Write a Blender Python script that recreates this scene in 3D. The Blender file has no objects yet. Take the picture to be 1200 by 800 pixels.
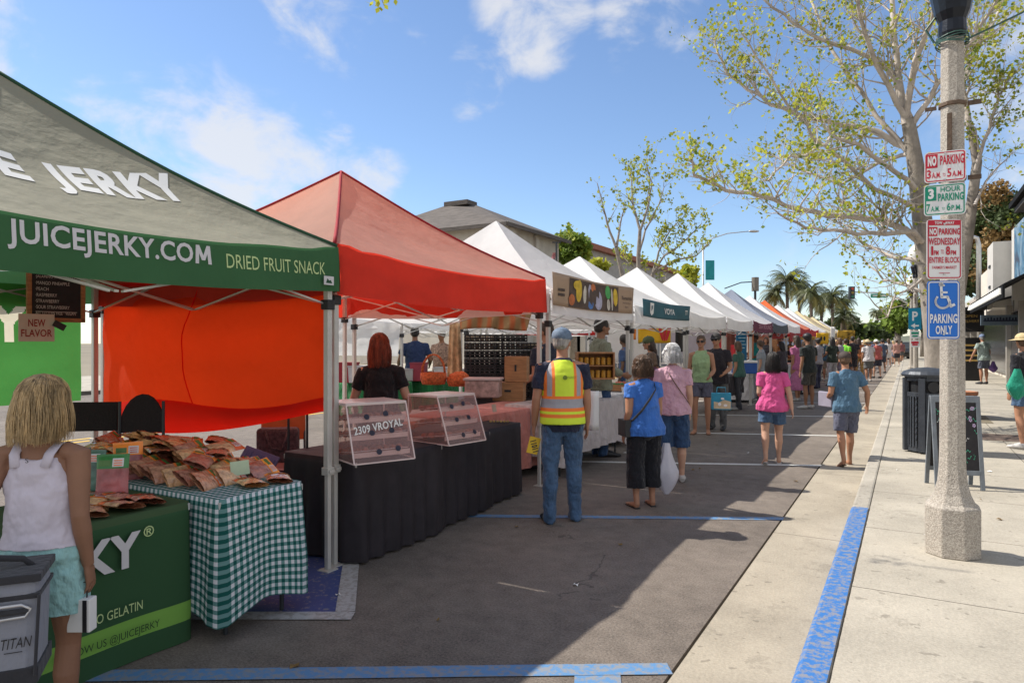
import bpy, bmesh, math, random
from mathutils import Vector, Matrix, noise
random.seed(11)
R = math.radians
SC = bpy.context.scene
COL = SC.collection
# ---------------- camera
TH = R(30.11); FPX = 800.0; HOR = 402.0; CH = 1.6
cam = bpy.data.objects.new('camera', bpy.data.cameras.new('camera')); COL.objects.link(cam)
cam.location = (0, 0, CH); cam.rotation_euler = (R(90), 0, TH)
cam.data.lens = 24.0; cam.data.sensor_width = 36.0; cam.data.shift_y = 2/1200
cam.data.clip_start = .05; cam.data.clip_end = 6000
SC.camera = cam
SC.view_settings.view_transform = 'Standard'; SC.view_settings.look = 'None'
SC.view_settings.exposure = 0.88; SC.view_settings.gamma = 1
# ---------------- light
EL = 48.5
SD = Vector((-.985*math.cos(R(EL)), -.172*math.cos(R(EL)), math.sin(R(EL)))).normalized()
sun = bpy.data.objects.new('sun', bpy.data.lights.new('sun', 'SUN')); COL.objects.link(sun)
sun.data.energy = 3.5; sun.data.angle = R(.53); sun.data.color = (1, .94, .84)
sun.rotation_euler = SD.to_track_quat('Z', 'Y').to_euler()
# ---------------- helpers for placing
SN, CS = math.sin(TH), math.cos(TH)
def cw(xc, zc): return (CS*xc - SN*zc, SN*xc + CS*zc)          # camera frame -> world XY
def W(px, py, z=0.0):                                          # pixel on the level z
    zc = FPX*(CH-z)/(py-HOR); return cw((px-600)/FPX*zc, zc)
def A(px, zc): return cw((px-600)/FPX*zc, zc)
def ZOF(py, zc): return CH + (HOR-py)/FPX*zc
def XL(px, X):                                                 # column px crossing the line X=const -> Y
    t = (px-600)/FPX; zc = X/(CS*t-SN); return (SN*t+CS)*zc
def DEPTH(x, y): return -SN*x + CS*y
# ---------------- world
w = bpy.data.worlds.new('World'); SC.world = w; w.use_nodes = True
nt = w.node_tree; nt.nodes.clear()
def N(t, k, **kw):
    n = t.nodes.new(k)
    for a, b in kw.items(): setattr(n, a, b)
    return n
sky = N(nt, 'ShaderNodeTexSky', sky_type='NISHITA'); sky.sun_disc = False
sky.sun_elevation = R(EL); sky.sun_rotation = math.atan2(-.985, -.172)
sky.air_density = 1.0; sky.dust_density = .15; sky.ozone_density = 3.2
bg = N(nt, 'ShaderNodeBackground'); bg.inputs[1].default_value = .15
out = N(nt, 'ShaderNodeOutputWorld')
tc = N(nt, 'ShaderNodeTexCoord')
def M(t, op, a, b=None, c=None, clamp=False):
    n = N(t, 'ShaderNodeMath', operation=op); n.use_clamp = clamp
    for i, v in enumerate((a, b, c)):
        if v is None: continue
        if isinstance(v, (int, float)): n.inputs[i].default_value = v
        else: t.links.new(v, n.inputs[i])
    return n.outputs[0]
def pdir(px, py):
    v = Vector(((px-600)/FPX, 1, (HOR-py)/FPX)).normalized()
    return Vector((CS*v.x - SN*v.y, SN*v.x + CS*v.y, v.z))
# cloud puffs: (px, py, angular radius, strength)
blobs = [(130,150,.10,.8),(190,185,.12,1),(250,205,.11,1),(310,215,.10,.95),(350,225,.08,.8),(430,205,.05,.8),(390,155,.035,.8),
 (345,20,.055,.8),(385,30,.05,.8),(430,50,.05,.8),(470,75,.045,.75),(500,100,.035,.7),(555,85,.05,.75),(560,115,.04,.7),
 (620,25,.07,1),(640,45,.05,.9),(660,10,.05,.9),(750,5,.07,.9),(790,20,.05,.7),(1190,40,.09,.7),(870,300,.16,.33),(980,330,.2,.35),(760,330,.12,.3),
 (-150,120,.2,.9),(-400,60,.3,.7),(1500,100,.3,.8),(300,-250,.2,.7),(1000,-300,.25,.7)]
acc = None
hidden = [(( .9,-.3,.35),.5),((.3,-.9,.4),.55),((-.6,-.75,.45),.5),((.95,.35,.3),.35),((.1,-.2,1),.45),((-.2,-.95,.12),.4),((.75,-.7,.2),.45)]
for bx, by, rad, st in blobs:
    d = pdir(bx, by)
    vm = N(nt, 'ShaderNodeVectorMath', operation='DOT_PRODUCT'); nt.links.new(tc.outputs['Generated'], vm.inputs[0]); vm.inputs[1].default_value = d
    mr = N(nt, 'ShaderNodeMapRange', interpolation_type='SMOOTHSTEP'); nt.links.new(vm.outputs['Value'], mr.inputs[0])
    mr.inputs[1].default_value = math.cos(rad*1.5); mr.inputs[2].default_value = 1.0; mr.inputs[3].default_value = 0; mr.inputs[4].default_value = st
    acc = mr.outputs[0] if acc is None else M(nt, 'MAXIMUM', acc, mr.outputs[0])
for hv, rad in hidden:          # unseen broad clouds added behind and above the photographer for fill light
    vm = N(nt, 'ShaderNodeVectorMath', operation='DOT_PRODUCT'); nt.links.new(tc.outputs['Generated'], vm.inputs[0]); vm.inputs[1].default_value = Vector(hv).normalized()
    mr = N(nt, 'ShaderNodeMapRange', interpolation_type='SMOOTHSTEP'); nt.links.new(vm.outputs['Value'], mr.inputs[0])
    mr.inputs[1].default_value = math.cos(rad*1.5); mr.inputs[2].default_value = 1.0; mr.inputs[3].default_value = 0; mr.inputs[4].default_value = 1.6
    acc = M(nt, 'MAXIMUM', acc, mr.outputs[0])
nz = N(nt, 'ShaderNodeTexNoise'); nz.inputs['Scale'].default_value = 9; nz.inputs['Detail'].default_value = 9; nz.inputs['Roughness'].default_value = .58; nz.inputs['Distortion'].default_value = .3
mp = N(nt, 'ShaderNodeMapping'); mp.inputs['Scale'].default_value = (1, 1, 1.7)
nt.links.new(tc.outputs['Generated'], mp.inputs[0]); nt.links.new(mp.outputs[0], nz.inputs['Vector'])
cm = M(nt, 'ADD', M(nt, 'MULTIPLY', acc, .9), M(nt, 'MULTIPLY_ADD', nz.outputs[0], 2.6, -1.62))
mr = N(nt, 'ShaderNodeMapRange', interpolation_type='SMOOTHSTEP'); nt.links.new(cm, mr.inputs[0])
mr.inputs[1].default_value = .12; mr.inputs[2].default_value = .85
cf = M(nt, 'MULTIPLY', mr.outputs[0], M(nt, 'MULTIPLY_ADD', acc, 1.2, 0.0, True))
mx = N(nt, 'ShaderNodeMix', data_type='RGBA'); nt.links.new(M(nt, 'MULTIPLY', cf, .8), mx.inputs[0])
tint = N(nt, 'ShaderNodeMix', data_type='RGBA', blend_type='MULTIPLY'); tint.inputs[0].default_value = 1; tint.inputs[7].default_value = (.60,.605,.63,1)
nt.links.new(sky.outputs[0], tint.inputs[6]); nt.links.new(tint.outputs[2], mx.inputs[6]); mx.inputs[7].default_value = (3.1, 3.1, 3.15, 1)
nt.links.new(mx.outputs[2], bg.inputs[0]); nt.links.new(bg.outputs[0], out.inputs[0])
# ---------------- materials
MATS = {}
def mat(name, col, rough=.7, var=.15, ns=6.0, bump=0.0, bs=40.0, metal=0.0, tl=0.0, spec=.4, sheen=0.0, stretch=None, coat=0.0, alpha=1.0, bd=.02):
    if name in MATS: return MATS[name]
    m = bpy.data.materials.new(name); m.use_nodes = True; t = m.node_tree; MATS[name] = m
    p = t.nodes['Principled BSDF']
    c = N(t, 'ShaderNodeTexCoord'); src = c.outputs['Object']
    if stretch:
        q = N(t, 'ShaderNodeMapping'); q.inputs['Scale'].default_value = stretch; t.links.new(src, q.inputs[0]); src = q.outputs[0]
    n = N(t, 'ShaderNodeTexNoise'); n.inputs['Scale'].default_value = ns; n.inputs['Detail'].default_value = 6; n.inputs['Roughness'].default_value = .62
    t.links.new(src, n.inputs['Vector'])
    r = N(t, 'ShaderNodeValToRGB'); e = r.color_ramp.elements
    e[0].position = .3; e[1].position = .72
    e[0].color = tuple(max(0, v*(1-var)) for v in col)+(1,); e[1].color = tuple(min(1, v*(1+var)) for v in col)+(1,)
    t.links.new(n.outputs[0], r.inputs[0]); t.links.new(r.outputs[0], p.inputs['Base Color'])
    p.inputs['Roughness'].default_value = rough; p.inputs['Metallic'].default_value = metal
    p.inputs['Specular IOR Level'].default_value = spec; p.inputs['Sheen Weight'].default_value = sheen; p.inputs['Coat Weight'].default_value = coat
    p.inputs['Alpha'].default_value = alpha
    nrm = None
    if bump:
        n2 = N(t, 'ShaderNodeTexNoise'); n2.inputs['Scale'].default_value = bs; n2.inputs['Detail'].default_value = 4
        t.links.new(src, n2.inputs['Vector'])
        b = N(t, 'ShaderNodeBump'); b.inputs['Strength'].default_value = bump; b.inputs['Distance'].default_value = bd
        t.links.new(n2.outputs[0], b.inputs['Height']); t.links.new(b.outputs[0], p.inputs['Normal']); nrm = b.outputs[0]
    if tl:
        o = t.nodes['Material Output']; tr = N(t, 'ShaderNodeBsdfTranslucent'); t.links.new(r.outputs[0], tr.inputs[0])
        if nrm: t.links.new(nrm, tr.inputs['Normal'])
        ms = N(t, 'ShaderNodeMixShader'); ms.inputs[0].default_value = tl
        t.links.new(p.outputs[0], ms.inputs[1]); t.links.new(tr.outputs[0], ms.inputs[2]); t.links.new(ms.outputs[0], o.inputs[0])
    return m
def cloth(name, col, var=.12, bump=.9, bs=11, tl=0.0, rough=.85): return mat(name, col, rough, var, 9, bump, bs, tl=tl, spec=.2, sheen=.15, stretch=(1,1,.6), bd=.07)
# ---------------- object helpers
def tag(o, label=None, cat=None, group=None, kind=None):
    if label and not 4 <= len(label.split()) <= 16: print('LONG', label)
    if label: o['label'] = label
    if cat: o['category'] = cat
    if group: o['group'] = group
    if kind: o['kind'] = kind
    return o
def thing(name, label, cat, loc=(0,0,0), rz=0, group=None):
    o = bpy.data.objects.new(name, None); COL.objects.link(o); o.empty_display_size = .2
    o.location = loc; o.rotation_euler = (0, 0, rz)
    return tag(o, label, cat, group)
def copy_tree(o, parent=None):
    c = o.copy(); COL.objects.link(c)
    if parent: c.parent = parent
    for ch in list(o.children): copy_tree(ch, c)
    return c
class MB:
    def __init__(s): s.v = []; s.f = []; s.mi = []; s.m = 0; s.uv = []
    def face(s, *i): s.f.append(tuple(i)); s.mi.append(s.m)
    def box(s, c, d, rot=None, taper=1.0):
        b = len(s.v); c = Vector(c)
        for z in (-.5, .5):
            k = taper if z > 0 else 1
            for x, y in ((-.5,-.5),(.5,-.5),(.5,.5),(-.5,.5)):
                p = Vector((x*d[0]*k, y*d[1]*k, z*d[2]))
                if rot: p = rot @ p
                s.v.append(p+c)
        for q in ((0,3,2,1),(4,5,6,7),(0,1,5,4),(1,2,6,5),(2,3,7,6),(3,0,4,7)): s.face(*[b+i for i in q])
        return s
    def bar(s, p0, p1, wx, wy=None, up=(0,0,1)):
        p0 = Vector(p0); p1 = Vector(p1); d = p1-p0; L = d.length; z = d/L; u = Vector(up)
        if abs(z.dot(u)) > .98: u = Vector((1,0,0))
        x = u.cross(z).normalized(); y = z.cross(x)
        m = Matrix((x, y, z)).transposed()
        return s.box((p0+p1)/2, (wx, wy or wx, L), m)
    def tube(s, pts, rad, n=8, cap=True, ell=None, ref=None):
        pts = [Vector(p) for p in pts]; b = len(s.v); K = len(pts)
        ref = Vector(ref) if ref else None; px_ = None
        for i, p in enumerate(pts):
            d = (pts[min(i+1, K-1)]-pts[max(i-1, 0)])
            if d.length < 1e-9: d = Vector((0,0,1))
            d.normalize()
            if ref is not None: x = ref - d*ref.dot(d)
            elif px_ is None:
                a = Vector((0,0,1)) if abs(d.z) < .9 else Vector((1,0,0)); x = a.cross(d)
            else: x = px_ - d*px_.dot(d)
            x.normalize(); px_ = x; y = d.cross(x)
            r = rad[i] if isinstance(rad, (list, tuple)) else rad
            rx, ry = r if isinstance(r, (list, tuple)) else (r, r)
            for k in range(n):
                a = 2*math.pi*k/n; s.v.append(p + x*(rx*math.cos(a)) + y*(ry*math.sin(a)))
        for i in range(K-1):
            for k in range(n):
                k2 = (k+1) % n; s.face(b+i*n+k, b+i*n+k2, b+(i+1)*n+k2, b+(i+1)*n+k)
        if cap:
            s.face(*[b+k for k in range(n-1, -1, -1)]); s.face(*[b+(K-1)*n+k for k in range(n)])
        return s
    def ell(s, c, r, nu=14, nv=9, rot=None):
        b = len(s.v); c = Vector(c)
        def P(t, a):
            p = Vector((r[0]*math.sin(t)*math.cos(a), r[1]*math.sin(t)*math.sin(a), r[2]*math.cos(t)))
            return c + (rot @ p if rot else p)
        s.v.append(P(0, 0))
        for j in range(1, nv):
            for k in range(nu): s.v.append(P(math.pi*j/nv, 2*math.pi*k/nu))
        s.v.append(P(math.pi, 0)); e = len(s.v)-1
        for k in range(nu):
            k2 = (k+1) % nu; s.face(b, b+1+k, b+1+k2); s.face(e, b+1+(nv-2)*nu+k2, b+1+(nv-2)*nu+k)
        for j in range(nv-2):
            for k in range(nu):
                k2 = (k+1) % nu; a = b+1+j*nu; s.face(a+k, a+nu+k, a+nu+k2, a+k2)
        return s
    def lathe(s, prof, c=(0,0,0), n=24, ph=0.0):
        b = len(s.v); c = Vector(c); K = len(prof)
        for r_, z in prof:
            for k in range(n):
                a = 2*math.pi*k/n+ph; s.v.append(c+Vector((r_*math.cos(a), r_*math.sin(a), z)))
        for i in range(K-1):
            for k in range(n):
                k2 = (k+1) % n; s.face(b+i*n+k, b+i*n+k2, b+(i+1)*n+k2, b+(i+1)*n+k)
        s.face(*[b+k for k in range(n-1, -1, -1)]); s.face(*[b+(K-1)*n+k for k in range(n)])
        return s
    def grid(s, fn, nu, nv, uvf=None):
        b = len(s.v)
        for j in range(nv+1):
            for i in range(nu+1): s.v.append(Vector(fn(i/nu, j/nv)))
        for j in range(nv):
            for i in range(nu):
                a = b+j*(nu+1)+i; s.face(a, a+1, a+nu+2, a+nu+1)
                if uvf:
                    s.uv.append([uvf(i/nu, j/nv), uvf((i+1)/nu, j/nv), uvf((i+1)/nu, (j+1)/nv), uvf(i/nu, (j+1)/nv)])
        return s
    def poly(s, pts, th=0.0, n=(0,0,1)):                         # a flat outline with thickness
        b = len(s.v); n = Vector(n); K = len(pts)
        for p in pts: s.v.append(Vector(p))
        s.face(*range(b, b+K))
        if th:
            for p in pts: s.v.append(Vector(p)-n*th)
            s.face(*[b+K+k for k in range(K-1, -1, -1)])
            for k in range(K):
                k2 = (k+1) % K; s.face(b+k2, b+k, b+K+k, b+K+k2)
        return s
    def text(s, txt, w, h, fn, bold=.0, sub=0, shear=0.0, mirror=False):   # fits w x h; fn(u,v)->point, u in 0..w, v in 0..h
        vs, fs = text_mesh(txt, bold, shear)
        x0 = min(v[0] for v in vs); x1 = max(v[0] for v in vs); y0 = min(v[1] for v in vs); y1 = max(v[1] for v in vs)
        if h is None: h = w*(y1-y0)/(x1-x0)
        P = [((v[0]-x0)/(x1-x0)*w, (v[1]-y0)/(y1-y0)*h) for v in vs]
        if mirror: P = [(w-a, c) for a, c in P]
        if sub:
            bm = bmesh.new(); bv = [bm.verts.new((a, c, 0)) for a, c in P]
            for f in fs:
                try: bm.faces.new([bv[i] for i in f])
                except ValueError: pass
            for _ in range(sub):
                L = [e for e in bm.edges if e.calc_length() > .05]
                if L: bmesh.ops.subdivide_edges(bm, edges=L, cuts=1, use_grid_fill=False); bmesh.ops.triangulate(bm, faces=bm.faces[:])
            bm.verts.index_update(); P = [(v.co.x, v.co.y) for v in bm.verts]; fs = [[v.index for v in f.verts] for f in bm.faces]; bm.free()
        b = len(s.v)
        for a, c in P: s.v.append(Vector(fn(a, c)))
        for f in fs: s.face(*[b+i for i in f])
        return s
    def build(s, name, m, parent=None, smooth=False, bev=0.0, rem=0.0, sm=3, disp=0.0, dsize=.15, loc=None, solid=0.0, rz=None):
        me = bpy.data.meshes.new(name); me.from_pydata([tuple(v) for v in s.v], [], s.f)
        ms = m if isinstance(m, (list, tuple)) else [m]
        for x in ms: me.materials.append(x)
        if len(ms) > 1 and not rem: me.polygons.foreach_set('material_index', s.mi)
        if s.uv:
            u = me.uv_layers.new(name='UVMap')
            flat = [c for f in s.uv for q in f for c in q]; u.data.foreach_set('uv', flat)
        if smooth or rem: me.polygons.foreach_set('use_smooth', [True]*len(me.polygons))
        me.update()
        o = bpy.data.objects.new(name, me); COL.objects.link(o)
        if parent is not None: o.parent = parent
        if loc: o.location = loc
        if rz is not None: o.rotation_euler = (0, 0, rz)
        if solid:
            q = o.modifiers.new('solid', 'SOLIDIFY'); q.thickness = solid; q.offset = 0
        if bev:
            q = o.modifiers.new('bevel', 'BEVEL'); q.width = bev; q.segments = 2; q.limit_method = 'ANGLE'
        if rem:
            q = o.modifiers.new('remesh', 'REMESH'); q.mode = 'VOXEL'; q.voxel_size = rem; q.use_smooth_shade = True
            if sm:
                q = o.modifiers.new('smooth', 'SMOOTH'); q.factor = .5; q.iterations = sm
        if disp:
            q = o.modifiers.new('folds', 'DISPLACE'); q.texture = cloudtex(dsize); q.strength = disp; q.mid_level = .5; q.texture_coords = 'GLOBAL'
        return o
TEX = {}
def cloudtex(sz):
    if sz not in TEX:
        t = bpy.data.textures.new('folds', 'CLOUDS'); t.noise_scale = sz; t.noise_depth = 2; TEX[sz] = t
    return TEX[sz]
TC = {}
def text_mesh(txt, bold=0.0, shear=0.0):
    k = (txt, bold, shear)
    if k not in TC:
        c = bpy.data.curves.new('t', 'FONT'); c.body = txt; c.offset = bold; c.shear = shear; c.resolution_u = 3; c.size = 1
        c.space_character = 1.0+bold*2
        o = bpy.data.objects.new('t', c); COL.objects.link(o)
        me = bpy.data.meshes.new_from_object(o.evaluated_get(bpy.context.evaluated_depsgraph_get()))
        TC[k] = ([tuple(v.co) for v in me.vertices], [tuple(p.vertices) for p in me.polygons])
        bpy.data.objects.remove(o); bpy.data.curves.remove(c); bpy.data.meshes.remove(me)
    return TC[k]
def plane_fn(o, u, v, off=0.0):
    o = Vector(o); u = Vector(u).normalized(); v = Vector(v).normalized(); n = u.cross(v)
    return lambda a, b: o+u*a+v*b+n*off
def shade_auto(o): 
    o.data.polygons.foreach_set('use_smooth', [True]*len(o.data.polygons))
# common materials
white_metal = mat('white_metal', (.62,.61,.58), .4, .06, metal=.3)
alu = mat('brushed_metal', (.55,.55,.53), .38, .08, metal=.7)
blackp = mat('black_plastic', (.018,.018,.02), .45, .2)
darkm = mat('dark_metal', (.05,.055,.06), .45, .2, metal=.4, bump=.1)
wood = mat('pine_wood', (.36,.17,.07), .6, .3, 8, .2, 60, stretch=(1,1,6))
paperw = mat('paper_white', (.8,.79,.76), .6, .03)
# ================= SETTING
def struct(name, mb, m, **k): return tag(mb.build(name, m, **k), kind='structure')
# asphalt: fine aggregate, stains, cracks
def asphalt():
    m = bpy.data.materials.new('asphalt'); m.use_nodes = True; t = m.node_tree; p = t.nodes['Principled BSDF']
    c = N(t, 'ShaderNodeTexCoord')
    def nz(s, d=4, r=.6):
        n = N(t, 'ShaderNodeTexNoise'); n.inputs['Scale'].default_value = s; n.inputs['Detail'].default_value = d; n.inputs['Roughness'].default_value = r
        t.links.new(c.outputs['Object'], n.inputs['Vector']); return n.outputs[0]
    fine = nz(75, 4, .85); big = nz(.55, 6, .6); mid = nz(7, 5)
    v = M(t, 'ADD', M(t, 'MULTIPLY', fine, .62), M(t, 'ADD', M(t, 'MULTIPLY', big, .30), M(t, 'MULTIPLY', mid, .2)))
    r = N(t, 'ShaderNodeValToRGB'); r.color_ramp.elements[0].position = .38; r.color_ramp.elements[1].position = .74
    r.color_ramp.elements[0].color = (.036,.029,.025,1); r.color_ramp.elements[1].color = (.31,.262,.22,1)
    t.links.new(v, r.inputs[0])
    vo = N(t, 'ShaderNodeTexVoronoi', feature='DISTANCE_TO_EDGE'); vo.inputs['Scale'].default_value = .45
    dn = N(t, 'ShaderNodeTexNoise'); dn.inputs['Scale'].default_value = 2.2; dn.inputs['Detail'].default_value = 5
    t.links.new(c.outputs['Object'], dn.inputs['Vector'])
    ad = N(t, 'ShaderNodeMixRGB', blend_type='ADD'); ad.inputs[0].default_value = .55; t.links.new(c.outputs['Object'], ad.inputs[1]); t.links.new(dn.outputs['Color'], ad.inputs[2])
    t.links.new(ad.outputs[0], vo.inputs['Vector'])
    cr = M(t, 'LESS_THAN', vo.outputs['Distance'], .0035)
    cr = M(t, 'MULTIPLY', cr, M(t, 'GREATER_THAN', big, .56))
    sp = nz(1.6, 3, .5); sp2 = M(t, 'GREATER_THAN', M(t, 'MULTIPLY', sp, mid), .395)
    dk = M(t, 'MULTIPLY', M(t, 'MAXIMUM', M(t, 'MULTIPLY', cr, .5), M(t, 'MULTIPLY', sp2, .45)), 1.0)
    mx = N(t, 'ShaderNodeMix', data_type='RGBA'); t.links.new(dk, mx.inputs[0]); t.links.new(r.outputs[0], mx.inputs[6]); mx.inputs[7].default_value = (.05,.046,.043,1)
    t.links.new(mx.outputs[2], p.inputs['Base Color']); p.inputs['Roughness'].default_value = .85; p.inputs['Specular IOR Level'].default_value = .3
    b = N(t, 'ShaderNodeBump'); b.inputs['Strength'].default_value = .55; b.inputs['Distance'].default_value = .012; t.links.new(fine, b.inputs['Height']); t.links.new(b.outputs[0], p.inputs['Normal'])
    return m
def concrete(name, col, jx=0, jy=1.5, x0=0.0, dirt=.42, fx=None):
    m = bpy.data.materials.new(name); m.use_nodes = True; t = m.node_tree; p = t.nodes['Principled BSDF']
    c = N(t, 'ShaderNodeTexCoord'); sx = N(t, 'ShaderNodeSeparateXYZ'); t.links.new(c.outputs['Object'], sx.inputs[0])
    def nz(s, d=4, r=.6):
        n = N(t, 'ShaderNodeTexNoise'); n.inputs['Scale'].default_value = s; n.inputs['Detail'].default_value = d; n.inputs['Roughness'].default_value = r
        t.links.new(c.outputs['Object'], n.inputs['Vector']); return n.outputs[0]
    v = M(t, 'ADD', M(t, 'MULTIPLY', nz(1.1, 7, .65), .6), M(t, 'MULTIPLY', nz(70, 3, .7), .4))
    r = N(t, 'ShaderNodeValToRGB'); r.color_ramp.elements[0].position = .36; r.color_ramp.elements[1].position = .66
    r.color_ramp.elements[0].color = tuple(x*(1-dirt) for x in col)+(1,); r.color_ramp.elements[1].color = tuple(col)+(1,)
    t.links.new(v, r.inputs[0])
    # per-slab tone
    ln = None
    wob = M(t, 'MULTIPLY', nz(9, 3), .012)
    def line(o, sp, off):
        f = M(t, 'FRACT', M(t, 'DIVIDE', M(t, 'ADD', M(t, 'ADD', o, wob), off), sp))
        return M(t, 'LESS_THAN', f, .012/sp)
    if jy: ln = line(sx.outputs['Y'], jy, 100*jy)
    if jx:
        l2 = line(sx.outputs['X'], jx, 100*jx-x0); ln = M(t, 'MAXIMUM', ln, l2) if ln is not None else l2
    spot = M(t, 'MAXIMUM', M(t, 'GREATER_THAN', nz(14, 2, .4), .70), M(t, 'MULTIPLY', M(t, 'GREATER_THAN', nz(2.3, 6, .75), .60), .45))
    dk = M(t, 'MULTIPLY', spot, .35)
    if ln is not None: dk = M(t, 'MAXIMUM', dk, M(t, 'MULTIPLY', ln, .75))
    mx = N(t, 'ShaderNodeMix', data_type='RGBA'); t.links.new(dk, mx.inputs[0]); t.links.new(r.outputs[0], mx.inputs[6]); mx.inputs[7].default_value = (.06,.05,.04,1)
    t.links.new(mx.outputs[2], p.inputs['Base Color']); p.inputs['Roughness'].default_value = .85; p.inputs['Specular IOR Level'].default_value = .3
    b = N(t, 'ShaderNodeBump'); b.inputs['Strength'].default_value = .35; b.inputs['Distance'].default_value = .01; t.links.new(nz(60, 4), b.inputs['Height']); t.links.new(b.outputs[0], p.inputs['Normal'])
    return m
def paint(name, col, wear=.5):
    m = bpy.data.materials.new(name); m.use_nodes = True; t = m.node_tree; p = t.nodes['Principled BSDF']
    c = N(t, 'ShaderNodeTexCoord')
    n = N(t, 'ShaderNodeTexNoise'); n.inputs['Scale'].default_value = 24; n.inputs['Detail'].default_value = 9; n.inputs['Roughness'].default_value = .72; t.links.new(c.outputs['Object'], n.inputs['Vector'])
    r = N(t, 'ShaderNodeValToRGB'); r.color_ramp.elements[0].position = wear-.05; r.color_ramp.elements[1].position = wear+.04
    r.color_ramp.elements[0].color = tuple(.25*a_+.75*b_ for a_, b_ in zip(col, (.26,.24,.21)))+(1,); r.color_ramp.elements[1].color = tuple(col)+(1,)
    t.links.new(n.outputs[0], r.inputs[0]); t.links.new(r.outputs[0], p.inputs['Base Color']); p.inputs['Roughness'].default_value = .7
    return m
ASP = asphalt()
SW = concrete('sidewalk_concrete', (.50,.455,.375), jx=1.55, jy=1.55, x0=-.30)
GUT = concrete('gutter_concrete', (.45,.395,.31), jy=3.05, dirt=.4)
KRB = concrete('kerb_concrete', (.50,.46,.39), jy=3.05)
earth = mat('dry_earth', (.2,.17,.12), .95, .3, .02)
struct('ground', MB().box((0,600,-.62), (5000,5000,1.2)), earth)
struct('road', MB().box((-11.5,290,-.26), (21.0,640,.52)), ASP)
XG, XK0, XK1, XSH = -.98, -.445, -.295, 3.35
struct('gutter', MB().box(((XG+XK0)/2, 290, -.096), (XK0-XG, 640, .2)), GUT)
struct('kerb', MB().box(((XK0+XK1)/2, 290, -.04), (XK1-XK0-.006, 640, .32)), KRB, bev=.02)
struct('sidewalk', MB().box(((XK1+16)/2, 290, -.04), (16-XK1, 640, .317)), SW)
struct('far_sidewalk', MB().box((-27, 290, -.04), (10, 640, .32)), SW)
bp = paint('kerb_blue_paint', (.03,.15,.42), .49)
kp = MB(); prof_ = [(XK0-.002,.012),(XK0-.002,.100),(XK0+.006,.1165),(XK0+.022,.1235),(XK1-.012,.1235)]
kp.grid(lambda u, v: (prof_[int(round(u*4))][0]+(.006*noise.noise(Vector((v*90,1,0))) if u > .9 else 0), -3.7+10.6*v, prof_[int(round(u*4))][1]), 4, 60)
struct('kerb_paint', kp, bp)
lineW = paint('white_line_paint', (.62,.61,.57), .40); lineB = paint('blue_line_paint', (.05,.16,.40), .42); padB = paint('blue_pad_paint', (.035,.06,.20), .42)
lineBl = paint('light_blue_paint', (.09,.22,.42), .49)
lineY = paint('yellow_line_paint', (.6,.38,.05), .38); lineG = paint('old_white_paint', (.42,.41,.40), .49)
def strip(name, a, b, wd, m, z=.004, kind='structure'):
    a = Vector((a[0], a[1], 0)); b = Vector((b[0], b[1], 0)); d = (b-a).normalized(); n = Vector((-d.y, d.x, 0))*wd/2
    q = MB(); q.poly([v+Vector((0,0,z)) for v in (a-n, b-n, b+n, a+n)])
    q2 = MB(); L = (b-a).length; k = max(1, int(L/2))
    for i in range(k):
        p = a+(b-a)*i/k; r = a+(b-a)*(i+1)/k
        q2.poly([v+Vector((0,0,z)) for v in (p-n, r-n, r+n, p+n)])
    o = q2.build(name, m); o['kind'] = kind; return o
def ext(pa, pb, e0, e1=0):      # extend a ground line given by pixels
    a = Vector(W(*pa)); b = Vector(W(*pb)); d = (b-a).normalized(); return a-d*e0, b+d*e1
for i, (pa, pb) in enumerate([((690,541),(992,546)), ((850,508),(1003,511)), ((860,486.5),(1012,488.5)), ((900,471),(1018,472.5)), ((915,459),(1025,460)), ((925,450),(1030,451)), ((935,443),(1034,444))]):
    a, b = ext(pa, pb, 4.2); strip('parking_line', a, b, .105, lineW)
a, b = ext((560,604.5),(932,608), 3); strip('blue_parking_line', a, b, .10, lineBl)
a, b = ext((300,790),(785,784), 1.5); strip('blue_parking_line', a, b, .115, lineBl, .006)
a = Vector(W(700,787)); strip('blue_parking_line', a, Vector(W(703,860)), .22, lineBl, .0045)
# blue parking pad corner with an old white border
c0, c1, c2 = Vector(W(236,722)), Vector(W(404,722)), Vector(W(412,655))
d1 = (c0-c1).normalized(); d2 = (c2-c1).normalized()
pad = MB(); pad.poly([Vector((*p, .003)) for p in (c1+d1*.04+d2*.04, c1+d2*1.5+d1*.04, c1+d2*1.5+d1*2.2, c1+d1*2.2+d2*.04)][::-1]); struct('blue_parking_pad', pad, padB)
strip('pad_border_line', c1-d1*.05, c1+d1*2.3, .115, lineG, .007); strip('pad_border_line', c1+d2*.06, c1+d2*1.6, .115, lineG, .007)
for k in (0, .3): strip('yellow_centre_line', (-11.6-k, -5), (-11.6-k, 120), .11, lineY)
# ================= far buildings, hills
stucco = mat('cream_stucco', (.50,.46,.40), .9, .12, 1.2, .2, 30)
stucco2 = mat('grey_stucco', (.40,.37,.33), .9, .15, 1.5, .2, 30)
shing = mat('grey_shingle', (.115,.10,.09), .9, .3, 1.2, .5, 12, stretch=(1,1,5))
terra = mat('terracotta_tile', (.34,.13,.075), .8, .25, 8, .4, 14)
glass = mat('window_glass', (.03,.04,.05), .12, .3, .6, spec=.7)
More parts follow.
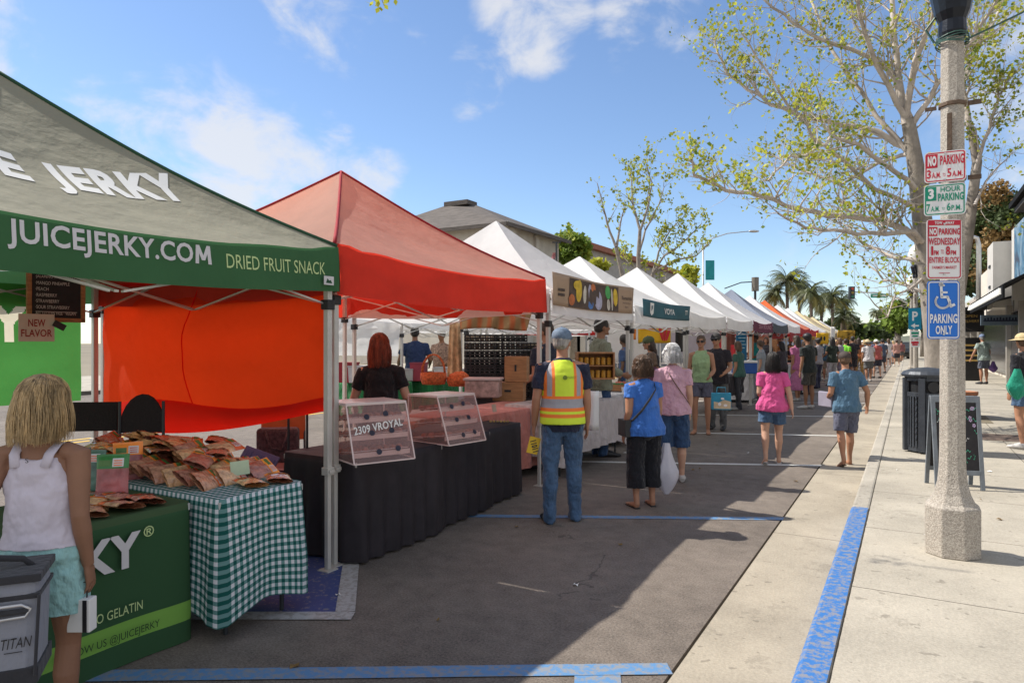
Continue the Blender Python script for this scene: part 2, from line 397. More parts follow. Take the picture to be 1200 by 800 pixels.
# building A (left, hip roof)
def bX(px, X): return XL(px, X)
XA = -24.0
YA0, YA1 = 40.2, 48.8
bA = thing('corner_building', 'cream stucco building with a dark grey shingle hip roof behind the red tent', 'building', (XA, YA0, 0))
LA = YA1-YA0; DA = 13.0
q = MB(); q.box((-DA/2, LA/2, 4.9), (DA, LA, 9.8)); q.box((.1, .6, 5.0), (.5,1.2,9.9)); q.box((.08, 4.6, 4.8), (.3,.4,9.5)); q.build('wall', stucco, bA)
q = MB()
e = .7; Z0 = 9.75; ZR = 12.5
v = [(-DA-e,-e,Z0),(e,-e,Z0),(e,LA+e,Z0),(-DA-e,LA+e,Z0),(-DA/2-1,3.9,ZR),(-DA/2+1,LA-3.9,ZR)]
b = len(q.v); q.v += [Vector(p) for p in v]
for f in ((0,1,4),(1,2,5,4),(2,3,5),(3,0,4,5),(3,2,1,0)): q.face(*f)
q.box((e+.03, LA/2, Z0-.12), (.12, LA+2*e, .26)); q.box((-DA/2, -e-.03, Z0-.12), (DA+2*e, .12, .26)); q.box((-DA/2, LA/2, ZR+.02),(2.2,1.4,.35))
rf = q.build('roof', shing, bA)
for k in range(2):
    f = MB(); y = 2.6+k*3.6; f.box((.04, y, 6.2), (.08, 1.5, 1.7)); fo = f.build('window', white_metal, bA)
    g = MB(); g.box((.09, y-.36, 6.2), (.03, .62, 1.5)); g.box((.09, y+.36, 6.2), (.03, .62, 1.5)); g.build('pane', glass, fo)
# building B with terracotta coping
YB0 = 56.2; YB1 = 90
bB = thing('low_building', 'long grey stucco building with a terracotta coping behind the white tents', 'building', (XA-1.5, YB0, 0))
q = MB(); q.box((-6, (YB1-YB0)/2, 5.2), (12, YB1-YB0, 10.4)); q.box((-.1,.6,5.5),(1.2,1.2,11.4)); q.build('wall', stucco2, bB)
q = MB(); q.box((.05, (YB1-YB0)/2+.7, 10.55), (.9, YB1-YB0-1.4, .5)); q.build('coping', terra, bB)
for k in range(6):
    f = MB(); y = 3.0+k*4.0; f.box((.04, y, 5.4), (.08, 1.4, 1.6)); fo = f.build('window', white_metal, bB)
    g = MB(); g.box((.09, y, 5.4), (.03, 1.15, 1.35)); g.build('pane', glass, fo)
# more buildings down the far side
rr = random.Random(5)
names = ['tan flat roofed shop building beyond the palms', 'white two storey building far down the street', 'pale blue low building near the end of the street', 'brown roofed building furthest down the left side']
cols = [(.4,.33,.25),(.6,.58,.55),(.22,.3,.42),(.3,.22,.17)]
for i in range(4):
    y0 = 94+i*24; L = 21; h = [6.5,7.5,6.2,7][i]; x0 = [-24,-23,-19.5,-19][i]
    bb = thing('shop_building', names[i], 'building', (x0, y0, 0))
    q = MB(); q.box((-6, L/2, h/2), (12, L, h)); q.build('wall', mat('far_wall_%d' % i, cols[i], .9, .12, 1), bb)
    q = MB(); q.box((-6, L/2, h+.15), (12.6, L+.6, .35)); q.build('roof', shing if i % 2 else terra, bb)
    for k in range(5):
        f = MB(); f.box((.04, 2.5+k*4, h*.68), (.08, 2, 1.4)); f.build('window', glass, bb)
# hills
hill = mat('hillside_scrub', (.12,.13,.09), .95, .4, .03, .3, .2)
q = MB()
def hf(u, v):
    x = -500+1000*u; y = 420+500*v
    return (x, y, -1+14*math.sin(math.pi*v)*(.5+.5*noise.noise(Vector((x*.006, y*.006, 1))))+3*math.sin(math.pi*v)*noise.noise(Vector((x*.04, y*.04, 3))))
q.grid(hf, 70, 30); struct('hills', q, hill, smooth=True)
# right-hand shops: facade plane X=XSH
shopA = thing('storefront_building', 'white parapet shop with a painted mural and dark awnings on the right', 'building', (XSH, 21, 0))
dark_wall = mat('dark_wall', (.055,.05,.045), .8, .3, 2)
mural = None
def mural_mat():
    m = bpy.data.materials.new('mural_paint'); m.use_nodes = True; t = m.node_tree; p = t.nodes['Principled BSDF']
    c = N(t, 'ShaderNodeTexCoord'); n = N(t, 'ShaderNodeTexNoise'); n.inputs['Scale'].default_value = .8; n.inputs['Detail'].default_value = 4; n.inputs['Distortion'].default_value = 2
    t.links.new(c.outputs['Object'], n.inputs['Vector']); r = N(t, 'ShaderNodeValToRGB'); r.color_ramp.elements[0].position = .35; r.color_ramp.elements[1].position = .7
    r.color_ramp.elements[0].color = (.03,.035,.06,1); r.color_ramp.elements[1].color = (.26,.32,.36,1); e = r.color_ramp.elements.new(.5); e.color = (.05,.15,.24,1)
    t.links.new(n.outputs[0], r.inputs[0]); t.links.new(r.outputs[0], p.inputs['Base Color']); return m
MUR = mural_mat()
white_st = mat('white_stucco', (.52,.50,.46), .9, .08, 1.5, .15, 20)
q = MB(); q.box((5, 5.2, 2.9), (10, 10.4, 5.8)); q.build('wall', white_st, shopA)
q = MB(); q.box((-.03, 4.6, 4.75), (.06, 9.1, 1.95)); q.build('mural', MUR, shopA)
for k in range(3): MB().box((-.05, 1.7+3.3*k, 1.45), (.1, 2.7, 2.5)).build('window', glass, shopA)
for k in range(4): MB().box((-.09, .15+3.35*k, 1.5), (.2,.28,3.0)).build('pilaster', mat('shop_pilaster', (.32,.3,.27), .8, .1), shopA)
q = MB()
q.poly([(0,0,3.75),(0,10.4,3.75),(-1.25,10.4,3.05),(-1.25,0,3.05)], .05, (.5,0,-.9)); q.box((-1.27,5.2,2.9),(.05,10.4,.32))
q.build('awning', mat('dark_awning', (.02,.021,.023), 1.0, .3, 4, spec=.05), shopA)
q = MB()
for k in range(22): MB().tube([(-1.31, .3+k*.46, 3.0), (-1.31, .3+k*.46, 2.84)], [.05,.09], 8).build('awning_lamp', mat('frosted_lamp', (.75,.74,.7), .4), shopA)
shopB = thing('shop_building', 'cream recessed shop with a plain dark awning beyond the mural shop', 'building', (XSH, 31.6, 0))
q = MB(); q.box((5.3, 8, 2.75), (10, 16, 5.5)); q.build('wall', mat('cream_shop_wall', (.62,.56,.48), .9, .1, 1.2), shopB)
q = MB(); q.box((.25, 8, 1.5), (.08, 14, 2.4)); q.build('window', glass, shopB)
q = MB(); q.box((-.1, 1.1, 4.2), (.9, 2.1, 2.5)); q.build('parapet_block', white_st, shopB)
q = MB(); q.box((-.57,1.1,4.6),(.04,.5,.1)); q.box((-.57,1.1,3.8),(.04,.5,.1)); q.build('wall_vent', blackp, shopB)
q = MB(); q.poly([(.2,-.1,3.35),(.2,13,3.35),(-1.6,13,2.85),(-1.6,-.1,2.85)], .08, (.3,0,-.95)); q.box((-1.6,6.5,2.75),(.06,13,.3)); q.build('awning', MATS['dark_awning'], shopB)
for k in range(4): MB().box((-1.0+.05*k, 2.5+3.2*k, 1.4), (.22,.22,2.9)).build('post', mat('post_stone', (.35,.32,.28), .9, .2, 6), shopB)
# further right-hand buildings
for i, (y0, L, h, c, lb) in enumerate([(48.2,15,4.6,(.42,.36,.3),'tan shop seen between the pole and the mural shop'),(64,22,5.2,(.5,.48,.44),'pale shop further down on the right side'),(88,40,5,(.33,.3,.27),'grey brown block at the far right end of the street')]):
    bb = thing('shop_building', lb, 'building', (XSH+.6+i*.5, y0, 0))
    q = MB(); q.box((6, L/2, h/2), (12, L, h)); q.build('wall', mat('right_wall_%d' % i, c, .9, .12, 1), bb)
    q = MB(); q.box((-.6, L/2, 2.9), (1.2, L-1, .14)); q.build('awning', MATS['dark_awning'], bb)
    for k in range(int(L/4)): MB().box((-.03, 2+k*4, 1.5), (.1, 3, 2.2)).build('window', glass, bb)
# projecting dark canopy of the nearest shop, cut by the right frame edge
cnp = thing('shop_canopy', 'black overhanging canopy corner at the right edge above the mural', 'canopy', (*A(1182, 17.5), 0))
q = MB(); q.poly([(0,0,5.15),(4.6,0,6.3),(4.6,-8,6.3),(0,-8,5.15)][::-1], .12, (0,0,1)); q.build('roof_panel', MATS['dark_awning'], cnp)
q = MB(); q.box((2.3,-4,4.95),(4.4,7.6,.12)); q.box((.2,-.2,5.05),(.1,.1,.3)); q.build('soffit', dark_wall, cnp)
shopC = thing('storefront_building', 'near shop front just outside the right edge carrying the black canopy', 'building', (XSH+1.6, 8, 0))
q = MB(); q.box((4.5, 5.5, 3.1), (9, 12.6, 6.2)); q.build('wall', white_st, shopC)
q = MB(); q.box((-.03, 3, 1.5), (.08, 4, 2.4)); q.box((-.03, 8.5, 1.5), (.08, 4, 2.4)); q.build('window', glass, shopC)
# hanging sign
sx_, sy_ = A(1172, 23.5)
hs = thing('hanging_sign', 'grey blue hanging sign board with dark lettering under the awning', 'sign', (sx_, sy_, 0), R(12))
zt, zb = ZOF(369, 23.5), ZOF(381, 23.5)
q = MB(); q.box((0,0,(zt+zb)/2), (1.15,.05,zt-zb)); q.build('board', mat('sign_greyblue', (.12,.16,.2), .6), hs)
q = MB(); q.box((0,-.028,(zt+zb)/2-.02), (1.0,.006,.05)); 
for k in range(11): q.box((-.45+.09*k,-.029,(zt+zb)/2+.04), (.055,.006,.07+.03*(k % 3)))
q.build('lettering', mat('sign_darkblue', (.01,.015,.04), .6), hs)
q = MB(); q.tube([(-.4,0,zt),(-.4,0,zt+.5)], .012, 6); q.tube([(.4,0,zt),(.4,0,zt+.5)], .012, 6); q.build('bracket', blackp, hs)
sx_, sy_ = A(1137, 27)
ws = thing('shop_sign', 'black sandwich board with gold lettering against the shop front', 'sign', (sx_, sy_, .12), R(14))
q = MB(); q.box((0,0,.85), (.7,.05,1.7)); q.box((0,0,2.35),(.95,.05,.85)); q.build('board', blackp, ws)
q = MB(); q.text('OPEN', .45, .1, plane_fn((-.22,-.03,2.5),(1,0,0),(0,0,1))); q.text('DELIVERY', .6, .1, plane_fn((-.3,-.03,2.3),(1,0,0),(0,0,1)))
for k in range(4): q.box((0,-.03,1.4-.2*k),(.5,.006,.07))
q.build('lettering', mat('gold_paint', (.6,.4,.12), .5), ws)
# ================= MARKET TENTS
def canopy_mat(name, col, tl=.3, var=.07, stretch=None, bump=.5):
    return mat(name, col, .8, var+.02, 2, bump, 5, tl=tl, spec=.15, sheen=.1, stretch=stretch, bd=.028)
legm = mat('tent_leg_metal', (.55,.53,.49), .45, .08, metal=.25)
def lerp(a, b, t): return Vector(a)*(1-t)+Vector(b)*t
def tent(label, X0, Y0, Y1, roof, val, trim=None, zt=2.26, zb=1.96, zp=3.32, D=3.03, group='market tents along the kerb side row', truss=True, n=14, panels=None, sag=.07, foot=True, valn=24):
    L = Y1-Y0
    t = thing('market_tent', label, 'tent', (X0, Y0, 0), 0, group)
    cs = [(0,0),(0,L),(-D,L),(-D,0)]; pk = Vector((-D/2, L/2, zp))
    def surf(k, u, v):
        a = cs[k]; b = cs[(k+1) % 4]
        e = lerp((*a, zt), (*b, zt), u); e.z -= sag*math.sin(math.pi*u)
        p = lerp(e, pk, v); p.z -= .085*math.sin(math.pi*v)*(1-.25*v)
        p.z -= .05*math.sin(math.pi*u)*math.sin(math.pi*v)
        fold = .014*math.sin(u*34+k+5*noise.noise(Vector((u*3, v*2, k))))*(abs(u-.5)*2)**2*max(0, 1-v*1.7)
        p.z += fold + .02*noise.noise(Vector((u*4+Y0, v*4, k)))*math.sin(math.pi*v)*math.sin(math.pi*u)
        return p
    t_surf = surf
    q = MB(); pm = panels or [roof]*4; mats = []
    for k in range(4):
        if pm[k] not in mats: mats.append(pm[k])
        q.m = mats.index(pm[k]); q.grid(lambda u, v, k=k: surf(k, u, v*.995), n*2, n)
    q.build('canopy', mats, t, smooth=True)
    for k in range(4):
        a = cs[k]; b = cs[(k+1) % 4]; nrm = Vector((b[1]-a[1], a[0]-b[0], 0)).normalized()
        q = MB()
        def vf(u, v, k=k, nrm=nrm):
            p = surf(k, u, 0); bz = zb - sag*.55*math.sin(math.pi*u)
            z = p.z + (bz-p.z)*v
            o = .012 + .022*v*noise.noise(Vector((u*7+k*3+Y0, v*.7, 2))) + .02*v
            return Vector((p.x, p.y, z)) + nrm*o
        q.grid(vf, valn, 5); q.build('valance', val[k] if isinstance(val, list) else val, t, smooth=True)
    if trim:
        q = MB()
        for k in range(4): q.tube([surf(k, 0, v/12)+Vector((0,0,.004)) for v in range(13)], .014, 6)
        q.build('piping', trim, t, smooth=True)
    for (x, y) in cs:
        ix = -.045 if x == 0 else .045; iy = .045 if y == 0 else -.045
        q = MB(); q.box((x+ix, y+iy, (zt-.06+.70)/2), (.044,.044,zt-.06-.70)); q.box((x+ix, y+iy, .36), (.034,.034,.70))
        lg = q.build('leg', legm, t, bev=.004)
        q = MB(); q.box((x+ix, y+iy, .70), (.062,.062,.055)); q.box((x+ix+.03, y+iy, .70), (.03,.05,.025)); q.build('clamp', legm, lg, bev=.003)
        if foot: q = MB(); q.box((x+ix, y+iy, .006), (.10,.10,.008)); q.build('foot', legm, lg)
        q = MB(); q.box((x+ix, y+iy, zt-.40), (.07,.07,.07)); q.build('bracket', blackp, lg, bev=.005)
    if truss:
        q = MB()
        for k in range(4):
            a = Vector((*cs[k], 0)); b = Vector((*cs[(k+1) % 4], 0)); c = pk.copy(); c.z = 0
            inn = (c-(a+b)/2).normalized()*.05; a = a+inn; b = b+inn
            zh, zl = zt-.08, zt-.40
            for s in range(2):
                p = a+(b-a)*(s/2+.01); r = a+(b-a)*((s+1)/2-.01)
                q.bar(p+Vector((0,0,zl)), r+Vector((0,0,zh)), .024, .012); q.bar(p+inn*.3+Vector((0,0,zh)), r+inn*.3+Vector((0,0,zl)), .024, .012)
            mid = (a+b)/2
            q.bar(mid+Vector((0,0,zl)), c+Vector((0,0,zl+.35)), .024, .012); q.bar(mid+Vector((0,0,zh)), c+Vector((0,0,zh+.35)), .024, .012)
        q.bar((-D/2, L/2, zt-.1), (-D/2, L/2, zp-.06), .035)
        q.build('truss', alu, t)
    t['L'] = L
    return t, surf
roofG = canopy_mat('green_canopy_top', (.31,.295,.215), .2, .05, bump=.8); valG = canopy_mat('green_canopy_cloth', (.055,.155,.065), .25, .06)  # greyed top: fading plus the sheen of grazing sun, put into the colour
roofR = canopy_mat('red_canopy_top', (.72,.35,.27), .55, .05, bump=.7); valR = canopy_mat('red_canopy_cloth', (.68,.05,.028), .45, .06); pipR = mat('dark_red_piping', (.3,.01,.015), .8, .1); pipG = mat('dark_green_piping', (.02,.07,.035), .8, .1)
roofR2 = canopy_mat('red_canopy_side_sunlit', (.82,.54,.44), .7, .05, bump=.7)  # sunlit brightness of the side panels put into a paler, more translucent copy
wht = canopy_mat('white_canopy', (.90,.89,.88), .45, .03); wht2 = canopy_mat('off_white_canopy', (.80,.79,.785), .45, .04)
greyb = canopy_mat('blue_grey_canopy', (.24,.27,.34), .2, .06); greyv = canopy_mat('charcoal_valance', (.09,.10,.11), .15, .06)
mar = canopy_mat('maroon_cloth', (.17,.03,.06), .15, .06); orangeC = canopy_mat('orange_canopy', (.75,.16,.05), .3, .06); redv = canopy_mat('crimson_cloth', (.48,.03,.03), .25, .06)
cream = canopy_mat('cream_canopy', (.68,.58,.36), .3, .05); tan = canopy_mat('tan_canopy', (.42,.33,.2), .25, .06); yelc = canopy_mat('yellow_cloth', (.75,.45,.03), .3, .06); redw = canopy_mat('red_wall_cloth', (.55,.02,.02), .35, .05)
silver = mat('silver_print', (.62,.6,.6), .6, .04); lime_t = mat('lime_print', (.5,.62,.28), .6, .04); white_t = mat('white_print', (.75,.74,.70), .6, .03)
XF = -3.49
T0, s0 = tent('green dried fruit stall tent with silver lettering along its valance', XF, .50, 3.555, roofG, valG, pipG, zt=2.27, zb=1.965, zp=3.35, sag=.095)
# lettering on tent 0 (local y = world Y-.5)
q = MB()
def valf(a0, z0):
    def f(a, b):
        y = a0+a-.50; u = y/3.055; z = z0+b-.045*math.sin(math.pi*u)*.9
        pz = s0(0, u, 0).z; bz = 1.965-.095*.55*math.sin(math.pi*u); v = (z-pz)/(bz-pz)
        o = .012+.022*v*noise.noise(Vector((u*7+.50, v*.7, 2)))+.02*v
        return Vector((o+.004, y, z))
    return f
q.text('JUICEJERKY.CO', .915, .14, valf(1.50, 2.055), bold=.022, sub=3)
def mstroke(p0, p1, wd=.026):
    f_ = valf(1.50, 2.055); k = 5
    for i in range(k):
        a0 = p0[0]+(p1[0]-p0[0])*i/k; b0 = p0[1]+(p1[1]-p0[1])*i/k; a1 = p0[0]+(p1[0]-p0[0])*(i+1)/k; b1 = p0[1]+(p1[1]-p0[1])*(i+1)/k
        q.poly([f_(a0-wd/2, b0), f_(a0+wd/2, b0), f_(a1+wd/2, b1), f_(a1-wd/2, b1)])
for e_ in (((.938,.031),(.945,.137)),((.945,.137),(.979,.052)),((.979,.052),(1.013,.137)),((1.020,.031),(1.013,.137))): mstroke(*e_, wd=.022)
q.build('valance_lettering', silver, T0)
q = MB(); q.text('DRIED FRUIT SNACK', .79, .085, valf(2.63, 2.075), bold=.0, sub=3)
q.build('valance_lettering', lime_t, T0)
q = MB(); q.box((.045,2.93,2.03),(.004,.09,.06)); q.build('maker_patch', silver, T0)
q = MB(); q.poly([(.048,2.90,2.012),(.048,2.96,2.012),(.048,2.945,2.035),(.048,2.93,2.03),(.048,2.915,2.045)]); q.build('patch_mark', pipG, T0)
q = MB()
def roofw(y0, w_, v0, v1):
    def f(a, b):
        u = (y0+a-.50)/3.055; v = v0+(v1-v0)*b
        # columns run up the slope
        uu = .5+(u-.5)/(1-v) if v < .9 else u
        p = s0(0, uu, v); return p+Vector((.002,0,.0035))
    return f
q.text('JUICE', .78, 1.0, roofw(1.07, .78, .27, .49), bold=.045, sub=4); q.text('JERKY', .80, 1.0, roofw(1.96, .78, .27, .49), bold=.045, sub=4)
q.build('roof_lettering', white_t, T0)
roofRb = canopy_mat('red_canopy_back_bright', (1.0,.36,.22), .8, .05, bump=.5)  # unseen back panel brightened to pass extra light onto the orange wall
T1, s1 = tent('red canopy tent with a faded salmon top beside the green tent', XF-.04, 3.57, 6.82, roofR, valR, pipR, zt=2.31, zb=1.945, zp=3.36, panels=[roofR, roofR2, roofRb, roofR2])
TW = [('white tent with the tan picture banner on its front valance', 6.87, 9.50, wht2, wht2, None, 3.32, 2.22),
 ('white tent with the teal banner under its front edge', 9.58, 12.42, wht, wht2, None, 3.13, 2.18),
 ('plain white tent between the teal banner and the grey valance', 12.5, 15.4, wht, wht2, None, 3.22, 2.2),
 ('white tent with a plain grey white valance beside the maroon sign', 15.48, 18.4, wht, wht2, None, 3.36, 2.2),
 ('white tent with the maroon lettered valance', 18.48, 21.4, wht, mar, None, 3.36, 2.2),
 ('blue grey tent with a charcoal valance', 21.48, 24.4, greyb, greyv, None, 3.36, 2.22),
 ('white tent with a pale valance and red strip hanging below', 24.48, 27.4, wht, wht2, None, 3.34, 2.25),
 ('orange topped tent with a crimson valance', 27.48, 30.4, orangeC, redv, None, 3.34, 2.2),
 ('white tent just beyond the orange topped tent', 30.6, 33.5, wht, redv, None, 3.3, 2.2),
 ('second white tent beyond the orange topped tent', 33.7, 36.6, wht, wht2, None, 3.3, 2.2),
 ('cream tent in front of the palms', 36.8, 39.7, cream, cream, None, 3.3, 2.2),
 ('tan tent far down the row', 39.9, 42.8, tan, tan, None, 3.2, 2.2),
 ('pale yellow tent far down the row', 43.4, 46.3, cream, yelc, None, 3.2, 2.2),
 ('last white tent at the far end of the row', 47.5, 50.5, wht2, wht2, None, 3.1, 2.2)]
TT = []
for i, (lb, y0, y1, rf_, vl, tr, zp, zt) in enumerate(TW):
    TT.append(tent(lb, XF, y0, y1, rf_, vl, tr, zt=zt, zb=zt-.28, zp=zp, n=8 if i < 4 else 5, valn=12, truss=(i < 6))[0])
# second row behind, facing the far side
for i, (y0, rf_, lb) in enumerate([(10.4, wht, 'white tent of the back row seen under the red tent'), (13.5, wht2, 'second white tent of the back row'), (16.6, wht, 'third white tent of the back row'), (20.0, redv, 'red tent of the back row'), (23.2, wht, 'white tent of the back row next to the red one'), (26.5, greyb, 'blue grey tent of the back row'), (30, yelc, 'yellow tent of the back row'), (34, wht, 'far white tent of the back row')]):
    tent(lb, -8.5, y0, y0+2.95, rf_, rf_, None, zt=2.15, zb=1.92, zp=3.0, n=5, valn=8, group='back row of market tents', truss=(i < 2), foot=False)
# ---- half walls
wall_or = canopy_mat('orange_wall_cloth', (1.0,.09,.015), .75, .05, bump=.5); hem_r = canopy_mat('red_hem_cloth', (1.0,.03,.012), .75, .04)
def wallthing(name, label, cat, m, fn, nu=40, nv=20, hem=None, hemfn=None, group=None):
    t = thing(name, label, cat, (0,0,0), 0, group)
    q = MB(); q.grid(fn, nu, nv); q.build('cloth_panel', m, t, smooth=True)
    if hemfn: q = MB(); q.grid(hemfn, nu, 6); q.build('rolled_hem', hem, t, smooth=True)
    return t
def orf(u, v):          # u: 0 front .. 1 back, v: 0 top .. 1 seam
    x = XF-.10-2.85*u; zt = 2.10; zb = 1.20-.22*u-.06*math.sin(math.pi*u*2)
    z = zt+(zb-zt)*v
    b = .10*math.sin(math.pi*u)*math.sin(math.pi*v*.8)+.03*noise.noise(Vector((u*5, v*4, 1)))*math.sin(math.pi*min(1,v*1.2))+.012*math.sin((u+v*.6)*40)*max(0,(.25-u))*4*v
    return (x, 3.57-b, z)
def orh(u, v):
    x, y, z = orf(u, 1); zb = 1.10-.29*u-.10*math.sin(math.pi*u)
    return (x, y-.015-.05*math.sin(math.pi*v)+.02*noise.noise(Vector((u*12, v, 4))), z+.02+(zb-z)*v)
ow = wallthing('tent_side_wall', 'glowing orange red side wall cloth of the red tent', 'tent wall', wall_or, orf, hem=hem_r, hemfn=orh)
q = MB()
q.tube([Vector(orf(.50+.04*math.sin(v*3), v))+Vector((0,-.006,0)) for v in [k/14 for k in range(15)]], .005, 5)
q.build('seam_cord', hem_r, ow)
q = MB(); q.tube([Vector((XF-.08-2.9*k/8, 3.56, 2.12)) for k in range(9)], .018, 6)
q.build('top_rail', hem_r, ow)
wall_gr = canopy_mat('bright_green_wall_cloth', (.075,.29,.065), .42, .05)
def grf(u, v): return (-6.50+.03*noise.noise(Vector((u*6, v*3, 7)))+.05*math.sin(math.pi*v)*math.sin(math.pi*u), .55+2.85*u, 2.10-1.02*v)
gw = wallthing('tent_back_wall', 'bright green back wall cloth with cream letters', 'tent wall', wall_gr, grf)
q = MB()
def gt(a, b): 
    y = a; z = b; p = Vector(grf((y-.55)/2.85, (2.10-z)/1.02)); return p+Vector((.012,0,0))
# letter Y spans px 0..30
yA = XL(-2, -6.5); yB = XL(31, -6.5); zT = ZOF(358, DEPTH(-6.5, yA)); zB = ZOF(412, DEPTH(-6.5, yA))
wl = (yB-yA)
NU, NV = 285, 102; hit = set(); vs_, fs_ = text_mesh('JUICE JERKY', .06)
mx0, mx1 = min(v[0] for v in vs_), max(v[0] for v in vs_); my0, my1 = min(v[1] for v in vs_), max(v[1] for v in vs_)
PT = [((yB-wl*9.8+(v[0]-mx0)/(mx1-mx0)*wl*9.8-.55)/2.85*NU, (2.10-zB-(v[1]-my0)/(my1-my0)*(zT-zB))/1.02*NV) for v in vs_]
for f_ in fs_:
    for k in range(1, len(f_)-1):
        a, b, c = PT[f_[0]], PT[f_[k]], PT[f_[k+1]]
        for i in range(int(min(a[0],b[0],c[0]))-1, int(max(a[0],b[0],c[0]))+2):
            for j in range(int(min(a[1],b[1],c[1]))-1, int(max(a[1],b[1],c[1]))+2):
                x, y = i+.5, j+.5; s_ = [(q1[0]-p1[0])*(y-p1[1])-(q1[1]-p1[1])*(x-p1[0]) for p1, q1 in ((a,b),(b,c),(c,a))]
                if min(s_) >= 0 or max(s_) <= 0: hit.add((i, j))
# the face of the wall turns to +X, so letters run along +Y
q.grid(grf, NU, NV); q.mi = [1 if (k % NU, k//NU) in hit else 0 for k in range(NU*NV)]
bpy.data.objects.remove(gw.children[0])
q.build('cloth_panel', [wall_gr, canopy_mat('cream_print', (.88,.84,.66), .45, .03)], gw, smooth=True)      # letters printed in the cloth
# leg of green tent hides the joint; binder clips
# ---- chalk menu board hung from the green tent's back rail
zc = DEPTH(-6.2, XL(66, -6.2)); kx, ky = -6.2, XL(66, -6.2)
mb_ = thing('menu_board', 'wood framed chalkboard listing flavours hung above the new flavor card', 'sign', (kx, ky, 0), R(90-8))
def ZZ(py): return ZOF(py, zc)
wmb = 64/FPX*zc/1.08; zt_, zb_ = ZZ(309), ZZ(377)
chalkb = mat('chalkboard', (.02,.018,.02), .7, .3, 12); chalkw = mat('chalk_white', (.6,.58,.55), .9, .1)
q = MB(); q.box((0,0,(zt_+zb_)/2), (wmb-.06,.015,zt_-zb_-.06)); q.build('slate', chalkb, mb_)
q = MB(); q.box((0,-.005,zt_-.015),(wmb,.03,.035)); q.box((0,-.005,zb_+.015),(wmb,.03,.035)); q.box((-wmb/2+.015,-.005,(zt_+zb_)/2),(.035,.03,zt_-zb_)); q.box((wmb/2-.015,-.005,(zt_+zb_)/2),(.035,.03,zt_-zb_)); q.build('frame', wood, mb_, bev=.003)
q = MB(); hl = (zt_-zb_-.06)/8.6
for i, s in enumerate(['·HOT CHILI MANGO','·JALAPENO STRAWBERRY','·MANGO PINEAPPLE','·PEACH','·RASPBERRY','·STRAWBERRY','·SOUR STRAWBERRY','ALL GLUTEN FREE · VEGAN']):
    q.text(s, (wmb-.13)*min(1, len(s)/19.0), hl*.55, plane_fn((-wmb/2+.06,-.009,zt_-.045-hl*(i+.75)),(1,0,0),(0,0,1)))
q.box((0,-.009,zb_+.03+hl*1.05),(wmb-.12,.002,.004)); q.build('chalk_lettering', chalkw, mb_)
nf = thing('price_card', 'small beige card reading NEW FLAVOR clipped below the chalkboard', 'card', (-6.13, XL(43, -6.13), 0), R(90-8))
q = MB(); wn = 42/FPX*zc/1.2; a_, b_ = ZZ(369), ZZ(400); q.box((0,0,(a_+b_)/2),(wn,.006,a_-b_)); q.build('card', mat('card_beige', (.62,.52,.42), .8, .05), nf)
q = MB(); q.text('NEW', wn*.48, (a_-b_)*.27, plane_fn((-wn*.24,-.005,b_+(a_-b_)*.54),(1,0,0),(0,0,1)), bold=.02); q.text('FLAVOR', wn*.86, (a_-b_)*.27, plane_fn((-wn*.43,-.005,b_+(a_-b_)*.17),(1,0,0),(0,0,1)), bold=.02); q.build('lettering', mat('dark_red_print', (.3,.04,.03), .7), nf)
q = MB(); q.box((wn*.62,-.02,(a_+b_)/2+.02),(.09,.02,.05), Matrix.Rotation(.5,3,'Y')); q.build('clip', blackp, nf)
# ---------------- tablecloths
def gingham():
    m = bpy.data.materials.new('green_gingham'); m.use_nodes = True; t = m.node_tree; p = t.nodes['Principled BSDF']
    c = N(t, 'ShaderNodeUVMap'); c.uv_map = 'UVMap'; s = N(t, 'ShaderNodeSeparateXYZ'); t.links.new(c.outputs[0], s.inputs[0])
    P = .041
    a = M(t, 'LESS_THAN', M(t, 'FRACT', M(t, 'DIVIDE', s.outputs[0], P)), .5); b = M(t, 'LESS_THAN', M(t, 'FRACT', M(t, 'DIVIDE', s.outputs[1], P)), .5)
    v = M(t, 'MULTIPLY', M(t, 'ADD', a, b), .5)
    r = N(t, 'ShaderNodeValToRGB'); r.color_ramp.interpolation = 'CONSTANT'; e = r.color_ramp.elements
    e[0].position = 0; e[0].color = (.66,.66,.68,1); e[1].position = .25; e[1].color = (.13,.26,.25,1); x = e.new(.75); x.color = (.008,.085,.072,1)
    t.links.new(v, r.inputs[0]); t.links.new(r.outputs[0], p.inputs['Base Color']); p.inputs['Roughness'].default_value = .85; p.inputs['Specular IOR Level'].default_value = .2
    return m
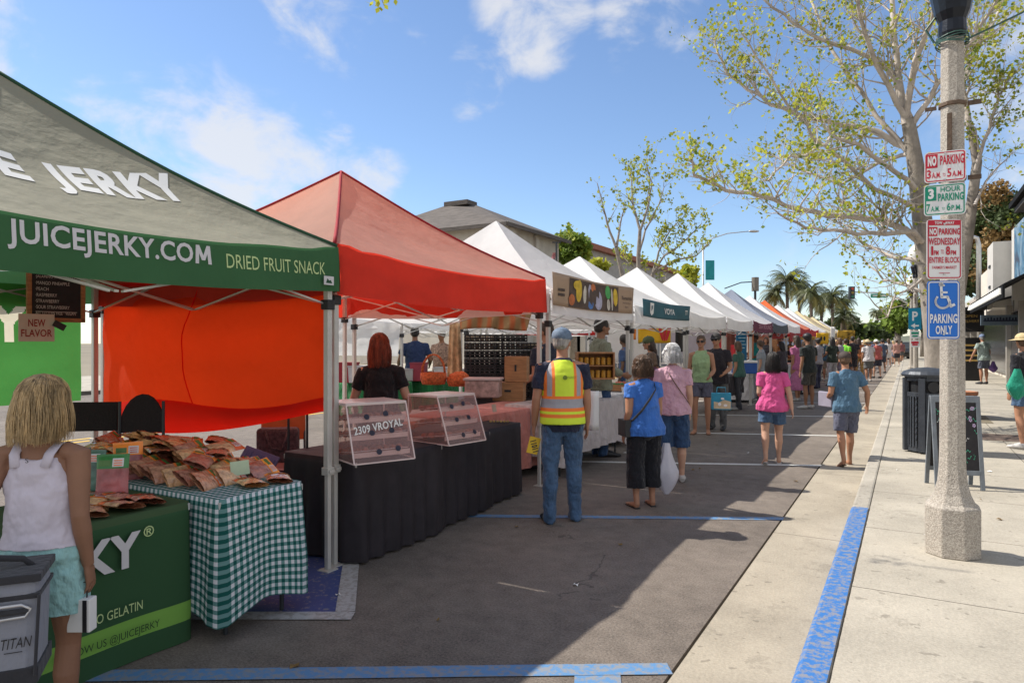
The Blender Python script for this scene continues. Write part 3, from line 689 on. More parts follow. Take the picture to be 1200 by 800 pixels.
def band_mat(name, base, bands):      # printed horizontal bands by height
    m = bpy.data.materials.new(name); m.use_nodes = True; t = m.node_tree; p = t.nodes['Principled BSDF']
    c = N(t, 'ShaderNodeTexCoord'); s = N(t, 'ShaderNodeSeparateXYZ'); t.links.new(c.outputs['Object'], s.inputs[0])
    n = N(t, 'ShaderNodeTexNoise'); n.inputs['Scale'].default_value = 3
    t.links.new(c.outputs['Object'], n.inputs['Vector'])
    z = M(t, 'ADD', s.outputs[2], M(t, 'MULTIPLY', s.outputs[1], 0))
    r = N(t, 'ShaderNodeValToRGB'); r.color_ramp.interpolation = 'CONSTANT'; e = r.color_ramp.elements
    e[0].position = 0; e[0].color = (*base, 1); e[1].position = bands[0][0]; e[1].color = (*bands[0][1], 1)
    for q_, cc in bands[1:]: x = e.new(q_); x.color = (*cc, 1)
    t.links.new(z, r.inputs[0]); t.links.new(r.outputs[0], p.inputs['Base Color']); p.inputs['Roughness'].default_value = .85; p.inputs['Specular IOR Level'].default_value = .15
    b = N(t, 'ShaderNodeBump'); b.inputs['Strength'].default_value = .4; b.inputs['Distance'].default_value = .03; t.links.new(n.outputs[0], b.inputs['Height']); t.links.new(b.outputs[0], p.inputs['Normal'])
    return m
def drape(name, label, w_, l, zt, drop, m, loc, rz=0, amp=.012, lam=.22, corner=0.0, seed=1, cat='tablecloth', flare=.03, group=None, sharp=1.0):
    """cloth over a w_ x l table top (local x: 0..-w_, y: 0..l)"""
    rn = random.Random(seed); per = []; rc = .025; st = .022
    def seg(p, q, nx, ny, s0_):
        L = math.dist(p, q); k = max(2, int(L/st))
        for i in range(k): per.append((p[0]+(q[0]-p[0])*i/k, p[1]+(q[1]-p[1])*i/k, nx, ny, s0_+L*i/k, min(i/k, 1-i/k)*L))
        return s0_+L
    s = 0
    c = [(0,rc),(0,l-rc),(-rc,l),(-w_+rc,l),(-w_,l-rc),(-w_,rc),(-w_+rc,0),(-rc,0)]
    nrm = [(1,0),(.7,.7),(0,1),(-.7,.7),(-1,0),(-.7,-.7),(0,-1),(.7,-.7)]
    corners = [(0,0),(0,l),(-w_,l),(-w_,0)]
    for i in range(8):
        p, q_ = c[i], c[(i+1) % 8]
        if i % 2 == 0: s = seg(p, q_, *nrm[i], s)
        else: per.append((p[0], p[1], *nrm[i], s, 0)); per.append(((p[0]+q_[0])/2, (p[1]+q_[1])/2, *nrm[i], s+.02, 0)); s += .04
    K = len(per); lv = 14; q = MB(); V = []
    for j in range(lv+1):
        row = []
        for (x, y, nx, ny, s, ed) in per:
            cd = min(math.dist((x,y), cc) for cc in corners); cf = max(0, 1-cd/.28)
            dr = drop+corner*cf**1.5
            d = dr*j/lv; f = d/drop
            ph = s/lam*2*math.pi+2.5*noise.noise(Vector((s*1.7, seed, 0)))
            wv = math.sin(ph); wv = math.copysign(abs(wv)**sharp, wv)
            o = .004+(amp*(wv+.6*noise.noise(Vector((s*5, f*2, seed))))+flare)*min(1, f*1.3)+corner*.25*cf*f
            if j == 0: o = 0
            row.append(len(q.v)); q.v.append(Vector((x+nx*o, y+ny*o, zt-(0 if j == 0 else .006)-d)))
        V.append(row)
    uvf = []
    for j in range(lv):
        for k in range(K):
            k2 = (k+1) % K; q.face(V[j][k], V[j+1][k], V[j+1][k2], V[j][k2])
            s_a = per[k][4]; s_b = per[k2][4] if k2 else s
            da = drop*j/lv; db = drop*(j+1)/lv
            q.uv.append([(s_a,-da),(s_a,-db),(s_b,-db),(s_b,-da)])
    cx = len(q.v)
    q.face(*V[0]); q.uv.append([(per[k][1], per[k][0]) for k in range(K)])
    o = q.build(name, m, None, smooth=False, loc=(loc[0], loc[1], 0), rz=rz)
    for p in o.data.polygons: p.use_smooth = len(p.vertices) == 4
    tag(o, label, cat, group); return o
def table(label, w_, l, zt, loc, rz=0, group='folding tables under cloths'):
    t = thing('folding_table', label, 'table', (loc[0], loc[1], 0), rz, group)
    q = MB(); q.box((-w_/2, l/2, zt-.02-.008), (w_-.01, l-.01, .036)); q.build('tabletop', mat('table_plastic', (.5,.49,.46), .6), t)
    for x in (-.08, -w_+.08):
        for y in (.1, l-.1): q = MB(); q.tube([(x,y,.0),(x,y,zt-.045)], .013, 8); q.build('leg', darkm, t)
    return t
GD = (.038,.095,.042)
green_cloth = band_mat('green_printed_cloth', GD, [(.115,(.20,.40,.075)),(.215,GD),(.705,(.06,.10,.045)),(.99,GD)])
GX, GY0, GY1, GZ = -3.36, .35, 2.33, .745
drape('tablecloth', 'dark green printed tablecloth with a lime stripe behind the woman in the white tank top', .76, GY1-GY0, GZ, .735, green_cloth, (GX, GY0), amp=.010, lam=.9, flare=.0, seed=3)
table('folding table under the dark green printed cloth', .76, GY1-GY0, GZ, (GX, GY0))
tb = thing('cloth_print', 'silver and white lettering printed on the dark green tablecloth', 'lettering', (GX, 0, 0))
tcl = [o for o in COL.objects if o.name == 'tablecloth'][0]
bpy.data.objects.remove(tb)
def pf(y0, z0):
    def f(a, b): return Vector((.028, y0+a-GY0, z0+b))
    return f
q = MB(); q.text('JUICE JERKY', 1.20, .225, pf(.83, .44), bold=.04); q.build('lettering', silver, tcl)
q = MB(); q.text('®', .055, .055, pf(2.045, .62), bold=.01); q.text('NO GELATIN', .26, .045, pf(1.78, .265)); q.build('lettering', lime_t, tcl)
q = MB(); q.text('FOLLOW US @JUICEJERKY', .50, .05, pf(1.63, .135)); q.build('lettering', mat('dark_green_print', (.02,.05,.02), .8), tcl)
CX, CY0, CY1, CZ = -3.17, 2.36, 2.95, .765
table('folding table under the green gingham cloth', 1.80, CY1-CY0, CZ-.006, (CX, CY0))
drape('tablecloth', 'green and white gingham tablecloth piled with snack bags', 1.80, CY1-CY0, CZ, .60, gingham(), (CX, CY0), amp=.010, lam=.36, corner=.075, flare=.02, seed=8)
# black covered tables of the red tent
blk = mat('black_table_cloth', (.022,.017,.021), .7, .3, 5, .3, 12, spec=.4); 
blktop = blk
for i, (x, y0, y1, rz, lb) in enumerate([(-3.43, 3.68, 4.70, -.03, 'black pleated cloth on the table nearest the green tent'), (-3.48, 4.72, 5.62, .02, 'black pleated cloth under the right acrylic case'), (-3.56, 5.64, 6.34, .0, 'black pleated cloth on the end table of the red tent')]):
    table(lb.replace('pleated cloth on the', 'clothed folding').replace('black pleated cloth under', 'folding table below'), .78, y1-y0, .75, (x, y0), rz)
    drape('tablecloth', lb, .78, y1-y0, .757, .73, blk, (x, y0), rz, amp=.020, lam=.17, flare=.02, seed=20+i, sharp=.8)
# pale cloth tables further back in the red tent and under the picture banner
pinkc = cloth('red_tinted_table_cloth', (.56,.22,.18)); palec = cloth('pale_table_cloth', (.52,.47,.46))  # red canopy light on a white cloth, put into the pink colour
table('folding table at the right end of the red tent', .75, 1.5, .80, (-4.45, 6.35-.9), 0)
drape('tablecloth', 'blush pink cloth on the table behind the end black table', .8, 2.2, .81, .70, pinkc, (-3.98, 5.0+.9), 0, amp=.02, lam=.3, seed=31)
drape('tablecloth', 'pale cloth hanging to a point right of the safety vest man', .8, 2.0, .84, .60, palec, (-3.55, 7.3), 0, amp=.02, lam=.3, corner=.12, seed=32)
table('folding table right of the safety vest man', .8, 2.0, .83, (-3.55, 7.3))
whitec = cloth('white_table_cloth', (.62,.60,.60))
drape('tablecloth', 'white cloth on the table of the teal banner stall', .75, 2.2, .80, .70, whitec, (-3.9, 9.9), 0, amp=.015, lam=.3, seed=33)
table('folding table of the teal banner stall', .75, 2.2, .79, (-3.9, 9.9))
blk2 = blk
drape('tablecloth', 'black cloth with coloured bags below beside the couple', .75, 2.2, .82, .45, blk, (-3.6, 15.6), 0, amp=.015, lam=.2, seed=34)
table('folding table with the short black cloth', .75, 2.2, .81, (-3.6, 15.6))
for i, (y0, l, m, lb) in enumerate([(19.0, 2.0, whitec, 'white cloth on the table under the maroon valance'), (22.0, 2.2, pinkc, 'blush cloth on the table under the blue grey tent'), (25.0, 2.0, whitec, 'long white cloth beside the woman in the pink dress'), (28.2, 2.0, whitec, 'bright white cloth on the table of the orange topped tent'), (31.2, 2.0, blk, 'black cloth on a table beyond the orange topped tent'), (34.2, 2.0, whitec, 'white cloth on a far table near the lime shirt')]):
    table(lb.replace('cloth', 'clothed table', 1), .75, l, .79, (-3.7, y0))
    drape('tablecloth', lb, .75, l, .80, .72, m, (-3.7, y0), 0, amp=.015, lam=.25, seed=40+i)
# ================= POLES AND SIGNS
def agg():
    m = bpy.data.materials.new('exposed_aggregate'); m.use_nodes = True; t = m.node_tree; p = t.nodes['Principled BSDF']
    c = N(t, 'ShaderNodeTexCoord'); v = N(t, 'ShaderNodeTexVoronoi'); v.inputs['Scale'].default_value = 150; t.links.new(c.outputs['Object'], v.inputs['Vector'])
    n = N(t, 'ShaderNodeTexNoise'); n.inputs['Scale'].default_value = 3; n.inputs['Detail'].default_value = 5; t.links.new(c.outputs['Object'], n.inputs['Vector'])
    s = N(t, 'ShaderNodeSeparateColor'); t.links.new(v.outputs['Color'], s.inputs[0])
    r = N(t, 'ShaderNodeValToRGB'); e = r.color_ramp.elements; e[0].position = .1; e[0].color = (.26,.23,.195,1); e[1].position = .95; e[1].color = (.50,.455,.39,1); x = e.new(.5); x.color = (.36,.325,.28,1)
    t.links.new(M(t, 'MULTIPLY_ADD', n.outputs[0], .5, M(t, 'MULTIPLY_ADD', s.outputs[0], .8, -.15)), r.inputs[0]); t.links.new(r.outputs[0], p.inputs['Base Color']); p.inputs['Roughness'].default_value = .85
    b = N(t, 'ShaderNodeBump'); b.inputs['Strength'].default_value = .45; b.inputs['Distance'].default_value = .005; b.invert = True; t.links.new(v.outputs['Distance'], b.inputs['Height']); t.links.new(b.outputs[0], p.inputs['Normal'])
    return m
AGG = agg(); rust = mat('rusty_steel', (.12,.08,.055), .8, .35, 20, .3)
px_, py_ = W(1116, 648, .12)
def lamp_pole(label, x, y):
    t = thing('street_lamp', label, 'street lamp', (x, y, .12), 0, 'concrete lamp poles along the kerb')
    q = MB(); q.lathe([(.178,0),(.178,.335),(.170,.345),(.15,.36),(.12,.42),(.098,.50),(.088,.60),(.084,.75),(.079,2.0),(.075,3.62)], n=8, ph=R(22.5))
    q.build('pole', AGG, t, bev=.006)
    for z in (2.62, 3.14):
        q = MB(); q.lathe([(.082,z),(.090,z+.004),(.090,z+.026),(.082,z+.03)], n=8, ph=R(22.5)); q.box((.13,0,z+.015),(.08,.02,.03)); q.box((-.13,0,z+.01),(.07,.015,.025)); q.build('clamp_band', rust, t)
    q = MB(); q.box((-.02,-.082,2.93),(.03,.012,.3)); q.build('bracket_plate', rust, t)
    q = MB(); q.lathe([(.08,3.62),(.09,3.66),(.085,3.74),(.11,3.80),(.14,3.95),(.155,4.0),(.135,4.02),(.09,4.05)], n=16)
    q.build('lamp_collar', mat('black_iron', (.015,.018,.025), .3, .2, metal=.5, bump=.1), t, smooth=False, bev=.004)
    q = MB(); q.lathe([(.10,4.05),(.20,4.2),(.23,4.4),(.16,4.6),(.05,4.72),(.0,4.8)], n=20); q.build('lamp_globe', mat('frosted_lamp', (.75,.74,.7), .4), t, smooth=True)
    return t
LP0 = lamp_pole('nearest octagonal concrete lamp pole carrying the four parking signs', px_, py_)
q = MB()
for k in range(5):
    q.tube([(.1*math.cos(a)*(1+.12*noise.noise(Vector((a,k,0)))), .1*math.sin(a), 3.58+.012*k+.01*math.sin(a*2+k)) for a in [j*.4 for j in range(17)]], .004, 5)
q.tube([(.08,0,3.6),(.4,.02,3.72),(.8,.1,3.98),(1.5,.3,4.5)], .007, 5); q.tube([(-.1,0,3.8),(-.16,0,3.72),(-.11,0,3.62)], .008, 5)
q.build('wire', mat('green_wire', (.04,.10,.08), .5), LP0)
lamp_pole('farther concrete lamp pole with the teal parking sign', *A(1073, 22.5))
lamp_pole('distant concrete lamp pole near the crossing', .15, 38)
# signs
def rr_poly(w_, h, r, k=5):
    P = []
    for cx, cy, a0 in ((w_/2-r, h/2-r, 0),(-w_/2+r, h/2-r, 90),(-w_/2+r,-h/2+r,180),(w_/2-r,-h/2+r,270)):
        for i in range(k+1): a = R(a0+90*i/k); P.append((cx+r*math.cos(a), cy+r*math.sin(a)))
    return P
sgW = mat('sign_white', (.72,.72,.72), .45, .04, 3, spec=.5); sgR = mat('sign_red', (.50,.012,.035), .45, .08, 3); sgG = mat('sign_green', (.0,.25,.15), .45, .08, 3); sgB = mat('sign_blue', (.012,.15,.58), .4, .06, 3)
zs = 4.60
def sign(label, px, pt, pb, wpx, ang, bgm, bdm, items, parts):
    zc = zs; x, y = A(px, zc); zt, zb = ZOF(pt, zc), ZOF(pb, zc); h = zt-zb
    # ang = heading of the board's right direction relative to camera right (deg, + turns right side away)
    rz = TH + R(ang); w_ = wpx/FPX*zc/ max(.3, math.cos(R(ang)+math.atan((px-600)/FPX)) / math.cos(math.atan((px-600)/FPX)))
    t = thing('parking_sign', label, 'parking sign', (x, y, (zt+zb)/2), rz)
    r = .022
    q = MB(); q.poly([(a, 0, b) for a, b in rr_poly(w_, h, r)], .003, (0,-1,0)); q.build('plate', bgm, t)
    q = MB(); o = rr_poly(w_-.012, h-.012, r-.004); i_ = rr_poly(w_-.026, h-.026, r-.010); b = len(q.v)
    for a, c in o: q.v.append(Vector((a,-.0022,c)))
    for a, c in i_: q.v.append(Vector((a,-.0022,c)))
    K = len(o)
    for k in range(K): k2 = (k+1) % K; q.face(b+k, b+K+k, b+K+k2, b+k2)
    q.build('border', bdm, t)
    for m, lst in items:
        q = MB()
        for it in lst:
            k = it[0]
            if k == 'T': _, s, x0, x1, z0, z1, bo = it; q.text(s, (x1-x0)*w_, (z1-z0)*h, plane_fn(((x0-.5)*w_,-.0045,(z0-.5)*h),(1,0,0),(0,0,1)), bold=bo)
            elif k == 'R': _, x0, x1, z0, z1 = it; q.poly([((x0-.5)*w_,-.003,(z0-.5)*h),((x1-.5)*w_,-.003,(z0-.5)*h),((x1-.5)*w_,-.003,(z1-.5)*h),((x0-.5)*w_,-.003,(z1-.5)*h)])
            elif k == 'L': _, pts, wd = it; q.tube([((a-.5)*w_, -.004, (b-.5)*h) for a, b in pts], (wd, .0012), 8, ref=(1,0,.001)) if False else seg2d(q, [((a-.5)*w_, (b-.5)*h) for a, b in pts], wd)
        q.build('lettering', m, t)
    q = MB()
    for z in (h*.42, -h*.42): q.tube([(0,-.007,z),(0,.004,z)], .007, 8)
    q.build('bolt', alu, t)
    return t
def seg2d(q, pts, wd):
    for a, b in zip(pts[:-1], pts[1:]):
        dx, dz = b[0]-a[0], b[1]-a[1]; L = math.hypot(dx, dz) or 1; nx, nz = -dz/L*wd/2, dx/L*wd/2; ex, ez = dx/L*wd*.3, dz/L*wd*.3
        q.poly([(a[0]-nx-ex,-.0045,a[1]-nz-ez),(b[0]-nx+ex,-.0045,b[1]-nz+ez),(b[0]+nx+ex,-.0045,b[1]+nz+ez),(a[0]+nx-ex,-.0045,a[1]+nz-ez)])
sign('red and white NO PARKING 3AM to 5AM sign, topmost on the pole', 1107.5, 177, 213, 49, -27, sgW, sgR,
     [(sgR, [('R',.05,.32,.48,.92),('T','PARKING',.38,.95,.55,.86,.03),('T','3',.06,.16,.14,.42,.02),('T','A.M.',.18,.40,.14,.33,.02),('T','TO',.44,.51,.17,.28,.01),('T','5',.55,.65,.14,.42,.02),('T','A.M.',.67,.92,.14,.33,.02)]), (sgW, [('T','NO',.08,.29,.54,.87,.06)])], None)
sign('green and white 3 HOUR PARKING sign, second from the top', 1107, 215.5, 252, 49, -25, sgW, sgG,
     [(sgG, [('R',.05,.30,.48,.92),('T','HOUR',.40,.88,.74,.91,.02),('T','PARKING',.34,.95,.45,.70,.03),('T','7',.06,.15,.13,.38,.02),('T','A.M.',.17,.38,.13,.30,.02),('T','TO',.43,.50,.16,.25,.01),('T','6',.55,.64,.13,.38,.02),('T','P.M.',.66,.90,.13,.30,.02)]), (sgW, [('T','3',.10,.24,.54,.87,.05)])], None)
sign('tall red and white TOW AWAY WEDNESDAY sign, third from the top', 1106.5, 257, 327, 41, -4, sgW, sgR,
     [(sgR, [('R',.03,.97,.90,.985),('R',.05,.30,.72,.87),('T','PARKING',.34,.95,.74,.85,.03),('T','WEDNESDAY',.05,.95,.57,.69,.02),('T','1',.12,.18,.40,.55,.03),('T','PM',.20,.33,.40,.48,.02),('T','TO',.40,.48,.42,.49,.01),('T','8',.54,.66,.40,.55,.03),('T','PM',.68,.83,.40,.48,.02),('T','ENTIRE BLOCK',.07,.93,.27,.37,.02),('T',"FARMER'S MARKET",.15,.85,.17,.22,.01),('L',[(.35,.10),(.65,.10)],.004)]),
      (sgW, [('T','NO',.07,.28,.74,.85,.05),('T','TOW - AWAY',.22,.78,.915,.965,.03)])], None)
arc = [(.47+.235*math.cos(R(a)), .66+.14*math.sin(R(a))) for a in range(-200, 31, 15)]
sign('blue accessible PARKING ONLY sign with a wheelchair symbol, lowest on the pole', 1105.5, 329, 397, 38, -4, sgB, sgW,
     [(sgW, [('T','PARKING',.08,.92,.27,.43,.03),('T','ONLY',.25,.76,.08,.23,.03),('L',[(.42,.90),(.44,.72),(.62,.72),(.72,.56),(.82,.59)],.017),('L',[(.43,.80),(.60,.80)],.013),('L',[(.47+.22*math.cos(R(a)), .645+.115*math.sin(R(a))) for a in range(-220, 10, 12)],.014),
       ('L',[(.42+.035*math.cos(R(a)), .935+.018*math.sin(R(a))) for a in range(0, 361, 30)],.016)])], None)
# far teal P sign
x, y = A(1073, 22.2)
ps = thing('parking_sign', 'small teal P sign with an arrow on the farther lamp pole', 'parking sign', (x-.02, y-.14, 0), R(8))
tealm = mat('teal_sign', (.0,.22,.36), .5, .08)
zt, zm, zb = ZOF(361,22.2), ZOF(378,22.2), ZOF(386,22.2)
q = MB(); q.box((0,0,(zt+zb)/2),(.36,.02,zt-zb)); q.build('plate', tealm, ps)
q = MB(); q.text('P', .16, .3, plane_fn((-.08,-.013,zm+.06),(1,0,0),(0,0,1)), bold=.03); q.poly([(-.12,-.013,zb+.12),(0,-.013,zb+.04),(0,-.013,zb+.2)]); q.box((.05,-.013,zb+.12),(.12,.003,.05)); q.build('lettering', sgW, ps)
for nm, a, b, mm, wd in (('green and white restriction sign under the teal P sign', 387, 397, sgG, .26), ('red and white restriction sign under the green one on the farther pole', 398, 407, sgR, .26)):
    s2 = thing('parking_sign', nm, 'parking sign', (x-.02, y-.14, 0), R(8)); za, zb2 = ZOF(a,22.2), ZOF(b,22.2)
    q = MB(); q.box((0,0,(za+zb2)/2),(wd,.02,za-zb2-.02)); q.build('plate', sgW, s2)
    q = MB(); q.box((0,-.012,za-.09),(wd*.8,.004,.07)); q.box((0,-.012,zb2+.09),(wd*.6,.004,.05)); q.build('lettering', mm, s2)
# ---- litter bin
bx, by = W(1086, 529, .12)
bn = thing('litter_bin', 'dark slatted metal litter bin with a domed lid behind the chalk sign', 'litter bin', (bx, by, .12))
q = MB(); q.lathe([(.285,.02),(.285,.10),(.275,.11)], n=12); q.lathe([(.30,.78),(.30,.84)], n=12); q.lathe([(.30,1.0),(.30,1.06)], n=12)
for k in range(36):
    a = k*math.pi/18; q.bar((.285*math.cos(a),.285*math.sin(a),.08),(.285*math.cos(a),.285*math.sin(a),.80),.03,.008,up=(math.cos(a),math.sin(a),0))
for k in range(6):
    a = k*math.pi/3+.3; q.box((.30*math.cos(a),.30*math.sin(a),.53),(.06,.09,1.02),Matrix.Rotation(a,3,'Z'))
bn.scale = (.88, .88, .97)
binm = mat('bin_grey_metal', (.055,.062,.075), .45, .2, 8, .1, metal=.3)
q.build('body', binm, bn, bev=.003)
q = MB(); q.lathe([(.25,.03),(.25,1.04)], n=20); q.build('liner', blackp, bn)
q = MB()
for k in range(8):
    a = k*math.pi/4+.3
    for j in range(8): q.ell((.315*math.cos(a)+.0, .315*math.sin(a), .2+.08*j), (.012,.02,.03), 6, 4)
q.build('ornament', binm, bn)
q = MB(); q.lathe([(.34,1.06),(.35,1.09),(.32,1.13),(.20,1.17),(.0,1.19)], n=24); q.build('lid', binm, bn)
q = MB(); q.lathe([(.075,0),(.075,.02)], n=16); o = q.build('opening', blackp, bn); a = R(-75); o.location = (.292*math.cos(a), .292*math.sin(a), .92); o.rotation_euler = (0, R(90), a)
# ---- chalk A-frame
ax, ay = W(1118, 570, .12)
af = thing('sandwich_board', 'grey framed chalkboard sandwich sign with green and pink chalk behind the pole', 'sign', (ax, ay, .12), TH*.55)
af.scale = (.72, .8, .95)
greyw = mat('grey_painted_wood', (.17,.19,.21), .7, .2, 10, .1, 30)
for s, nm in ((-1,'front'),(1,'back')):
    tilt = s*.17; fr = MB(); m_ = Matrix.Rotation(-tilt*-1, 3, 'X')
    def T_(p): return Matrix.Rotation(tilt, 3, 'X') @ Vector(p) + Vector((0, s*.19, 0))
    for bx_ in ((-.285,.5,.05,1.0),(.285,.5,.05,1.0)):
        fr.box(T_((bx_[0],0,bx_[1])), (.055,.028,bx_[3]), Matrix.Rotation(tilt,3,'X'))
    fr.box(T_((0,0,.965)), (.6,.03,.07), Matrix.Rotation(tilt,3,'X')); fr.box(T_((0,0,.18)), (.54,.028,.05), Matrix.Rotation(tilt,3,'X'))
    fo = fr.build('frame', greyw, af, bev=.003)
    q = MB(); q.box(T_((0,.0,.57)), (.515,.012,.74), Matrix.Rotation(tilt,3,'X')); q.build('slate', chalkb, fo)
rn = random.Random(3)
for m, cnt, seed in ((mat('chalk_green', (.08,.42,.26), .9), 26, 1), (mat('chalk_pink', (.5,.38,.55), .9), 14, 2), (chalkw, 8, 3)):
    q = MB(); rn.seed(seed)
    def T2(a, b): return Matrix.Rotation(-.17, 3, 'X') @ Vector((a, -.009, b)) + Vector((0,-.19,0))
    for k in range(cnt):
        cx = rn.uniform(-.22,.22); cz = rn.uniform(.24,.90) if seed != 1 else rn.choice([rn.uniform(.24,.42), rn.uniform(.6,.9)]); n_ = 9; ph = rn.random()*6
        if seed == 2:
            for i in range(5):
                a = i*1.257+ph; c_ = (cx+.014*math.cos(a), cz+.014*math.sin(a)); q.poly([T2(c_[0]+.009*math.cos(b), c_[1]+.009*math.sin(b)) for b in [j*math.pi/3 for j in range(6)]])
        else:
            pts = [(cx+.012*j*math.cos(ph), cz+.010*j*math.sin(ph)+.012*math.sin(j*1.7+ph)) for j in range(6)]
            for a, b in zip(pts[:-1], pts[1:]):
                q.poly([T2(a[0],a[1]-.004), T2(b[0],b[1]-.004), T2(b[0],b[1]+.004), T2(a[0],a[1]+.004)])
    q.build('chalk_drawing', m, af)
# planter
x, y = W(1128, 487, .12)
tp = thing('clay_pot', 'round terracotta pot partly hidden behind the lamp pole', 'pot', (x, y, .12))
q = MB(); q.lathe([(.17,0),(.24,.12),(.27,.3),(.25,.42),(.27,.44),(.27,.5),(.24,.5),(.22,.44),(.0,.42)], n=24); q.build('pot', mat('terracotta', (.40,.17,.09), .8, .15, 5), tp, smooth=True)
# ---- street light and banner on the far side
x, y = A(824, 62)
sl = thing('street_light', 'tall curved arm street light with a teal banner beyond the white tents', 'street light', (x, y, 0), TH)
zt = ZOF(291, 62)
q = MB(); q.tube([(0,0,.1),(0,0,zt)], [.11,.07], 10); q.tube([(0,0,zt),(.8,0,zt+.9),(2.2,0,zt+1.35),(4.2,0,zt+1.55)], [.06,.05,.045,.04], 8); q.build('pole', alu, sl, smooth=True)
q = MB(); q.ell((4.6,0,zt+1.55),(.5,.18,.12)); q.build('lamp_head', alu, sl, smooth=True)
q = MB(); a_, b_ = ZOF(305,62), ZOF(328,62); q.box((.62,0,(a_+b_)/2),(.8,.04,a_-b_)); q.build('banner', mat('teal_banner', (.02,.30,.32), .7, .2, 2), sl)
x, y = A(885, 58)
ss = thing('street_light', 'short dark cylinder lamp on an arm above the blue grey tent', 'street light', (x, y, 0), TH)
q = MB(); q.tube([(0,0,0),(0,0,ZOF(326,58))], [.12,.1], 8); q.tube([(0,0,ZOF(330,58)),(-1.2,0,ZOF(331,58)),(-2.6,0,ZOF(338,58))], .05, 6); q.build('pole', darkm, ss)
q = MB(); q.tube([(0,0,ZOF(341,58)),(0,0,ZOF(325,58))], .3, 12); q.build('lamp_head', mat('grey_brown_paint', (.2,.18,.15), .6), ss)
# ---- traffic signal
Zt = 58.0; x, y = A(1074, Zt)
ts = thing('traffic_signal', 'traffic signal on a long mast arm over the crossing', 'traffic signal', (x, y, 0), TH)
k = Zt/FPX; za = ZOF(345, Zt)
q = MB(); q.tube([(0,0,0),(0,0,ZOF(300,Zt))], [.14,.1], 10); q.tube([(0,0,ZOF(362,Zt)),(-22*k,0,ZOF(349,Zt)),(-45*k,0,ZOF(343,Zt)),(-78*k,0,ZOF(342,Zt))], [.09,.07,.06,.05], 8); q.build('mast', alu, ts, smooth=True)
q = MB(); q.box((-76*k,0,ZOF(343,Zt)),(.42,.3,1.05)); sh = q.build('signal_head', darkm, ts)
for j, (c, nm) in enumerate((((.5,.05,.03),'red_lens'),((.25,.18,.03),'amber_lens'),((.02,.15,.08),'green_lens'))):
    q = MB(); q.tube([(-76*k,-.20,ZOF(343,Zt)+.33-.33*j),(-76*k,-.15,ZOF(343,Zt)+.33-.33*j)], .11, 12); q.build('lens', mat(nm, c, .3), sh)
x, y = A(1030, Zt)
gs = thing('street_sign', 'green street name sign hanging from the signal mast arm', 'street sign', (x, y, 0), TH)
q = MB(); q.box((0,-.05,ZOF(346.5,Zt)),(1.45,.05,.33)); q.build('plate', sgG, gs)
q = MB(); q.box((0,-.08,ZOF(346.5,Zt)),(1.15,.006,.10)); q.build('lettering', sgW, gs)
# right hand tall light behind shops
x, y = A(1147, 40)
s3 = thing('street_light', 'grey metal light pole rising behind the shop roofs', 'street light', (x, y, 0), TH)
q = MB(); zt = ZOF(277, 40); q.tube([(0,0,0),(0,0,zt-.5),(-.1,0,zt-.1),(-.4,0,zt),(-.75,0,zt-.05)], [.16,.13,.12,.1,.09], 10); q.build('pole', alu, s3, smooth=True)
# ================= VEGETATION
bark = mat('sycamore_bark', (.27,.235,.20), .9, .4, 5, .6, 14, stretch=(1,1,.6)); barkw = mat('pale_bark', (.48,.42,.37), .85, .35, 4, .4, 14)
def leafmat(name, col, tl=.4, var=.45, ns=1.2): return mat(name, col, .6, var, ns, tl=tl, spec=.3)
lf1 = leafmat('spring_leaf', (.46,.47,.05)); lf2 = leafmat('leaf_green', (.20,.29,.05)); lf3 = leafmat('evergreen_leaf', (.06,.085,.028), .15, .6, .35); lf4 = leafmat('brown_leaf', (.24,.15,.055), .2, .5, .3)
def leaf(q, p, s, rn, up=.3):
    d = Vector((rn.gauss(0,1), rn.gauss(0,1), rn.gauss(0,1)-up)).normalized(); e = d.cross(Vector((rn.gauss(0,1), rn.gauss(0,1), rn.gauss(0,1)))).normalized()
    b = len(q.v); q.v += [p, p+d*s*.5+e*s*.38, p+d*s, p+d*s*.5-e*s*.38]; q.face(b, b+1, b+2, b+3)
def grow(q, lq, p, d, L, r, lev, rn, leafs, n=5, upb=.18, wob=.22, lfs=.075):
    k = 6; pts = [p]; dd = d.normalized()
    for i in range(k):
        dd = (dd + Vector((rn.gauss(0,wob), rn.gauss(0,wob), rn.gauss(0,wob)+upb*.5))).normalized(); pts.append(pts[-1]+dd*L/k)
    q.tube(pts, [r*(1-.85*i/k) for i in range(k+1)], 5 if lev > 0 else 4, cap=False)
    if lev > 0:
        for j in range(n):
            i = rn.randint(1, k); bd = (pts[i]-pts[i-1]).normalized(); s = Vector((rn.gauss(0,1), rn.gauss(0,1), rn.gauss(0,.8)+upb)).normalized()
            grow(q, lq, pts[i], (bd*.7+s*.8), L*rn.uniform(.4,.7), r*(1-.85*i/k)*.6, lev-1, rn, leafs, n, upb, wob, lfs)
    else:
        for i in range(1, k+1):
            if rn.random() < leafs:
                for _ in range(rn.randint(2, 4)): leaf(lq[0 if rn.random() < .75 else 1], pts[i]+Vector((rn.gauss(0,.04),rn.gauss(0,.04),rn.gauss(0,.04))), lfs*rn.uniform(.6,1.3), rn)
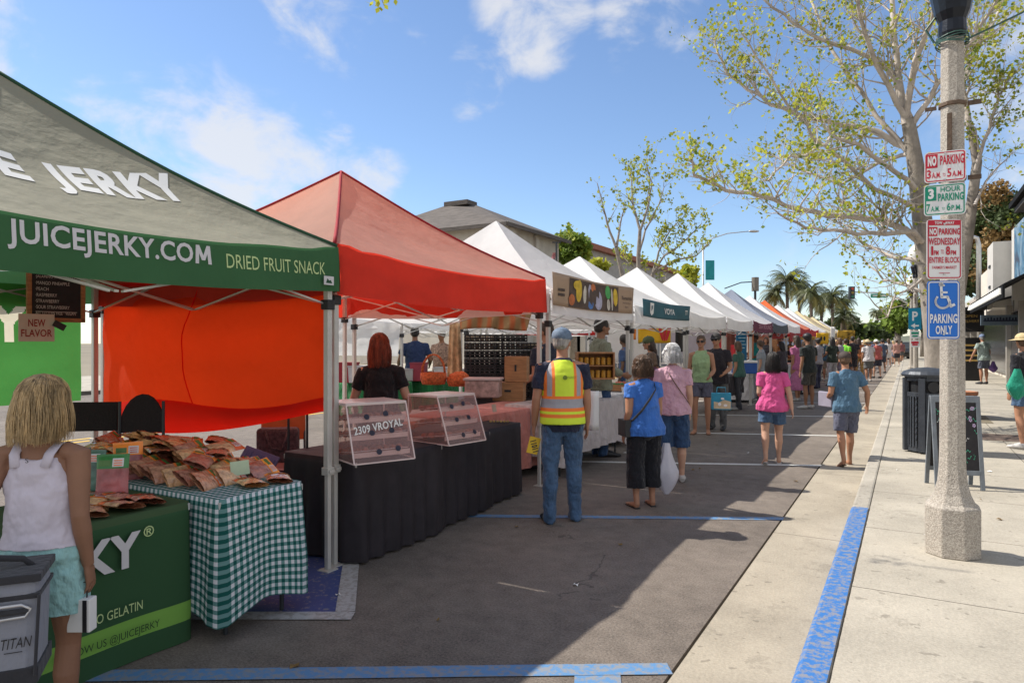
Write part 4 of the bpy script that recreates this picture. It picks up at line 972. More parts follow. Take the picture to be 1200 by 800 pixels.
def limb(q, lq, P, r0, r1, rn, twigs, leafs, tl=1.6, lev=1, lfs=.075, upb=.2):
    pts = []
    for i in range(len(P)-1):
        a, b = P[i], P[i+1]
        for j in range(3): pts.append(a.lerp(b, j/3)+Vector((rn.gauss(0,.018),rn.gauss(0,.018),rn.gauss(0,.018))))
    pts.append(P[-1]); K = len(pts)
    rad = [r0+(r1-r0)*(i/(K-1))**.8 for i in range(K)]
    q.tube(pts, rad, 8, cap=False)
    for t in range(twigs):
        i = min(K-1, int(K*(.15+.85*rn.random()**.8))); d = (pts[i]-pts[i-1]).normalized()
        s = Vector((rn.gauss(0,1), rn.gauss(0,1), rn.gauss(0,.7)+.45)).normalized()
        grow(q, lq, pts[i], d*.5+s, tl*rn.uniform(.45,1.1)*(1-.4*i/K), max(.006, rad[i]*.42), lev, rn, leafs, 4, upb, .2, lfs)
# big sycamore
ZS = 13.6
def TP(px, py, dz=0): z = ZS+dz; x, y = A(px, z); return Vector((x, y, ZOF(py, z)))
syc = thing('sycamore_tree', 'large budding sycamore with pale spreading branches behind the sign pole', 'tree', (*A(1103, ZS), .12)); so = Vector(syc.location)
rn = random.Random(21); q = MB(); lq = (MB(), MB())
def LB(L, r0, r1, dz, tw, leafs, **k): limb(q, lq, [TP(a, b, dz*i/(len(L)-1))-so for i, (a, b) in enumerate(L)], r0*.60, r1*.7, rn, int(tw*1.5), leafs*.62, tl=1.45, lfs=.078, **k)
trunkA = [(1106,492),(1103,440),(1099,390),(1091,330),(1082,270),(1074,200),(1064,140)]
q.tube([TP(a, b)-so for a, b in trunkA], [.33,.28,.25,.21,.18,.15,.12], 12, cap=False)
q.tube([TP(a, b, .2)-so for a, b in [(1112,440),(1122,340),(1136,260),(1145,190),(1138,150)]], [.17,.15,.11,.09,.075], 10, cap=False)
tq = MB(); tq.v, tq.f, tq.mi = q.v, q.f, q.mi; tq.build('trunk', bark, syc, smooth=True); q = MB()
LB([(1086,292),(1060,268),(1030,258),(988,254),(935,246),(890,228),(851,222),(817,205),(809,186)], .13, .035, -1.0, 34, .5)
LB([(1079,200),(1060,175),(1030,155),(988,147),(945,137),(902,121),(877,106),(851,84),(838,52)], .13, .03, 1.2, 36, .5)
LB([(1085,285),(1068,272),(1020,274),(975,270),(945,268),(912,250)], .10, .025, -2.0, 20, .35)
LB([(1078,225),(1055,205),(1005,170),(975,160),(948,182),(925,184),(900,212)], .09, .02, -2.6, 20, .45)
LB([(1066,140),(1051,94),(1017,66),(962,47),(928,26),(895,0),(880,-30)], .10, .025, .6, 28, .55)
LB([(1062,140),(1030,77),(1009,26),(1003,-20),(990,-60)], .10, .03, -1.2, 20, .5)
LB([(1062,140),(1075,70),(1092,22),(1100,-30)], .12, .04, -1.6, 14, .5)
LB([(1062,145),(1048,60),(1043,0),(1035,-60)], .12, .05, .5, 18, .5)
LB([(1066,150),(1098,100),(1125,68),(1150,30),(1175,-10)], .10, .03, -1.8, 18, .6)
LB([(1080,245),(1026,221),(988,191),(953,162),(925,125),(894,77),(870,40)], .09, .02, -.6, 30, .5)
LB([(1086,306),(1050,303),(1020,290),(985,265)], .09, .02, 1.6, 14, .3)
LB([(1090,345),(1062,332),(1035,328),(1010,300),(990,290)], .07, .015, 2.0, 16, .2)
LB([(1085,325),(1050,345),(1040,370),(1020,350)], .05, .012, -1.4, 10, .25)
LB([(1138,150),(1128,100),(1142,60),(1165,25),(1185,-20)], .10, .03, .8, 26, .6)
LB([(1142,200),(1158,150),(1172,110),(1182,90)], .07, .015, -.8, 22, .7)
LB([(1140,240),(1165,200),(1185,180)], .05, .012, .5, 8, .3)
LB([(1070,190),(1010,110),(975,60),(950,0),(940,-40)], .09, .025, 2.2, 22, .5)
LB([(1070,180),(1030,190),(985,215),(940,200),(900,180)], .08, .02, 2.4, 24, .45)
q.build('limb', barkw, syc, smooth=True)
lq[0].build('crown', lf1, syc); lq[1].build('crown', lf2, syc)
print('sycamore leaves', len(lq[0].f)+len(lq[1].f))
# small branch tip at top centre of the photo comes from a limb out of frame
def small_tree(label, px, Z, trunkpx, limbs, leafs, seed, lfs, tw, tl, m0=lf1, m1=lf2, group=None, r=.2, name='street_tree'):
    rn = random.Random(seed); t = thing(name, label, 'tree', (*A(px, Z), 0), 0, group); o = Vector(t.location)
    def P(a, b, dz=0): x, y = A(a, Z+dz); return Vector((x, y, ZOF(b, Z+dz)))-o
    q = MB(); q.tube([P(a, b) for a, b in trunkpx], [r*(1-.5*i/len(trunkpx)) for i in range(len(trunkpx))], 8, cap=False); q.build('trunk', bark, t, smooth=True)
    q = MB(); lq = (MB(), MB())
    for L in limbs:
        dz = rn.uniform(-3, 3); limb(q, lq, [P(a, b, dz*i/(len(L)-1)) for i, (a, b) in enumerate(L)], r*.5, r*.15, rn, tw, leafs, tl=tl, lev=1, lfs=lfs)
    q.build('limb', bark, t, smooth=True); lq[0].build('crown', m0, t); lq[1].build('crown', m1, t); return t
small_tree('slim leaning tree with bare twigs above the white tents', 728, 46, [(733,410),(731,350),(729,322),(722,290)], [[(722,290),(712,262),(706,240),(700,215)],[(722,290),(727,262),(733,240)]], .18, 5, .2, 7, 2.2)
small_tree('upright budding tree in the middle above the white tents', 748, 48, [(750,410),(749,350),(748,300),(750,270)], [[(750,270),(742,240),(740,210),(738,195)],[(750,270),(760,240),(764,215),(757,192)],[(748,300),(756,270),(772,240),(778,220)]], .42, 6, .2, 13, 2.4)
small_tree('wide low branching tree right of the upright tree', 762, 50, [(758,410),(758,350),(765,320)], [[(765,320),(778,300),(800,285),(822,262)],[(765,320),(790,305),(815,300),(832,285)],[(765,320),(772,295),(785,270),(800,255)],[(760,330),(780,330),(800,345),(790,340)],[(762,330),(740,310),(728,300)]], .42, 7, .2, 13, 2.4)
def bushy(label, px, Z, c, rad, n, m, seed, lfs, name='leafy_tree', m2=None, trunk=True, group=None):
    rn = random.Random(seed); x0, y0 = A(px, Z); t = thing(name, label, 'tree', (x0, y0, 0), TH, group); k = Z/FPX
    q = MB(); cz = ZOF(c[1], Z); cx = (c[0]-px)*k
    q.tube([(0,0,0),(0,0,cz*.5),(cx*.5,0,cz)], [.35,.28,.15], 8); q.build('trunk', bark, t, smooth=True)
    qs = [MB(), MB()]; cl = []
    for i in range(26):
        a = Vector((rn.gauss(0,1), rn.gauss(0,1), rn.gauss(0,1))).normalized()*rn.random()**.35
        cl.append((Vector((cx+a.x*rad[0]*k*.8, a.y*rad[0]*k*.7, cz+a.z*rad[1]*k*.8)), rn.uniform(.22,.42)*min(rad)*k))
    for i in range(n):
        c_, r_ = rn.choice(cl); d = Vector((rn.gauss(0,1), rn.gauss(0,1), rn.gauss(0,1))).normalized()*r_*(rn.uniform(.5,1.08)); leaf(qs[0 if noise.noise((c_+d)*.35)+rn.gauss(0,.12) > -.03 else 1], c_+d, lfs*rn.uniform(.6,1.4), rn)
    qs[0].build('crown', m, t); qs[1].build('crown', m2 or m, t); return t
bushy('yellow green leafy tree behind the cream building', 672, 60, (668,292), (26,30), 2600, leafmat('lime_leaf', (.34,.38,.05)), 9, .42, m2=lf2)
bushy('small leafy tree against the grey wall', 700, 44, (700,312), (14,9), 700, lf1, 10, .3, m2=lf2)
bushy('small yellow green tree behind the white tents near the teal banner', 808, 55, (806,325), (14,14), 800, lf1, 12, .4, m2=lf2)
bushy('huge brown green tree filling the sky beside the signs', 1185, 62, (1186,278), (52,92), 26000, lf4, 13, .34, m2=lf3)
bushy('tall dark green tree rising above the right hand shops', 1160, 75, (1150,300), (45,85), 11000, lf3, 14, .45, m2=lf4)
bushy('dark rounded tree at the far right edge', 1250, 60, (1245,290), (60,80), 9000, lf3, 15, .45, m2=lf4)
bushy('round green street tree near the farther lamp pole', 1052, 60, (1052,372), (20,20), 1800, lf2, 16, .4, m2=lf3)
bushy('dark street tree behind the signal mast', 1082, 75, (1082,365), (22,32), 2000, lf3, 17, .5, m2=lf2)
for i, (px, py, r_) in enumerate([(1000,388,14),(1020,390,12),(978,384,16),(950,380,18),(1040,388,12)]):
    bushy(['low dark tree at the end of the street left of the lone palm','low tree just right of the lone palm','bushy tree between the palms and the lone palm','wide bushy tree below the palms','small tree at the end of the street near the round tree'][i], px, 160+12*i, (px, py), (r_, 11), 900, lf3, 30+i, 1.3, m2=lf2)
# palms
frond = mat('palm_frond', (.085,.10,.025), .5, .5, .3, tl=.2, spec=.5); frondy = mat('yellow_palm_frond', (.26,.22,.05), .5, .3, .3, tl=.2); ptr = mat('palm_trunk', (.17,.13,.10), .95, .3, 2)
def palm(label, px, py, Z, L, n, seed, lr=.3, group='palms beyond the market tents'):
    rn = random.Random(seed); x, y = A(px, Z); t = thing('palm_tree', label, 'palm tree', (x, y, 0), 0, group); zt = ZOF(py, Z)
    q = MB(); q.tube([(0,0,0),(.15,0,zt*.5),(0,0,zt)], [lr*1.3, lr, lr*1.1], 8); q.build('trunk', ptr, t, smooth=True)
    qq = [MB(), MB()]
    for i in range(n):
        a = rn.uniform(0, 6.28); el = rn.uniform(-.6, 1.35); q = qq[1 if el < .0 and rn.random() < .6 else 0]
        p = Vector((0,0,zt)); d = Vector((math.cos(a)*math.cos(el), math.sin(a)*math.cos(el), math.sin(el))); side = d.cross(Vector((0,0,1))).normalized(); pts = [p]
        for k in range(9): d = (d+Vector((0,0,-.13-.02*k))).normalized(); pts.append(pts[-1]+d*L/9)
        q.tube(pts, [.05*(1-.09*k) for k in range(10)], 4, cap=False)
        for k in range(1, 10):
            for s in (-1, 1):
                for h in (0, .5):
                    b = pts[k]*(1-h)+pts[k-1]*h; w_ = L*.26*math.sin(math.pi*(k/10.5)**.7); e = b+side*s*w_*.8+Vector((0,0,-w_*.55))+d*w_*.3
                    bb = len(q.v); q.v += [b-d*.09, b+d*.09, e]; q.face(bb, bb+1, bb+2)
    qq[0].build('crown', frond, t); qq[1].build('crown', frondy, t)
for i, (px, py, Z, L) in enumerate([(908,343,140,4.0),(922,328,138,4.4),(936,335,148,4.2),(950,343,130,4.0),(962,352,145,4.0),(975,347,142,3.8),(986,352,155,4.0),(990,370,130,3.2)]):
    palm(['leftmost of the tall palms','tallest palm above the orange topped tent','palm just right of the tallest one','full headed palm in the middle of the group','shorter palm right of the middle','palm right of the middle with a thin head','rightmost tall palm of the group','low palm in front of the far buildings'][i], px, py, Z, L, 46, 50+i)
palm('lone slim fan palm standing far down the street', 1028, 366, 240, 3.2, 60, 60, .3)
# tree well earth and fallen seeds
sx1, sy1 = A(1106, ZS)
tag(MB().box((sx1+.1, sy1, .1225), (1.3, 1.5, .004)).build('tree_pit', earth), kind='structure')
tag(MB().box((*W(1165,512,.12), .1225), (1.1, .9, .004)).build('sidewalk_patch', mat('brown_patch', (.14,.10,.08), .9, .3, 3)), kind='structure')
# ================= PEOPLE
def skin(name, c): return mat(name, c, .55, .08, 9, .08, 60, spec=.35)
SK = {'f': skin('skin_fair', (.50,.29,.20)), 't': skin('skin_tan', (.38,.19,.115)), 'm': skin('skin_medium', (.27,.135,.08)), 'd': skin('skin_dark', (.13,.07,.045))}
def hairm(n, c): return mat('hair_'+n, c, .5, .75, 34, .9, 50, stretch=(1,1,.12), spec=.5)
HR = {'blond': hairm('blond', (.48,.33,.16)), 'brown': hairm('brown', (.10,.055,.03)), 'black': hairm('black', (.02,.016,.015)), 'white': hairm('white', (.62,.60,.57)), 'grey': hairm('grey', (.28,.26,.24)), 'red': hairm('auburn', (.26,.05,.02)), 'dkbrown': hairm('dark_brown', (.045,.025,.017))}
eyew = mat('eye_white', (.6,.58,.55), .3, .02); eyed = mat('eye_dark', (.03,.02,.015), .2, .05); lipm = mat('lips', (.35,.10,.08), .5, .05)
ARM = {'hang': ((.045,-.015,-.285),(.015,.06,-.245)), 'hang2': ((.06,.03,-.28),(.02,.12,-.22)), 'fwd': ((.04,.02,-.28),(-.05,.22,-.08)), 'hold': ((.05,.03,-.27),(-.10,.22,.02)),
       'hip': ((.12,-.09,-.24),(-.09,.13,-.16)), 'back': ((.09,-.06,-.28),(.03,-.08,-.24)), 'out': ((.12,.02,-.26),(.05,.10,-.22)), 'up': ((.06,.10,-.24),(-.06,.16,.16)), 'work': ((.10,.02,-.26),(.02,.24,-.10)), 'cross': ((.05,.04,-.28),(-.20,.17,.05))}
def person(label, pos, H, f, sk='t', fat=1.0, fem=False, armR='hang', armL='hang', stride=0.0, hair=('brown','short'), top=None, sleeve=.5, bottom=('pants', None), shoes=None, lod=1, gz=0.0, hat=None, lean=0, tank=False, topz=.84, glasses=False, group=None, headturn=0, vox=None, twist=0, ease=1.0, barefoot=False, spread=.0, topflare=1.0, hairk=1.0):
    if len(label.split()) > 16: print('LONG', label)
    n = {0: 14, 1: 12, 2: 8}[lod]; vx = vox or {0: .0075, 1: .011, 2: .02}[lod]
    S = H/1.75
    def C(p): return Vector(p)*S
    sw = .165 if fem else .188; hw = .098 if fem else .09
    rs_ = random.Random(len(label)*7+int(H*1000)); sway = rs_.uniform(-3.2, 3.2) if lod else rs_.uniform(-1.5, 1.5)
    LN = Matrix.Rotation(R(sway), 3, 'Y') @ Matrix.Rotation(-R(lean+rs_.uniform(0, 3)), 3, 'X'); headturn = headturn + rs_.uniform(-14, 14)
    PV = Vector((0,0,.92))
    def U(p): return LN @ (Vector(p)-PV)+PV                  # upper body leans about the hips
    q = MB()
    def tb(pts, rad, Q=q, ref=None, nn=None): Q.tube([C(p) for p in pts], [(r[0]*S, r[1]*S) if isinstance(r, tuple) else r*S for r in rad], nn or n, ref=ref)
    # torso
    W0 = [( .80,.085,.075,0),(.86,.150,.100,-.005),(.93,.168 if not fem else .180,.112,-.012),(1.00,.155,.105,-.005),(1.08,.138 if not fem else .125,.098,0),(1.17,.145 if not fem else .130,.100,.004),(1.27,.165 if not fem else .145,.110,.006 if not fem else .018),(1.35,.168 if not fem else .148,.105,0),(1.41,.150 if not fem else .130,.082,-.01),(1.455,.095,.062,-.012),(1.49,.058,.056,-.006)]
    def fz(z): return 1+(fat-1)*max(0, min(1, (1.40-z)/.25))*(1.0 if z > .8 else .6)
    tor = [(U((0, y, z)), (a*fz(z), b*(1+(fz(z)-1)*1.5))) for z, a, b, y in W0]
    X = Vector((1,0,0))
    tb([p for p, r in tor], [r for p, r in tor], ref=X)
    tb([U((0,-.004,1.46)), U((0,.004,1.54)), U((0,.012,1.60))], [.056,.052 if not fem else .046,.05], ref=X)
    # head
    hc = U((0,.018,1.645)); HT = Matrix.Rotation(R(headturn), 3, 'Z') @ LN.to_3x3()
    def HP(p): return C(hc + HT @ Vector(p))
    q.ell(HP((0,-.004,.010)), [v*S for v in (.075,.094,.098)], 16, 10, HT); q.ell(HP((0,.022,-.052)), [v*S for v in (.056,.066,.062)], 14, 8, HT)
    if lod < 2:
        q.ell(HP((0,.096,-.022)), [v*S for v in (.013,.020,.024)], 8, 6, HT)
        for s in (-1,1): q.ell(HP((s*.077,-.004,-.020)), [v*S for v in (.010,.020,.032)], 8, 6, HT); 
        q.ell(HP((0,.080,-.090)), [v*S for v in (.024,.02,.018)], 8, 6, HT)
    # arms
    J = {}
    for s, nm in ((1, armR), (-1, armL)):
        e, w_ = ARM[nm] if isinstance(nm, str) else nm
        e = (e[0]+rs_.uniform(-.02,.012), e[1]+rs_.uniform(-.03,.03), e[2]); w_ = (w_[0]+rs_.uniform(-.02,.01), w_[1]+rs_.uniform(-.02,.04), w_[2])
        sh = U((s*sw, -.008, 1.405)); el = sh + LN @ Vector((e[0]*s, e[1], e[2])); wr = el + LN @ Vector((w_[0]*s, w_[1], w_[2]))
        J[s] = (sh, el, wr); m1 = sh.lerp(el, .45); m2 = el.lerp(wr, .3); fa = .5+.5*fat
        tb([U((s*.10,-.008,1.42)), sh, m1, el], [.052, .056*fa, .048*fa, .038*fa])
        tb([m1, el, m2, wr], [.047*fa, .039*fa, .040*fa, .026])
        d = (wr-el).normalized(); sd = Vector((0,1,0)) - d*d.y
        if sd.length < .3: sd = Vector((0,0,1)) - d*d.z
        sd.normalize(); pn = d.cross(sd).normalized()*(-s)
        if pn.x*s > 0: pn = -pn
        tb([wr-d*.01, wr+d*.03, wr+d*.085], [(.026,.018),(.036,.017),(.038,.014)], ref=sd)
        if lod < 2:
            for k, (o, L) in enumerate(((-.029,.058),(-.0095,.072),(.0105,.078),(.030,.070))):
                b = wr+d*.08-sd*o*-1; c1 = b+d*L*.5+pn*.006+sd*o*.12; c2 = b+d*L*.92+pn*.026+sd*o*.15
                tb([b-d*.02, b, c1, c2], [.0095,.009,.0085,.0065], nn=6)
            b = wr+d*.02+sd*.028; tb([b, b+d*.03+sd*.022+pn*.01, b+d*.062+sd*.026+pn*.022], [.012,.011,.0085], nn=6)
        else: tb([wr+d*.07, wr+d*.13+pn*.01, wr+d*.17+pn*.035], [(.036,.014),(.034,.013),(.02,.01)], ref=sd)
    # legs
    F = {}
    for s in (1,-1):
        st = stride*s; lg = (.5+.5*fat)
        hp = Vector((s*hw, 0, .90)); an = Vector((s*(hw+.012+spread), st*.30, .075 + (.05 if st < -.3 else 0))); kn = hp.lerp(an, .49)+Vector((s*.004, .02+.055*abs(stride), .0))
        F[s] = (hp, kn, an)
        mt = hp.lerp(kn, .5); cf = kn.lerp(an, .32)+Vector((0,-.014,0)); lo = kn.lerp(an, .78)
        tb([hp+Vector((-s*.012,0,.02)), hp+Vector((0,-.006,-.05)), mt, kn+Vector((0,0,.05)), kn, cf, lo, an+Vector((0,-.008,.01)), an+Vector((0,-.012,-.035))],
           [(.082*lg,.095*lg),(.085*lg,.092*lg),(.072*lg,.076*lg),.056*lg,.052*lg,(.054*lg,.058*lg),.036,.033,.034], ref=X)
        fr = -.5 if st < -.3 else 0
        fd = Vector((s*.12, math.cos(fr), math.sin(fr))).normalized(); h0 = an+Vector((0,-.03,-.045))
        tb([h0, h0+fd*.05+Vector((0,0,.01)), h0+fd*.13, h0+fd*.19+Vector((0,0,-.006)), h0+fd*.235+Vector((0,0,-.008))], [(.030,.028),(.034,.036),(.040,.028),(.044,.018),(.030,.010)], ref=X)
        F[s] += (h0, fd)
    rz = TH+R(f)
    body = q.build('person', SK[sk], None, rem=vx*S, sm=3 if lod else 4, loc=(pos[0], pos[1], gz), rz=rz)
    tag(body, label, 'person', group)
    # shoes
    if not barefoot:
        q = MB()
        for s in (1,-1):
            hp, kn, an, h0, fd = F[s]
            if shoes and shoes[1] == 'sandal':
                q.tube([C(h0+Vector((0,-.02,-.024))), C(h0+fd*.12+Vector((0,0,-.024))), C(h0+fd*.24+Vector((0,0,-.026)))], [(.04*S,.009*S),(.042*S,.009*S),(.044*S,.009*S)], 10, ref=X)
                q.tube([C(h0+fd*.13+Vector((.042*k_, 0, .026*(1-abs(k_))**.5-.006))) for k_ in (-1,-.6,0,.6,1)], .009*S, 6)
            else:
                q.tube([C(h0+Vector((0,-.012,.02))), C(h0+fd*.03+Vector((0,0,.022))), C(h0+fd*.12+Vector((0,0,.008))), C(h0+fd*.20+Vector((0,0,-.004))), C(h0+fd*.262+Vector((0,0,-.010)))], [(.037*S,.046*S),(.042*S,.052*S),(.047*S,.040*S),(.05*S,.028*S),(.03*S,.016*S)], 10, ref=X)
                q.tube([C(an+Vector((0,-.014,-.03))), C(an+Vector((0,-.012,.02)))], [.045*S,.041*S], 10)
        q.build('shoes', shoes[0] if shoes else blackp, body, rem=vx*S*.9, sm=2)
    # top
    if top is not None:
        q = MB(); ez = .016*ease
        zs_ = [topz, topz+.02] + [z for z, *_ in W0 if z > topz+.05]
        def ti(z):
            for i in range(len(W0)-1):
                if W0[i][0] <= z <= W0[i+1][0]:
                    t_ = (z-W0[i][0])/(W0[i+1][0]-W0[i][0]); return [W0[i][k]*(1-t_)+W0[i+1][k]*t_ for k in range(4)]
            return list(W0[-1])
        pts = []; rad = []
        for z in zs_:
            _, a, b, y = ti(max(z, .86)); 
            if z < .95: a = max(a, .165 if not fem else .172); b = max(b, .108)
            if 1.02 < z < 1.2: a += .012*ease; b += .006*ease
            e_ = ez+(.016*topflare*(1.1-z)/.25 if z < 1.1 else 0)
            if tank:
                a = {1.27: .160, 1.35: .122, 1.41: .102, 1.455: .090}.get(z, a)
                if z > 1.45: continue
            if z > 1.47: a, b = .062, .058; e_ = .006
            pts.append(U((0, y, z))); rad.append((a*fz(z)+e_, b*(1+(fz(z)-1)*1.5)+e_))
        tb(pts, rad, q, ref=X, nn=18)
        if sleeve and not tank:
            for s in (1,-1):
                sh, el, wr = J[s]; fa = .5+.5*fat
                if sleeve <= .6: e_ = sh.lerp(el, min(1, sleeve*1.25)); tb([U((s*.09,-.008,1.415)), sh+Vector((0,0,-.004)), e_], [.056, (.066 if fem else .068)*fa, (.062 if fem else .066)*fa*ease], q)
                else: tb([U((s*.09,-.008,1.415)), sh, sh.lerp(el,.5), el], [.058,.068*fa,.060*fa,.054*fa], q); tb([sh.lerp(el,.6), el, el.lerp(wr,.5), el.lerp(wr,.9)], [.058*fa,.055*fa,.050*fa,.042], q)
        q.build('top', top, body, rem=vx*S, sm=2, disp=(.026 if lod < 2 else .022)*S, dsize=.075)
    # bottom
    if bottom and bottom[1] is not None:
        kind, bm_ = bottom[0], bottom[1]; q = MB()
        pel = [(p, (r[0]+.010, r[1]+.012)) for (p, r), (z, *_) in zip(tor, W0) if .85 < z < 1.05]
        if kind in ('skirt', 'dress', 'shortskirt'):
            zh = {'skirt': .35, 'dress': .30, 'shortskirt': .55}[kind]
            pts = [Vector((0,0,zh)), Vector((0,0,(zh+.9)/2))]+[p for p, r in pel]; rad = [(.25,.20),(.215,.165)]+[r for p, r in pel]; tb(pts, rad, q, ref=X, nn=18)
        else:
            tb([Vector((0,0,.80))]+[p for p, r in pel], [(.10,.09)]+[r for p, r in pel], q, ref=X, nn=18)
            for s in (1,-1):
                hp, kn, an, *_ = F[s]; lg = .5+.5*fat
                if kind == 'shorts': end = [(hp.lerp(kn,.5), (.098*lg,.098*lg)), (hp.lerp(kn, bottom[2] if len(bottom) > 2 else .85), (.100*lg,.096*lg))]
                elif kind == 'capri': end = [(hp.lerp(kn,.5), (.094*lg,.094*lg)), (kn, (.084*lg,.084*lg)), (kn.lerp(an,.30)+Vector((0,-.01,0)), (.082*lg,.084*lg)), (kn.lerp(an,.5), (.080*lg,.080*lg))]
                elif kind == 'wide': end = [(hp.lerp(kn,.5), (.098*lg,.100*lg)), (kn, (.095*lg,.095*lg)), (kn.lerp(an,.62), (.098*lg,.098*lg))]
                else: end = [(hp.lerp(kn,.5), (.093*lg,.096*lg)), (kn+Vector((0,0,.05)), (.078*lg,.080*lg)), (kn, (.073*lg,.075*lg)), (kn.lerp(an,.32)+Vector((0,-.012,0)), (.070*lg,.074*lg)), (kn.lerp(an,.7), (.062,.066)), (an+Vector((0,-.002,-.02)), (.060,.068)), (an+Vector((0,.006,-.05)), (.062,.076))]
                tb([hp+Vector((-s*.012,0,.02)), hp+Vector((0,-.006,-.04))]+[p for p, r in end], [(.094*lg,.104*lg),(.098*lg,.106*lg)]+[r for p, r in end], q, ref=X)
        q.build('trousers' if kind in ('pants','capri','wide') else ('shorts' if kind == 'shorts' else 'skirt'), bm_, body, rem=vx*S, sm=2, disp=.028*S, dsize=.07)
    # hair
    hcol, hst = hair
    def HK(p): p = Vector(p); return HP(Vector((p.x*hairk, p.y*hairk+.0, p.z*(1+(hairk-1)*.5))))
    if hst != 'none':
        q = MB(); hm = HR[hcol]
        q.ell(HK((0,-.014,.022)), [v*S*hairk for v in (.084,.100,.100)], 16, 10, HT)
        if hst == 'short': q.ell(HK((0,-.040,-.025)), [v*S*hairk for v in (.072,.070,.060)], 14, 8, HT)
        elif hst == 'bob':
            q.ell(HK((0,-.030,-.045)), [v*S*hairk for v in (.100,.082,.115)], 16, 10, HT); q.ell(HK((0,-.048,-.105)), [v*S*hairk for v in (.105,.066,.065)], 16, 8, HT)
        elif hst == 'curly':
            rn = random.Random(len(label)); q.ell(HK((0,-.025,-.02)), [v*S*hairk for v in (.105,.100,.125)], 14, 10, HT)
            for k in range(60):
                a = rn.uniform(0, 6.28); e_ = rn.uniform(-1.0, 1.5); rr_ = Vector((.105*math.cos(a)*math.cos(e_), -.025+.10*math.sin(a)*math.cos(e_), -.015+.12*math.sin(e_)))
                if rr_.y > .045 and rr_.z < .06: continue
                q.ell(HK(rr_), [rn.uniform(.018,.034)*S]*3, 8, 6)
        elif hst in ('long', 'shoulder'):
            zl = -.26 if hst == 'long' else -.15
            q.ell(HK((0,-.035,-.05)), [v*S*hairk for v in (.095,.080,.12)], 16, 10, HT)
            q.tube([HK((0,-.05,.0)), HK((0,-.068,-.12)), HK((0,-.085,zl*.75)), HK((0,-.085,zl))], [(.092*S,.06*S),(.105*S,.055*S),(.10*S,.04*S),(.07*S,.022*S)], 14, ref=HT @ X)
        elif hst == 'bun': q.ell(HK((0,-.10,.06)), [v*S*hairk for v in (.045,.045,.045)], 12, 8, HT); q.ell(HK((0,-.035,-.02)), [v*S*hairk for v in (.078,.075,.07)], 14, 8, HT)
        hob = q.build('hair', hm, body, rem=max(.008, vx)*S, sm=2 if hst != 'curly' else 1, disp=.016*S if hst != 'short' else .008*S, dsize=.03)
        if lod == 0 and hst in ('bob', 'long', 'shoulder', 'curly'):
            rn = random.Random(7); q = MB(); zend = {'bob': -.165, 'long': -.27, 'shoulder': -.20, 'curly': -.13}[hst]
            for k in range(650):
                a = rn.uniform(math.pi*.97, math.pi*2.03) if rn.random() < .8 else rn.uniform(math.pi*.80, math.pi*2.2)
                j = rn.uniform(1.0, 1.09); L = zend*rn.uniform(.8, 1.06); pts = []; amp = .004 if hst != 'curly' else .012; ph = rn.uniform(0, 6)
                for i in range(12):
                    t_ = i/11
                    if t_ < .45:
                        el_ = math.pi/2*(1-t_/.45); r_ = Vector((.088*math.cos(a)*math.cos(el_), -.014+.104*math.sin(a)*math.cos(el_), .022+.102*math.sin(el_)))
                    else:
                        u = (t_-.45)/.55; wd = 1+.22*math.sin(math.pi*min(1, u*1.1)*.75)
                        r_ = Vector((.088*math.cos(a)*wd, -.018+.104*math.sin(a)*(1+.05*u)-.01*u, .022+(L-.022)*u))
                    r_ = r_*j if t_ < .45 else Vector((r_.x*j, r_.y*j, r_.z))
                    r_ += Vector((amp*math.sin(ph+i*1.1), amp*math.cos(ph+i*1.3), 0)); pts.append(HK(r_))
                q.tube(pts, [.0022*S]*8+[.0018*S,.0015*S,.001*S,.0006*S], 3, cap=False)
            q.build('hair_strand', hm, hob, smooth=True)
    if lod < 2:
        for s in (-1, 1):
            q = MB(); q.ell(HP((s*.031,.083,.0)), [v*S for v in (.013,.008,.008)], 10, 6, HT); eo = q.build('eye', eyew, body, smooth=True)
            q = MB(); q.ell(HP((s*.031,.089,.0)), [v*S for v in (.0055,.004,.0055)], 8, 6, HT); q.build('iris', eyed, eo, smooth=True)
            q = MB(); q.tube([HP((s*.046,.079,.018)), HP((s*.030,.089,.024)), HP((s*.014,.090,.020))], .003*S, 5); q.build('eyebrow', HR[hcol], body)
        q = MB(); q.tube([HP((-.024,.082,-.062)), HP((0,.090,-.060)), HP((.024,.082,-.062))], [(.003*S,.004*S),(.006*S,.006*S),(.003*S,.004*S)], 6); q.build('mouth', lipm, body)
    if glasses:
        q = MB()
        for s in (-1, 1): q.ell(HP((s*.032,.092,.0)), [v*S for v in (.029,.008,.022)], 12, 6, HT); q.tube([HP((s*.058,.085,.004)), HP((s*.078,.01,.0))], .003*S, 5)
        q.tube([HP((-.012,.096,.003)), HP((.012,.096,.003))], .003*S, 5); q.build('sunglasses', blackp, body)
